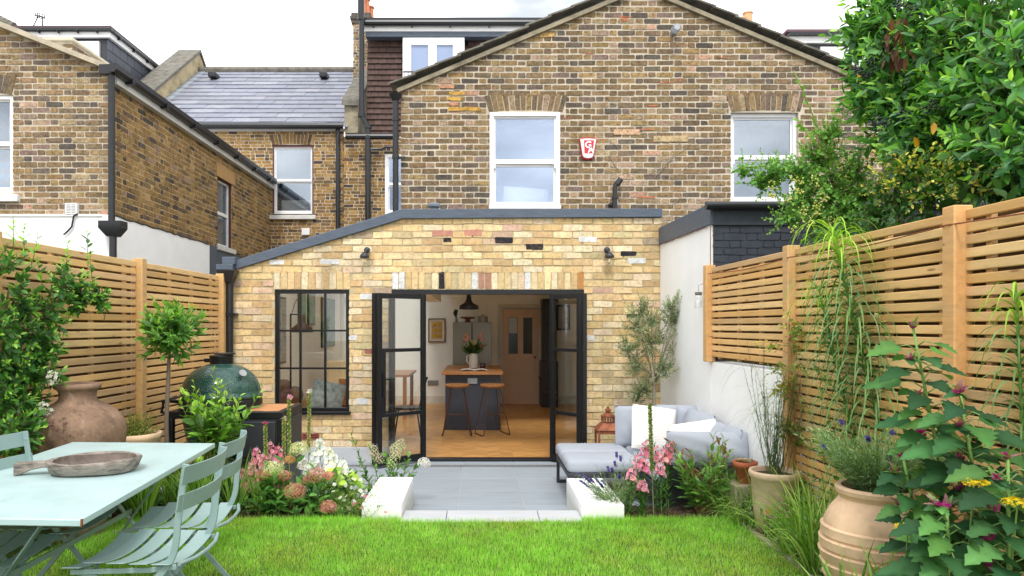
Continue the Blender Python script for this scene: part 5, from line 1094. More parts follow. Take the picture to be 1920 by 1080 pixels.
# ================================================================== VEGETATION
def T_oval():
    us=[0,.22,.48,.76,1.0]; wd=[0,.36,.5,.32,0]; v=[]; f=[]
    for i,u in enumerate(us):
        if wd[i]==0: v.append((u,0,-.10*u*u,0))
        else: v+= [(u,-wd[i],-.10*u*u+.05,0),(u,0,-.10*u*u,0),(u,wd[i],-.10*u*u+.05,0)]
    f=[(0,2,1),(0,3,2),(1,2,5,4),(2,3,6,5),(4,5,8,7),(5,6,9,8),(7,8,10),(8,9,10)]
    return np.array([x[:3] for x in v]),f
def T_small(): return np.array([(0,0,0),(.5,-.5,.04),(1,0,-.06),(.5,.5,.04)]),[(0,1,2,3)]
def T_serr():
    us=np.linspace(0,1,10); v=[];f=[]
    for i,u in enumerate(us):
        w=.5*min(1,u/.22)**.8*(1-u)**.75*1.35 if 0<u<1 else 0
        w*=1.24 if i%2 else .78
        w=max(w,.004); z=-.13*u*u
        v+=[(u-(.03 if i%2 else -.0),-w,z+.13*w),(u,0,z),(u-(.03 if i%2 else -.0),w,z+.13*w)]
    for i in range(9):
        b=3*i; f+=[(b,b+1,b+4,b+3),(b+1,b+2,b+5,b+4)]
    return np.array(v),f
def T_flor():
    v=[(0,0,0)];f=[]
    for k in range(4):
        a=k*PI/2
        for da,r in ((-.55,.42),(-.2,.52),(.2,.52),(.55,.42)): v.append((math.cos(a+da)*r,math.sin(a+da)*r,.06))
        b=1+4*k; f.append((0,b,b+1,b+2,b+3))
    return np.array(v),f
def T_daisy():
    v=[(0,0,0)];f=[]
    for k in range(9):
        a=k*2*PI/9
        for da,r in ((-.28,.45),(0,.52),(.28,.45)): v.append((math.cos(a+da)*r,math.sin(a+da)*r,.03))
        b=1+3*k; f.append((0,b,b+1,b+2))
    return np.array(v),f
def T_blade(): return np.array([(0,-.5,0),(0,.5,0),(.5,.38,-.06),(.5,-.38,-.06),(1,0,-.28)]),[(0,1,2,3),(3,2,4)]
def T_cup():
    v=[];f=[]
    for k in range(6):
        a=2*PI*k/6; v+=[(0.0,math.cos(a)*.18,math.sin(a)*.18),(.55,math.cos(a)*.32,math.sin(a)*.32),(.85,math.cos(a)*(.62+.14*(k%2)),math.sin(a)*(.62+.14*(k%2)))]
    for k in range(6):
        n=(k+1)%6
        for j in range(2): f.append((3*k+j,3*n+j,3*n+j+1,3*k+j+1))
    f.append(tuple(3*k for k in range(6))); return np.array(v),f
TPL={'oval':T_oval(),'small':T_small(),'serr':T_serr(),'flor':T_flor(),'daisy':T_daisy(),'blade':T_blade(),'cup':T_cup()}
class Leaves:
    def __init__(s): s.d={}
    def add(s,p,d,n,l,w,c,t='oval'): s.d.setdefault(t,[]).append((*p,*d,*n,l,w,*c))
    def build(s,name,mat,parent=None,smooth=True):
        Vs=[];Cs=[];sz=[];ix=[];base=0
        for t,rows in s.d.items():
            tv,tf=TPL[t]; A=np.asarray(rows,dtype=np.float64); N=len(A); K=len(tv)
            p=A[:,0:3]; d=A[:,3:6]; n=A[:,6:9]; l=A[:,9]; w=A[:,10]; c=A[:,11:14]
            d=d/np.maximum(1e-9,np.linalg.norm(d,axis=1,keepdims=True)); n=n-d*(n*d).sum(1,keepdims=True); n=n/np.maximum(1e-9,np.linalg.norm(n,axis=1,keepdims=True)); q=np.cross(n,d)
            V=p[:,None,:]+d[:,None,:]*(tv[None,:,0,None]*l[:,None,None])+q[:,None,:]*(tv[None,:,1,None]*w[:,None,None])+n[:,None,:]*(tv[None,:,2,None]*l[:,None,None])
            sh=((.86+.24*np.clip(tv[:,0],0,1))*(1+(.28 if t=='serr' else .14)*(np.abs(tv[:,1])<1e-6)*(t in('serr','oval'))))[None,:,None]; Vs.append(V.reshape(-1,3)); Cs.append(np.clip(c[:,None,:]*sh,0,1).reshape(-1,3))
            fs=[len(f) for f in tf]; fi=np.array([i for f in tf for i in f]); sz.append(np.tile(fs,N)); ix.append((fi[None,:]+(np.arange(N)*K)[:,None]+base).ravel()); base+=N*K
        me=bpy.data.meshes.new(name); V=np.concatenate(Vs); V=V-np.array(LOC.get(parent.name,(0,0,0)) if parent else (0,0,0))
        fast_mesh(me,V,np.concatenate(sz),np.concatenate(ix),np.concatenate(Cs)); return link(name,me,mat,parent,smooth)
def rv(z0=-1,z1=1):
    z=U(z0,z1); a=U(0,2*PI); r=math.sqrt(max(0,1-z*z)); return Vector((r*math.cos(a),r*math.sin(a),z))
def jc(cols,lo=.8,hi=1.2):
    c=lin(random.choice(cols)); k=U(lo,hi); return (c[0]*k*U(.92,1.08),c[1]*k,c[2]*k*U(.85,1.15))
STEM=(104,112,60)
def shoot(L,S,p,d,length,n,ll,lw,cols,up=.2,ang=55,t0=.12,tmpl='oval',r=.0035,stem=STEM,tip=None,jit=.25,taper=.45):
    p=Vector(p); d=Vector(d).normalized(); pts=[p.copy()]; ds=[d.copy()]; k=6
    for i in range(k):
        d=(d+Vector((0,0,up/k*2))+rv()*jit/k).normalized(); p=p+d*(length/k); pts.append(p.copy()); ds.append(d.copy())
    if S is not None: S.cur=lin(stem); S.tube(pts,[r*(1-.65*i/k) for i in range(k+1)],5,False)
    az=U(0,6)
    for i in range(n):
        t=t0+(1-t0)*i/max(1,n-1); x=t*k; j=min(k-1,int(x)); q=pts[j].lerp(pts[j+1],x-j); dd=ds[min(j+1,k)]
        az+=2.4+U(-.4,.4); s=dd.cross(Vector((.31,.9,.2))); s.normalize(); o=dd.cross(s); side=s*math.cos(az)+o*math.sin(az)
        a=R(ang*(1-.45*t)+U(-12,12)); ld=dd*math.cos(a)+side*math.sin(a)+Vector((0,0,-.12)); nn=dd-side*.2+Vector((0,0,.35))+rv()*.25
        kk=(1-taper*max(0,t-.55)/.45)*U(.6,1.2); c=jc(tip if (tip and t>.82) else cols); L.add(q,ld,nn,ll*kk,lw*kk,c,tmpl)
    return pts
def blob(L,S,c,r,n,length,nl,ll,lw,cols,sq=(1,1,1),up=.3,inner=.3,tip=None,ang=55,shell=.85,zmin=-1,tmpl='oval',rad=.004,stem=(96,80,56),jit=.3):
    c=Vector(c)
    for _ in range(n):
        v=rv(zmin,1); k=U(inner,shell); q=c+Vector((v.x*sq[0],v.y*sq[1],v.z*sq[2]))*(r*k)
        d=(v+Vector((0,0,up))+rv()*.5); shoot(L,S,q-d.normalized()*length*.4,d,length*U(.7,1.25),nl,ll,lw,cols,up*.5,ang,.1,tmpl,rad,stem,tip,jit)
def ribbon(m,p,d,length,w,droop,c,n=8,side=None,curl=0):
    p=Vector(p); d=Vector(d).normalized(); sd=side or d.cross(Vector((0,0,1))+rv()*.3); sd=Vector(sd).normalized(); b=len(m.v)
    for i in range(n+1):
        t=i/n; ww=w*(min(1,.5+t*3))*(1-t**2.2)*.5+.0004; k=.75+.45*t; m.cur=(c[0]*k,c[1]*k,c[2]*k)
        m.vert(p-sd*ww); m.vert(p+sd*ww); d=(d+Vector((0,0,-droop/n*(.4+1.6*t)))).normalized(); p=p+d*(length/n)
    for i in range(n): m.f.append([b+2*i,b+2*i+1,b+2*i+3,b+2*i+2])
def tuft(m,c,n,length,w,spread,droop,cols,base=.04):
    for _ in range(n):
        a=U(0,2*PI); k=U(0,1)**.7; d=Vector((math.cos(a)*spread*k,math.sin(a)*spread*k,1)); q=Vector(c)+Vector((math.cos(a),math.sin(a),0))*U(0,base)
        ribbon(m,q,d,length*U(.6,1.15),w*U(.7,1.2),droop*U(.5,1.4),jc(cols))
def plant(name,label,cat,loc,group=None): return thing(name,label,cat,loc,group),Leaves(),M()
def fin(t,L,S,mat='leaf',fname='foliage',stemname='stem'):
    if L.d: L.build(fname,MT[mat],t)
    if S.v: S.build(stemname,MT['stem'],t,smooth=True,fix=False)
G_LAUREL=[(88,146,62),(72,126,56),(104,164,70),(58,106,50),(122,180,78),(84,136,86),(116,162,112)]; G_TIP=[(150,200,78),(134,188,72),(166,210,96)]
G_DARK=[(62,106,50),(72,120,56),(54,92,46),(84,134,62)]
G_MID=[(104,156,70),(90,140,62),(120,172,82),(78,124,58)]
G_BRIGHT=[(142,186,78),(124,172,70),(158,200,94),(110,154,66)]
G_GREY=[(148,168,132),(130,154,118),(166,182,148),(112,138,100)]
class Flowers:
    def __init__(s): s.g=[Leaves()]
    def new(s): 
        if s.g[-1].d: s.g.append(Leaves())
    def add(s,*a): s.g[-1].add(*a)
    def build(s,name,mat,parent):
        for L in s.g:
            if L.d: L.build(name,mat,parent)
# ---- lawn grass
def lawn():
    N=150000; x=rng.uniform(-2.75,1.89,N); y=rng.uniform(3.35,5.24,N); keep=(rng.random(N)<np.clip((y-3.0)/1.0,.45,1))&~((x>-.60)&(x<.77)&(y>5.17))&~((y>5.22)&(x<-.58)&(x>-.89))&~((y>5.22)&(x>.75)&(x<1.09))
    x=x[keep];y=y[keep]
    n2=9000; xb=rng.uniform(-2.7,1.9,n2); yb=5.2+rng.normal(0,.035,n2); kb=~((xb>-.58)&(xb<.755)&(yb>5.185))&~((yb>5.25)&(xb<-.58)&(xb>-.89))&~((yb>5.25)&(xb>.75)&(xb<1.09)); x=np.concatenate([x,xb[kb]]); y=np.concatenate([y,yb[kb]]); N=len(x)
    a=rng.uniform(0,2*PI,N); lean=np.abs(rng.normal(.35,.3,N)); patch=np.sin(x*2.7+1)*np.sin(y*3.1+.5)+.6*np.sin(x*6.1-y*4.3)+.5*np.sin(x*13+y*9)
    h=np.clip(rng.normal(.029,.008,N)+.003*patch,.012,.06); h[len(h)-kb.sum():]*=1.35
    base=np.array([lin((156,208,80)),lin((138,198,66)),lin((172,216,94)),lin((196,218,130)),lin((122,180,62)),lin((224,224,172))]); pr=np.array([.34,.25,.2,.09,.09,.03])
    C=base[np.where(rng.random(N)<np.clip(.03+.12*np.sin(x*1.9+2)*np.sin(y*2.6+.4),0,.3),rng.choice([3,5],N),rng.choice(6,N,p=pr))]*rng.uniform(.72,1.12,(N,1))*(1+.05*patch[:,None]); C[:,0]*=1+.16*np.clip(-patch,0,2)
    A=np.stack([x,y,np.full(N,GZ-.003),np.cos(a)*lean,np.sin(a)*lean,np.ones(N),np.cos(a+.3),np.sin(a+.3),np.full(N,.25),h,rng.uniform(.0018,.0034,N),C[:,0],C[:,1],C[:,2]],1)
    L=Leaves(); L.d['blade']=A; o=L.build('lawn_grass',MT['grass'],None); struct(o,None,'stuff'); tag(o,'short bright green lawn grass in front of the step and blocks','grass')
lawn()
# ---- bay tree
t,L,S=plant('bay_tree','clipped lollipop bay tree on a bare stem in front of the left fence','tree',(PX(317,5.85),5.85,.12))
x0,y0=PX(320,5.85),5.85; S.cur=lin((120,106,92)); S.tube([(x0-.02,y0,.1),(x0-.03,y0,.5),(x0-.035,y0,.8),(x0-.02,y0,1.15),(x0-.01,y0,1.4)],[.022,.02,.018,.017,.012],10)
blob(L,S,(x0,y0,PZ(622,5.85)),.235,125,.16,9,.098,.036,[(104,154,66),(90,138,58),(120,170,74),(76,122,54)],(1.05,1,.95),.45,.15,[(156,194,84),(134,180,70)],50,.95)
fin(t,L,S,'leaf','crown','trunk')
# ---- lemon bush
t,L,S=plant('lemon_bush','bright green citrus bush growing in the charcoal pot by the grill','bush',pt)
for i in range(42):
    a=U(0,2*PI); d=Vector((math.cos(a)*U(.1,.75),math.sin(a)*U(.1,.6),1)); shoot(L,S,(pt[0]+U(-.05,.05),pt[1]+U(-.05,.05),.5),d,U(.38,.74),12,.125,.06,[(122,170,66),(96,146,50),(130,176,66),(80,126,46)],.1,62,.2,'oval',.005,tip=[(160,200,74)],taper=.6)
fin(t,L,S,'leaf')
m=M(); 
gc=simple('green_citrus',(128,168,50),.4,0,.1,20)
for dx,dy,dz in ((-.03,-.2,.45),(.09,-.18,.36)): m=M(); m.sphere((pt[0]+dx,pt[1]+dy,pt[2]+dz),.032,12,8,(1,1,1.25)); m.build('lime_fruit',gc,t,smooth=True)
# ---- sedum in planter
t,L,S=plant('sedum','low mound of yellow green sedum filling the round planter','plant',bc_)
blob(L,S,(bc_[0],bc_[1],.72),.2,170,.12,10,.024,.012,[(128,158,62),(146,168,70),(98,136,56),(168,170,80)],(1,1,.75),.6,.2,None,60,1,-.2,'small',.002,(130,110,70))
fin(t,L,S,'leaf_m')
# ---- climber on left fence
t,L,S=plant('climber','dark glossy jasmine climber with woody stems sprawling over the left fence','climber',(-2.95,4.5,.1))
CL=[(66,112,50),(78,128,56),(54,96,46),(92,146,62)]; CT=[(142,192,74),(156,204,84)]
bl_=[(10,690,4.45,.20,60),(60,620,4.6,.20,40),(35,560,4.5,.18,30),(90,575,4.75,.16,30),(150,560,5.05,.13,46),(120,540,4.85,.14,28),(185,560,5.25,.08,24),(20,760,4.4,.2,60),(70,700,4.65,.15,40),(40,820,4.3,.18,46),(85,650,4.7,.13,36),(10,500,4.35,.16,16),(5,620,4.35,.2,36),(60,760,4.55,.12,30),(90,700,4.62,.1,18)]
for px,py,Y,r_,n in bl_: blob(L,S,(PX(px,Y)+.0,Y,PZ(py,Y)),r_*.95,int(n*.7),.14,9,.068,.03,CL,(.32,1,1),.25,.2,CT,55,1,-1,'oval',.003,(110,92,70))
for px,py,Y in ((40,450,4.7),(75,500,4.8),(20,430,4.6),(120,470,4.95),(170,500,5.15),(190,560,5.3),(50,470,4.75),(160,460,5.1)):
    shoot(L,S,(PX(px,Y)+.02,Y,PZ(py+40,Y)),(U(-.2,.3),U(-.3,.3),1),U(.16,.26),9,.07,.03,CT+CL[:1],.1,55)
S.cur=lin((120,100,80))
for pts in (((60,830),(70,760),(62,690),(80,640),(75,580),(100,545)),((110,760),(95,700),(100,640),(140,590),(165,565)),((20,800),(30,700),(55,650),(20,600),(30,540))):
    S.tube([(fxL(4.7)+.05,4.72+(a-70)/260,PZ(b,4.72)) for a,b in pts],[.010,.009,.008,.007,.006,.004][:len(pts)],7)
fin(t,L,S,'leaf')
L=Flowers()
for px,py in ((97,705),(82,763),(100,712),(88,768)):
    L.new()
    for _ in range(14):
        v=rv(); L.add(Vector((PX(px,4.45),4.45,PZ(py,4.45)))+v*.03,v.cross(rv()),v+Vector((0,-1,.3)),.022,.022,lin((240,236,222)),'flor')
L.build('white_flower',MT['petal'],t)
# ---- olive
t,L,S=plant('olive_tree','young silvery olive tree against the brick in the corner behind the sofa','tree',(PX(1225,7.66),7.66,0))
oy=7.66; ox=PX(1224,oy); S.cur=lin((150,140,122)); S.tube([(ox,oy,0),(ox+.01,oy,.6),(ox+.015,oy,.95),(ox-.01,oy,1.15)],[.026,.022,.018,.014],8)
OL=[(150,164,126),(128,146,108),(168,180,146),(106,126,90),(184,192,164)]
for px,py,r_,n in ((1225,640,.20,46),(1190,610,.13,26),(1265,600,.14,26),(1205,580,.11,20),(1255,575,.09,16),(1285,620,.08,14),(1180,655,.13,26),(1195,690,.12,22),(1240,690,.12,20),(1210,730,.10,18),(1275,660,.10,16),(1195,745,.10,20),(1225,600,.12,18),(1285,590,.05,8)):
    b=Vector((PX(px,oy),oy+U(-.12,.1),PZ(py,oy))); S.cur=lin((140,132,112)); S.tube([(ox+.01,oy,1.0+U(-.1,.1)),tuple((Vector((ox,oy,1.1))+b)/2+rv()*.04),tuple(b)],[.009,.006,.003],5)
    blob(L,S,b,r_,int(n*1.5),.19,17,.046,.0125,OL,(1,1,1),.5,.1,None,50,1,-1,'small',.0016,(150,146,116),.5)
fin(t,L,S,'leaf_m','crown','trunk')
# ---- big laurel beyond right fence
t,L,S=plant('laurel_tree','large glossy laurel tree with dark berries overhanging the right fence','tree',(3.3,4.6,-.03))
S.cur=lin((104,86,66))
trunks=[((3.6,5.1,0),(3.6,5.1,1.6),(3.45,5.1,2.6),(3.4,5.2,3.4)),((3.55,5.0,1.4),(3.45,4.7,2.4),(3.3,4.5,3.0)),((3.6,5.1,1.7),(3.7,5.4,2.8),(3.6,5.5,3.6))]
for q in trunks: S.tube(q,[.055,.045,.03,.015][:len(q)],8)
BL=[(1650,40,5.2,.26,36),(1720,30,5.0,.34,46),(1800,30,4.6,.36,50),(1880,40,4.2,.36,50),(1620,20,5.3,.14,14),(1690,110,5.0,.30,44),(1640,150,5.2,.24,40),(1600,85,5.3,.1,12),(1760,120,4.7,.36,56),(1850,130,4.3,.36,56),(1910,150,3.9,.36,50),(1690,190,4.95,.28,46),(1720,240,4.8,.28,48),(1670,235,5.0,.2,34),(1800,220,4.5,.32,54),(1880,230,4.1,.30,54),(1770,290,4.6,.24,44),(1850,300,4.2,.24,46),(1910,290,3.8,.24,40),(1625,190,5.25,.15,24),(1660,210,5.1,.16,24),(1720,300,4.8,.2,34),(1890,330,4.0,.16,30),(1590,60,5.35,.06,8),(1600,165,5.3,.1,12)]
for px,py,Y,r_,n in BL:
    c=P(px,py,Y); c.x+=.08
    blob(L,S,c,r_*1.05,int(n*1.0),.27,11,.110,.043,G_LAUREL,(1,1,1),.25,.3,G_TIP,58,1.0,-1,'oval',.004,(100,92,60))
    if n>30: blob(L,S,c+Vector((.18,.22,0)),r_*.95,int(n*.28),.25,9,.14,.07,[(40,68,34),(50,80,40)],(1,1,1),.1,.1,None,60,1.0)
for px,py,Y in ((1795,210,4.3),(1752,240,4.6),(1640,125,5.0)):
    c=P(px,py,Y-.35)
    L.add(c+Vector((0,.2,0)),rv()+Vector((0,0,-.8)),Vector((0,-1,.2))+rv()*.4,.08,.036,lin((206,150,44)),'oval')
fin(t,L,S,'leaf','crown','trunk')
BB=simple('blue_black_berry',(24,26,38),.3,0,.1)
for px,py,Y in ((1650,225,4.75),(1690,215,4.65),(1640,115,4.95),(1625,140,4.95),(1720,20,4.7),(1745,200,4.4),(1655,235,4.7),(1610,135,5.0),(1690,10,4.8)):
    c=P(px,py,Y); m=M()
    for _ in range(22): v=rv(); m.sphere(c+Vector((v.x,v.y,v.z*.7))*.07*U(.3,1),.0085,6,4)
    m.build('berry_cluster',BB,t,smooth=True)
m=M(); c=P(1682,30,4.7); m.cur=lin((96,58,40))
for i in range(26): ribbon(m,c+Vector((U(-.06,.06),U(-.05,.05),-U(0,.32))),(U(-.4,.4),U(-.4,.4),-1),U(.06,.12),.035,.3,jc([(104,66,46),(84,52,38),(126,84,58)]),5)
m.build('dead_leaves',MT['leaf_m'],t,fix=False)
# ---- small leaved shrub with pale berries
t,L,S=plant('berry_shrub','round leaved shrub with pale green berries leaning over the fence by the black brick','shrub',(2.9,5.6,-.03))
S.cur=lin((128,98,76)); S.tube([P(1660,480,5.6),P(1600,420,5.6),P(1560,340,5.6),P(1530,250,5.5)],[.03,.022,.014,.006],7); S.tube([(2.95,5.6,0),P(1660,480,5.6)],[.04,.03],7); S.tube([P(1660,480,5.6),P(1640,400,5.5),P(1650,340,5.5)],[.028,.02,.01],7)
BC=[(122,176,80),(106,158,72),(140,192,92),(88,138,64)]
for px,py,Y,r_,n in ((1540,300,5.6,.17,40),(1500,330,5.7,.15,34),(1450,330,5.75,.12,26),(1560,360,5.5,.18,40),(1510,380,5.6,.15,34),(1600,320,5.4,.17,36),(1590,400,5.4,.16,34),(1530,420,5.5,.13,28),(1620,370,5.3,.15,30),(1640,430,5.2,.12,22),(1425,345,5.8,.08,14),(1555,255,5.5,.1,18),(1480,410,5.65,.09,14),(1570,440,5.4,.1,18),(1395,325,5.85,.05,8)):
    blob(L,S,P(px,py,Y),r_,int(n*1.3),.2,13,.046,.028,BC,(1,1,1),.3,.15,[(132,178,76)],58,1.0,-1,'oval',.0025,(120,110,70),.5)
for a in (((1560,300,5.4),(1530,230,5.4),(1505,170,5.4),(1488,132,5.4)),((1560,300,5.4),(1520,260,5.45),(1497,225,5.5)),((1500,330,5.6),(1440,310,5.7),(1385,315,5.75))):
    pts=[P(*q) for q in a]; S.cur=lin((130,150,70)); S.tube(pts,[.005]*len(pts),5)
    for i in range(16):
        s=i/15*(len(pts)-1); j=min(len(pts)-2,int(s)); q=pts[j].lerp(pts[j+1],s-j); L.add(q,rv()+Vector((0,0,.3)),rv()+Vector((0,-1,.5)),.048,.03,jc([(128,176,64),(110,160,56)]),'oval')
fin(t,L,S,'leaf')
m=M()
for px,py in ((1500,360),(1480,375),(1530,340),(1585,330),(1600,310),(1530,400),(1515,415),(1490,430),(1545,370),(1450,350),(1560,410),(1580,310),(1508,395),(1440,365),(1495,340),(1535,385)):
    c=P(px,py,5.35); m=M()
    for _ in range(16): m.cur=jc([(190,190,96),(170,182,90),(206,204,120)]); m.sphere(c+rv()*.06*U(.2,1),.0075,6,4)
    m.build('berry_cluster',MT['stem'],t,smooth=True,fix=False)
# ---- variegated euonymus
t,L,S=plant('variegated_shrub','yellow edged variegated shrub between the berry shrub and the laurel, over the fence','shrub',(2.75,4.7,-.03))
S.cur=lin((110,90,60)); S.tube([(2.8,4.7,0),P(1740,400,4.7),P(1720,330,4.6)],[.02,.014,.006],6)
for px,py,Y,r_,n in ((1660,330,4.7,.10,14),(1690,320,4.6,.12,20),(1740,320,4.4,.12,20),(1780,345,4.2,.1,16),(1820,350,4.0,.09,14),(1670,360,4.7,.1,14),(1800,375,4.05,.06,8),(1730,360,4.5,.1,12)):
    blob(L,S,P(px,py,Y),r_,int(n*.75),.15,9,.042,.024,[(222,212,104),(120,160,66),(100,146,60),(206,200,90),(92,136,58)],(1,1,1),.3,.3,[(236,224,110)],55,1.1,-1,'oval',.002)
for px,py,Y,r_,n in ((1690,390,4.75,.14,26),(1750,375,4.55,.14,26),(1650,400,4.85,.12,20),(1700,430,4.6,.08,12),(1800,330,4.4,.14,26),(1840,345,4.1,.12,20)):
    blob(L,S,P(px,py,Y),r_,n,.18,9,.06,.03,G_DARK,(1,1,1),.2,.2,None,58,1.0)
fin(t,L,S,'leaf')
# ---- dark hedge mass behind right fence (keeps the slat gaps dark)
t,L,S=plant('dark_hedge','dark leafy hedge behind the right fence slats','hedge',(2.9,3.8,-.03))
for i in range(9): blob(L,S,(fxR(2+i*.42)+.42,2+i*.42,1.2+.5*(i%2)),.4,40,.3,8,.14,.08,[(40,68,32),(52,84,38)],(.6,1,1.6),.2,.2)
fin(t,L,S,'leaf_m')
# ================================================================== LEFT BED
def spike(L,S,F_,p,h,cols,flower_from=.70,n=11,size=.032,lean=(0,0),lc=G_MID,leafl=.06,leafw=.012,nl=26):
    F_.new(); d=Vector((lean[0],lean[1],1)).normalized(); pts=shoot(L,S,p,d,h,nl,leafl,leafw,lc,.05,50,.05,'oval',.004,(110,140,70),None,.12,.5)
    for i in range(n):
        t=flower_from+(1-flower_from)*i/n; x=t*6; j=min(5,int(x)); q=pts[j].lerp(pts[j+1],x-j); a=i*2.4; dd=Vector((math.cos(a),math.sin(a)-.3,.1+.3*t)); k=size*(1.15-.55*i/n)
        F_.add(q+dd*.006,dd,rv(),k,k*.95,jc(cols,.85,1.12),'cup')
        F_.add(q+dd*k*.7,dd.cross(rv()),dd,k*1.0,k*1.0,jc(cols,.9,1.15),'flor')
PINK=[(246,172,190),(250,190,200),(242,150,176),(252,206,208)]; WHT=[(244,244,240),(238,238,228)]
def snap(label,spots,cols,Y,h0,zb=.13,name='snapdragon',group=None,**k):
    b=P(spots[0][0],spots[0][1],Y); t,L,S=plant(name,label,'flower',(b.x,Y,zb),group); F_=Flowers()
    for px,py,dy in spots:
        tp=P(px,py,Y+dy); x=tp.x+U(-.05,.05); spike(L,S,F_,(x,Y+dy+U(-.03,.03),zb),max(.2,tp.z-zb),cols,lean=((tp.x-x)*2,0),**k)
    fin(t,L,S,'leaf_m'); F_.build('flower',MT['petal'],t); return t
snap('pink snapdragon clump beside the back of the far folding chair',[(470,868,0),(482,840,.05),(497,850,0),(510,828,.1),(462,905,-.1),(476,900,-.15),(520,838,.1),(488,880,-.1),(455,880,.05),(503,865,.05),(535,905,-.1)],PINK,5.72,.5,lc=G_GREY+G_MID,size=.036)
snap('white snapdragon clump standing before the grey plinth left of the doors',[(600,822,.1),(592,850,0),(612,858,0),(625,848,.1),(640,865,0),(580,872,0),(606,880,-.1),(636,890,-.05),(648,880,.0),(570,858,.1),(622,878,0),(615,838,.08)],WHT,5.85,.5,size=.042)
for i,(px,py,Y,lb,tc) in enumerate(((541,745,5.8,'tall spent flower spike with pink tip in front of the grill cabinet',(236,170,190)),(497,795,5.75,'spent flower spike with small pink blooms left of the tallest spike',(238,120,150)),(576,735,6.0,'tall thin seed spike with white tip below the black window',(240,232,222)),(530,785,5.9,'green seed spike with cream blooms beside the tallest spike',(232,214,190)))):
    tp=P(px,py,Y); t,L,S=plant('seed_spike',lb,'flower',(tp.x,Y,.12),'tall spent spikes in the left bed'); F_=Flowers(); h=tp.z-.12
    pts=shoot(L,S,(tp.x+.01,Y,.12),(0,0,1),h,14,.05,.012,G_MID,.0,50,.0,'oval',.005,(134,148,86),None,.04)
    for k in range(75):
        x=6*(.45+.54*k/75); j=min(5,int(x)); q=pts[j].lerp(pts[j+1],x-j); a=k*2.4; dd=Vector((math.cos(a),math.sin(a),.6)); L.add(q,dd,rv(),.019,.013,jc([(150,172,92),(128,154,76),(186,176,120)]),'cup')
    F_.new()
    for k in range(5): F_.add(pts[6]+rv()*.016,rv()+Vector((0,-.6,.3)),rv(),.034,.034,jc([tc]),'flor')
    for k in range(2): F_.new(); q=pts[3+k]; F_.add(q+Vector((.015,-.01,0)),Vector((.4,-1,0)),rv(),.03,.03,jc([(236,190,170)]),'flor')
    fin(t,L,S,'leaf_m'); F_.build('flower',MT['petal'],t)
def head(c,r,cols,parent,n=130,sq=(1.1,1.1,.85),fs=.019,name='flower_head'):
    L=Leaves(); c=Vector(c)
    for i in range(n):
        z=1-1.55*(i+.5)/n; a=i*2.4; q=math.sqrt(max(0,1-z*z)); v=Vector((q*math.cos(a),q*math.sin(a),z)); k=U(.86,1.04)
        L.add(c+Vector((v.x*sq[0],v.y*sq[1],v.z*sq[2]))*r*k,v.cross(rv()),v+rv()*.35,fs*U(.8,1.2)*(r/.075)**.4,fs*(r/.075)**.4,jc(cols,.78,1.15),'flor')
    return L.build(name,MT['petal'],parent)
LIME=[(234,238,170),(224,230,152),(242,242,196)]; ROSE=[(236,160,142),(228,144,132),(242,182,158),(222,164,128)]; PEACH=[(232,196,132),(226,180,126)]
t,L,S=plant('hydrangea','hydrangea bush with pale lime and dusty rose flower heads at the lawn edge','bush',(PX(560,5.5),5.5,.12))
for px,py,Y,r_,cols in ((561,843,5.55,.073,LIME),(513,880,5.4,.073,LIME),(543,862,5.6,.042,PEACH),(594,893,5.45,.078,ROSE),(617,894,5.5,.05,ROSE),(553,922,5.32,.078,ROSE),(615,951,5.27,.062,ROSE),(497,890,5.5,.055,ROSE),(533,893,5.5,.055,ROSE),(580,900,5.5,.05,ROSE)):
    c=P(px,py,Y); head(c,r_,cols,t)
    bx=PX(555,5.5)+(c.x-PX(555,5.5))*.5; shoot(L,S,(bx+U(-.06,.06),Y+.08,.12),(c.x-bx,-.08,c.z-.12),(Vector((bx,Y+.08,.12))-c).length-.02,9,.12,.06,G_MID,.0,70,.2,'oval',.006,(120,100,64),None,.1,.2)
for i in range(34): shoot(L,S,(PX(U(475,645),5.5),U(5.34,5.66),.12),(U(-.5,.5),U(-.6,.2),1),U(.18,.36),9,.105,.05,G_DARK+G_MID,.1,65,.2)
fin(t,L,S,'leaf_m')
t,L,S=plant('daisy_mound','airy mound of small white and pink daisies spilling onto the left white block','flower',(PX(680,5.3),5.3,.12)); F_=Flowers()
for i in range(150):
    a=U(0,2*PI); shoot(L,S,(PX(672,5.38)+U(-.16,.12),5.36+U(-.10,.16),.12),(math.cos(a)*.8,math.sin(a)*.6-.1,1),U(.12,.34),9,.03,.008,[(132,162,76),(112,146,66),(152,176,92)],-.1,50,.1,'small',.0016,(120,140,80))
for i in range(44):
    q=Vector((PX(U(622,730),5.3),U(5.14,5.4),U(.2,.42))); col=random.choice([(246,246,244)]*3+[(228,140,160)]); F_.new(); F_.add(q,rv(),Vector((U(-.3,.3),-.8,.7)),.030,.030,lin(col),'daisy'); F_.add(q+Vector((0,-.003,.002)),rv(),Vector((0,-.8,.7)),.010,.010,lin((230,196,70)),'flor')
fin(t,L,S,'leaf_m'); F_.build('flower',MT['petal'],t)
t,L,S=plant('lime_foliage','small mound of yellow green scalloped leaves between the hydrangea and white block','plant',(PX(645,5.6),5.6,.12))
for i in range(60): q=Vector((PX(U(612,672),5.6),U(5.5,5.8),U(.22,.40))); L.add(q,rv(-.2,.4),Vector((U(-.3,.3),-.5,1)),.07,.07,jc([(170,198,74),(150,184,64),(190,208,96)]),'oval')
for i in range(16): S.cur=lin((130,160,70)); S.tube([(PX(645,5.6),5.65,.12),(PX(645,5.6)+U(-.14,.14),5.62,.33)],.003,5)
fin(t,L,S,'leaf_m')
t,L,S=plant('panicle_hydrangea','loose white panicle hydrangea arching over the far end of the left block','bush',(PX(715,6.35),6.35,0)); HY=6.35
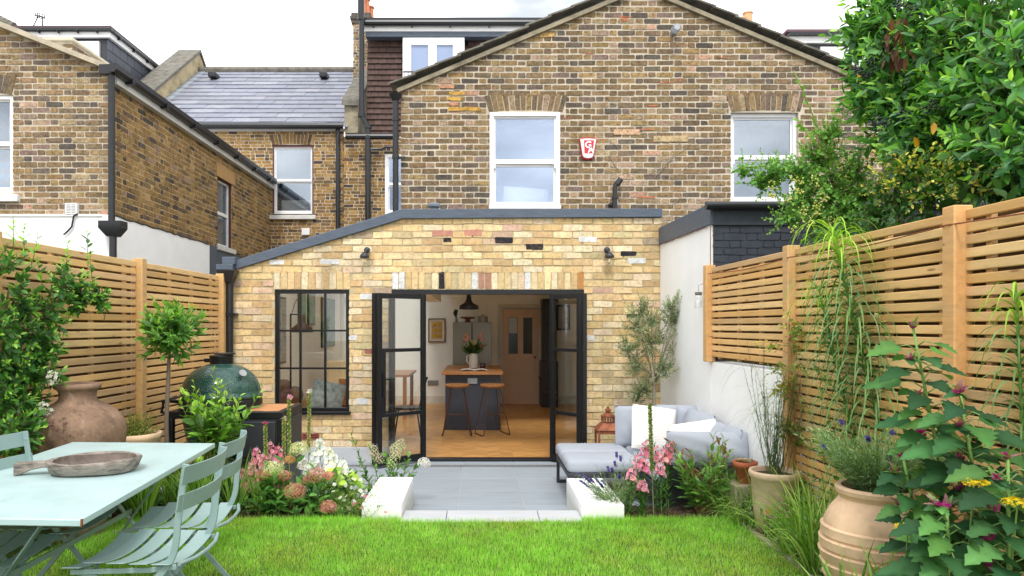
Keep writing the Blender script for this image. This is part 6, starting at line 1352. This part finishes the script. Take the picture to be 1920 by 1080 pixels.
for px,py,n_,cols,r_ in ((700,850,60,[(226,216,178),(238,228,190)],.05),(712,862,40,[(232,222,184),(226,206,170)],.04),(742,848,80,[(228,226,170),(238,236,196)],.06),(735,868,50,[(224,224,170)],.05),(795,869,90,[(246,244,238),(238,236,226)],.06),(692,836,24,[(220,214,160)],.03),(752,835,40,[(226,226,176)],.045)):
    c=P(px,py,HY-.1); head(c,r_,cols,t,n_,(1,1,1.5 if px<770 else .9),.021)
    shoot(L,S,(PX(722,HY)+U(-.12,.12),HY,.0),(c.x-PX(722,HY),-.1,c.z),(c-Vector((PX(722,HY),HY,0))).length*.96,12,.085,.036,G_MID,.0,60,.35,'oval',.005,(130,110,80),None,.15,.2)
for a in ((662,815),(670,850),(685,880),(765,880),(780,885),(720,890)): c=P(a[0],a[1],HY); shoot(L,S,(PX(705,HY),HY,.0),(c.x-PX(705,HY),-.05,c.z),(c-Vector((PX(705,HY),HY,0))).length,14,.08,.034,G_MID,.0,60,.3)
fin(t,L,S,'leaf_m')
GR=[(126,166,66),(108,150,56),(150,184,90),(92,134,50)]
for nm,lb,px,Y,n,ln_ in (('g','tuft of tall arching green grass behind the far folding chair',330,5.45,130,.50),('g','tuft of tall green grass between the table and the pink snapdragons',420,5.40,120,.46),('g','low green grass tuft at the left end of the flower bed',225,5.42,140,.46),('g','green grass clump in front of the sedum planter',285,5.34,170,.50)):
    c=(PX(px,Y),Y,.12); m=M(); t=thing('grass_tuft',lb,'grass',c,'grass tufts in the left bed')
    for k in range(5): tuft(m,(c[0]+U(-.28,.28),Y+U(-.14,.14),.12),n//5+8,ln_,.010,.45,.9,GR)
    m.build('blades',MT['leaf_m'],t,fix=False)
t,L,S=plant('leafy_groundcover','low dark leafy groundcover filling the left bed under the chairs','groundcover',(PX(400,5.5),5.5,.12))
for i in range(90): shoot(L,S,(U(-2.9,-.95),U(5.33,5.95),.12),(U(-.5,.5),U(-.6,.2),1),U(.08,.2),7,.07,.045,G_DARK+G_MID,.1,70,.2)
o=None; L.build('foliage',MT['leaf_m'],t); S.build('stem',MT['stem'],t,fix=False)
t,L,S=plant('low_bush','dark low bush on the ground between the urn and the table','bush',(PX(20,4.6),4.6,.13))
for i in range(30): shoot(L,S,(PX(U(-60,60),4.4),U(4.3,4.7),.13),(U(-.5,.5),U(-.4,.4),1),U(.3,.75),11,.085,.036,CL,.1,60,.2)
fin(t,L,S,'leaf')
t,L,S=plant('oregano','stems with tiny mauve flowers between the urn and the table edge','flower',(PX(105,4.55),4.55,.13)); F_=Flowers()
for i in range(7):
    pts=shoot(L,S,(PX(100,4.58)+U(-.05,.05),4.58,.13),(U(-.15,.15),0,1),U(.72,.86),10,.03,.014,G_MID,0,60,.3)
    F_.new()
    for k in range(12): F_.add(pts[6]+rv()*.022,rv(),rv()+Vector((0,-1,.5)),.014,.014,jc([(150,92,112),(176,120,136),(120,76,90)]),'flor')
fin(t,L,S,'leaf_m'); F_.build('flower',MT['petal'],t)
# ================================================================== RIGHT BED
snap('pink snapdragon clump in front of the sofa beside the right white block',[(1205,824,.05),(1194,850,0),(1226,836,.08),(1244,838,.1),(1256,828,.12),(1184,876,-.08),(1216,858,-.1),(1236,866,-.08),(1200,900,-.15)],PINK,5.42,.5,lc=[(70,112,48),(58,98,44),(84,128,56)],leafl=.075,leafw=.017,size=.036,nl=44,flower_from=.74,n=9)
tp=P(1216,756,5.4); t,L,S=plant('seed_spike','tall green seed spike rising in front of the striped cushion','flower',(tp.x,5.4,.12)); pts=shoot(L,S,(tp.x+.04,5.4,.12),(-.04,0,1),tp.z-.12,16,.05,.012,G_MID,0,50,.1,'oval',.005,(134,148,86),None,.03)
for k in range(95): x=6*(.4+.59*k/95); j=min(5,int(x)); q=pts[j].lerp(pts[j+1],x-j); a=k*2.4; L.add(q,Vector((math.cos(a),math.sin(a),.6)),rv(),.019,.014,jc([(128,150,70),(150,166,84),(110,132,60)]),'cup')
fin(t,L,S,'leaf_m')
def lav(label,cx,cy,n,h,spread,fl,zb,name='lavender',cols=G_GREY+[(112,146,84)],heads=[(104,96,168),(128,112,176),(90,84,140)],lean=(0,0),hl=.05):
    t,L,S=plant(name,label,'flower',(cx,cy,zb)); F_=Flowers()
    for i in range(n):
        a=U(0,2*PI); pts=shoot(L,S,(cx+U(-.05,.05),cy+U(-.05,.05),zb),(math.cos(a)*spread+lean[0],math.sin(a)*spread+lean[1],1),h*U(.55,1.1),20,.046,.0085,cols,.0,45,.06,'small',.0018,(130,150,100),None,.3,.3)
        if i<fl:
            F_.new()
            for k in range(14): q=pts[6]+(pts[6]-pts[5]).normalized()*(hl*k/14); b=k*2.4; F_.add(q,Vector((math.cos(b),math.sin(b),.5)),rv(),.012,.010,jc(heads),'cup')
    fin(t,L,S,'leaf_m')
    F_.build('flower',MT['petal'],t)
lav('lavender sprawling over the right white block',PX(1165,5.45),5.45,70,.42,.8,22,.14,lean=(-.45,0))
t,L,S=plant('peony_shrub','leafy green shrub with red tinged stems before the grey bolster','shrub',(PX(1325,5.4),5.4,.12))
for i in range(36):
    a=U(0,2*PI); shoot(L,S,(PX(1322,5.42)+U(-.05,.05),5.42+U(-.05,.05),.12),(math.cos(a)*.48,math.sin(a)*.4,1),U(.28,.66),12,.115,.044,[(122,170,84),(106,154,74),(138,184,98),(92,138,66)],.05,55,.22,'oval',.005,(130,90,66),[(132,98,66),(110,150,66),(118,140,64)])
fin(t,L,S,'leaf')
snapG=plant('grey_catmint','pale grey green herb mound behind the leafy shrub','plant',(PX(1365,5.5),5.5,.12)); t,L,S=snapG
for i in range(40): a=U(0,2*PI); shoot(L,S,(PX(1362,5.5)+U(-.1,.1),5.5,.12),(math.cos(a)*.5,math.sin(a)*.3,1),U(.25,.5),14,.035,.014,G_GREY,0,60,.1,'small',.002)
fin(t,L,S,'leaf_m')
for lb,px,Y,n,ln_,sp,dr,w in (('arching fine grass tuft at the right corner of the lawn',1400,5.25,230,.46,1.0,1.8,.006),('fine green grass tuft in front of the fennel pot',1465,4.9,200,.42,.8,1.6,.007),('broad bladed grass tuft beside the left of the ribbed urn',1535,4.1,120,.62,.55,1.3,.011),('tall grass tuft against the fence behind the lawn edge',1530,4.5,120,.60,.6,1.4,.009),('fine pale grass tuft halfway along the right lawn edge',1490,4.45,130,.40,.8,1.7,.006),('strappy grass clump in front of the ribbed urn',1640,3.08,60,.50,.6,1.5,.017),('strappy grass clump at the bottom right before the tree spinach',1720,2.95,40,.46,.55,1.4,.015)):
    c=(PX(px,Y),Y,.12); m=M(); t=thing('grass_tuft',lb,'grass',c,'grass tufts in the right bed')
    for k in range(6): tuft(m,(c[0]+U(-.13,.13),Y+U(-.2,.2),.12),int(n*1.7)//6,ln_,w,sp,dr,GR+[(166,190,104)])
    m.build('blades',MT['leaf_m'],t,fix=False)
t,L,S=plant('bed_foliage','mixed low leafy plants with small orange and pink blooms along the right bed','groundcover',(1.98,4.3,.12)); F_=Flowers()
for i in range(560):
    y=U(3.3,5.2); xx=U(1.95,fxR(y)-.04); shoot(L,S,(xx,y,.12),(U(-.5,.3),U(-.5,.3),1),U(.1,.26)+.75*max(0,xx-1.98),9,.05,.026,G_MID+G_GREY+G_BRIGHT[:1],.1,62,.15)
for i in range(26):
    y=U(3.8,5.0); c=Vector((U(1.93,2.12),y,U(.25,.45))); col=random.choice([(232,150,40),(236,176,60),(226,170,190),(206,150,190),(236,214,190)])
    F_.new()
    for k in range(5): F_.add(c+rv()*.016,rv(),rv()+Vector((-.3,-1,.5)),.026,.026,jc([col]),'flor')
fin(t,L,S,'leaf_m'); F_.build('flower',MT['petal'],t)
# lawn edge dry mulch litter
L=Leaves()
for i in range(1500):
    y=U(3.6,5.2); L.add((U(1.9,2.1),y,U(.125,.16)),rv(-.3,.3),rv(.3,1),U(.015,.05),U(.006,.016),jc([(150,120,88),(176,150,112),(110,86,64),(196,176,140)]),'small')
for i in range(1500): L.add((U(-2.9,-.95) if i%2 else U(1.1,2.2),U(5.3,5.6),U(.125,.155)),rv(-.3,.3),rv(.3,1),U(.012,.035),U(.006,.014),jc([(120,96,72),(150,122,90),(86,66,50)]),'small')
o=L.build('leaf_litter',MT['leaf_m']); struct(o,None,'stuff'); tag(o,'dry leaf litter and mulch scattered over the soil of the beds','mulch')
lav('grey green lavender with a few purple heads growing out of the ribbed urn',gu[0]+.02,gu[1]+.02,300,.42,1.0,10,gu[2]+.69,cols=[(150,182,126),(132,166,112),(166,194,144),(116,150,98)],lean=(.1,.1),hl=.03)
# succulents
t,L,S=plant('succulent','rosettes of pale mauve grey succulents in the small red pot','plant',(b[0],b[1],.55))
bx_,by_=PX(1397,5.3),5.3
for cx,cy,r_ in ((0,0,.05),(-.045,.02,.04),(.045,.01,.04),(.01,-.045,.042),(-.02,.05,.035)):
    for k in range(22): a=k*2.4; e=k/22; d=Vector((math.cos(a),math.sin(a),.3+1.3*(1-e))); L.add((bx_+cx,by_+cy,.555+.012*(1-e)),d,Vector((0,0,1)),r_*(.5+.5*e),r_*.45,jc([(178,156,142),(160,146,128),(196,176,164)]),'oval')
fin(t,L,S,'leaf_m')
# fennel
t,L,S=plant('fennel','thin wiry dark green stems with sparse yellow flower heads rising from the pale pot','plant',(fp[0],fp[1],.55)); F_=Flowers()
for i in range(46):
    a=U(0,2*PI); h=U(.35,.95); pts=shoot(L,S,(fp[0]+U(-.06,.06),fp[1]+U(-.06,.06),.54),(math.cos(a)*.22,math.sin(a)*.16,1),h,16,.05,.0035,[(84,110,66),(100,126,74),(70,92,58)],.0,30,.1,'small',.0024,(78,98,58),None,.35,.2)
    if i<9:
        F_.new()
        for k in range(10): F_.add(pts[6]+rv()*.03,rv(),Vector((0,-.5,1)),.010,.010,jc([(206,190,60),(196,176,90)]),'flor')
    if i%2: 
        q=pts[5]
        for k in range(6): ribbon(S,q+rv()*.02,(U(-.5,.5),U(-.5,.5),.1),U(.2,.42),.003,1.6,lin((92,112,70)),7)
fin(t,L,S,'leaf_m')
F_.build('flower',MT['petal'],t)
# honeysuckle on cane
t,L,S=plant('honeysuckle','honeysuckle with yellowing leaves twining up a bamboo cane at the fence end','climber',(PX(1487,4.95),4.95,.12))
hx=PX(1487,4.92); S.cur=lin((170,128,84)); S.tube([(hx+.02,4.92,.1),(hx-.0,4.92,1.0),(hx-.03,4.92,1.62)],.009,6)
for i in range(46):
    z=U(.75,1.62); shoot(L,S,(hx-.02+U(-.02,.02),4.92,z),(U(-1,1),U(-.8,.3),U(-.2,.8)),U(.08,.22),7,.05,.03,[(128,150,66),(104,134,58),(160,160,80),(186,172,90)],-.2,60,.2,'oval',.002,(150,110,80))
for i in range(6): S.cur=lin((150,106,80)); S.tube([(hx+U(-.02,.02),4.92,.3),(hx+.1+U(-.05,.05),4.85,.6),(hx+.0,4.9,.9),(hx+.05,4.9,1.25)],.004,5)
fin(t,L,S,'leaf_m')
# ivy / small climber in the middle of the fence
t,L,S=plant('fence_climber','small variegated climber threading up the slats behind the willow leaved stems','climber',(fxR(4.2)-.05,4.2,.12))
for i in range(60):
    y=U(3.75,4.75); shoot(L,S,(fxR(y)-.05,y,U(.35,1.55)),(U(-.4,.0),U(-.7,.7),U(.1,1)),U(.1,.22),7,.04,.024,[(110,140,74),(150,166,96),(84,116,60),(190,190,120)],0,60,.2,'oval',.002)
fin(t,L,S,'leaf_m')
# willow leaved tall stems
def willow(label,base,top,n,zs,ll=.26,wid=.010,bend=0):
    t,L,S=plant('willow_leaf_plant',label,'plant',base,'tall willow leaved stems against the right fence'); a=Vector(base); b=Vector(top); m=M(); S.cur=lin((96,140,66)); pts=[a.lerp(b,i/10)+Vector((bend*math.sin(i/10*PI),0,0)) for i in range(11)]; S.tube(pts,[.011-.006*i/10 for i in range(11)],7)
    for i in range(n):
        s=zs+(1-zs)*i/n; x=s*10; j=min(9,int(x)); q=pts[j].lerp(pts[j+1],x-j); az=i*2.4; k=1.15-.35*s
        tipc=[(150,196,70),(170,208,84)] if s>.9 else [(116,154,92),(102,142,86),(130,166,104),(120,156,104)]
        ribbon(m,q,(math.cos(az)*.9,math.sin(az)*.9,.9 if s<.9 else 1.3),ll*k*U(.75,1.25),wid*U(.8,1.2),3.4,jc(tipc),9)
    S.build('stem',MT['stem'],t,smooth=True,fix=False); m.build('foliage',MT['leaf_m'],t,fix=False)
willow('tallest willow leaved stem reaching the fence top beside the second post',tuple(P(1725,960,3.9)[:2])+(.12,),tuple(P(1560,432,4.15)),340,.28,.42,.0115)
willow('shorter willow leaved stem just left of the tallest one',tuple(P(1660,930,4.15)[:2])+(.12,),tuple(P(1535,540,4.35)),240,.26,.36,.010)
willow('willow leaved stem with drooping tip at the right edge of the picture',tuple(P(1940,1000,2.9)[:2])+(.12,),tuple(P(1905,545,3.0)),110,.55,.30,.010)
# tree spinach
TSC=[(64,110,64),(54,96,58),(78,126,70),(48,84,52),(92,140,72)]; MAG=[(190,60,140),(206,84,156),(164,44,116)]
def spinach(label,base,top,n,big,bend=0):
    t,L,S=plant('tree_spinach',label,'plant',base,'tree spinach plants at the right edge'); a=Vector(base); b=Vector(top); F_=Flowers(); S.cur=lin((122,160,84)); pts=[a.lerp(b,i/10)+Vector((bend*math.sin(i/10*PI),0,0)) for i in range(11)]; S.tube(pts,[.013-.008*i/10 for i in range(11)],8)
    def top_(q,dr):
        F_.new()
        for k in range(11): F_.add(q+rv()*.008,dr+rv()*.7,rv(),.028,.012,jc(MAG),'oval')
        for k in range(4): v=dr+rv()*.9; L.add(q,v,dr,.06,.024,jc([(120,150,84),(150,110,110)]),'serr')
    for i in range(n):
        s=.06+.9*i/n; x=s*10; j=min(9,int(x)); q=pts[j].lerp(pts[j+1],x-j); az=i*2.4+U(-.3,.3); side=Vector((math.cos(az),math.sin(az)*.8-.25,.25)).normalized(); k=big*(1.15-.55*s)*U(.75,1.15)
        e=q+side*k*.55; S.cur=lin((130,160,90)); S.tube([q,q+side*k*.3+Vector((0,0,.015)),e],[.003,.0025,.002],5)
        L.add(e,side+Vector((0,0,-.45)),Vector((side.x*.5+U(-.35,.35),side.y*.5-.55+U(-.3,.3),1)),k,k*.62,jc(TSC,.75,1.2),'serr')
        if i%8==3: 
            q2=q+side*.06+Vector((0,0,.05)); S.tube([q,q2],[.003,.002],5); top_(q2,Vector((side.x*.4,side.y*.4,1)))
            for kk in range(3): v=rv(); L.add(q2,Vector((v.x,v.y,-.2)),Vector((v.x*.4,-.4,1)),k*.45,k*.32,jc(TSC,.9,1.2),'serr')
    top_(b,Vector((0,0,1))); L.build('foliage',MT['leaf_m'],t); S.build('stem',MT['stem'],t,smooth=True,fix=False); F_.build('flower',MT['petal'],t)
spinach('tree spinach with magenta tip, the tallest stem leaning left across the fence',tuple(P(1850,1080,2.75)[:2])+(.12,),tuple(P(1712,615,3.0)),66,.205)
spinach('tree spinach stem with large toothed leaves, just right of the tallest one',tuple(P(1905,1080,2.6)[:2])+(.12,),tuple(P(1800,735,2.75)),68,.22)
spinach('low tree spinach with magenta tip growing over the ribbed urn',tuple(P(1790,1080,2.75)[:2])+(.12,),tuple(P(1694,860,2.9)),48,.18)
spinach('tree spinach in the bottom right corner of the picture',tuple(P(1895,1200,2.4)[:2])+(.12,),tuple(P(1890,860,2.5)),66,.205)
spinach('low leafy tree spinach at the bottom edge right of the urn',tuple(P(1800,1300,2.45)[:2])+(.12,),tuple(P(1775,955,2.55)),60,.19)
# yarrow
for lb,px,py,Y in (('yellow yarrow head beside the ribbed urn',1703,991,2.72),('yellow yarrow head among the tree spinach leaves',1826,905,2.6),('yellow yarrow head at the right edge of the picture',1908,942,2.5)):
    c=P(px,py,Y-.12); t,L,S=plant('yarrow',lb,'flower',(c.x+.03,Y,.12),'yellow yarrow flowers'); S.cur=lin((110,140,70)); S.tube([(c.x+.03,Y,.12),(c.x+.01,Y-.06,c.z*.6),c],[.004,.003,.003],6); S.build('stem',MT['stem'],t,fix=False); F_=Flowers()
    for i in range(90): a=i*2.4; r_=.048*math.sqrt(i/90); F_.add(c+Vector((math.cos(a)*r_,math.sin(a)*r_,.012-(r_/.05)**2*.014+U(-.004,.004))),rv(),rv(.6,1),.012,.012,jc([(252,224,60),(246,212,40)],.95,1.15),'flor')
    F_.build('flower_head',MT['petal'],t)

# flowers in the jug on the island (part of the jug)
L=Leaves(); c=Vector((vx,yv,ITOP+.25))
for i in range(70): d=Vector((U(-1,1),U(-1,1),U(.2,1.3))); L.add(c+Vector((0,0,-.02)),d,rv(),U(.15,.31),.04,jc([(70,98,56),(74,98,52),(48,70,42)]),'oval')
L.build('bouquet_leaves',MT['leaf_m'],vs)
for dx,dz,cols,n in ((-.12,.27,[(226,150,128),(236,170,150)],26),(.13,.27,[(226,150,128),(236,170,150)],26),(0.0,.18,[(214,206,140),(226,220,170)],60),(-.12,.12,[(216,208,176)],22),(.13,.10,[(206,150,120)],18)):
    F_=Leaves()
    for k in range(n): v=rv(); F_.add(c+Vector((dx,-.06,dz))+Vector((v.x*.045,v.y*.04,v.z*(.07 if abs(dx)>.085 and dz>.2 else .045))),v.cross(rv()),v,.04,.04,jc(cols),'flor')
    F_.build('bloom',MT['petal'],vs)
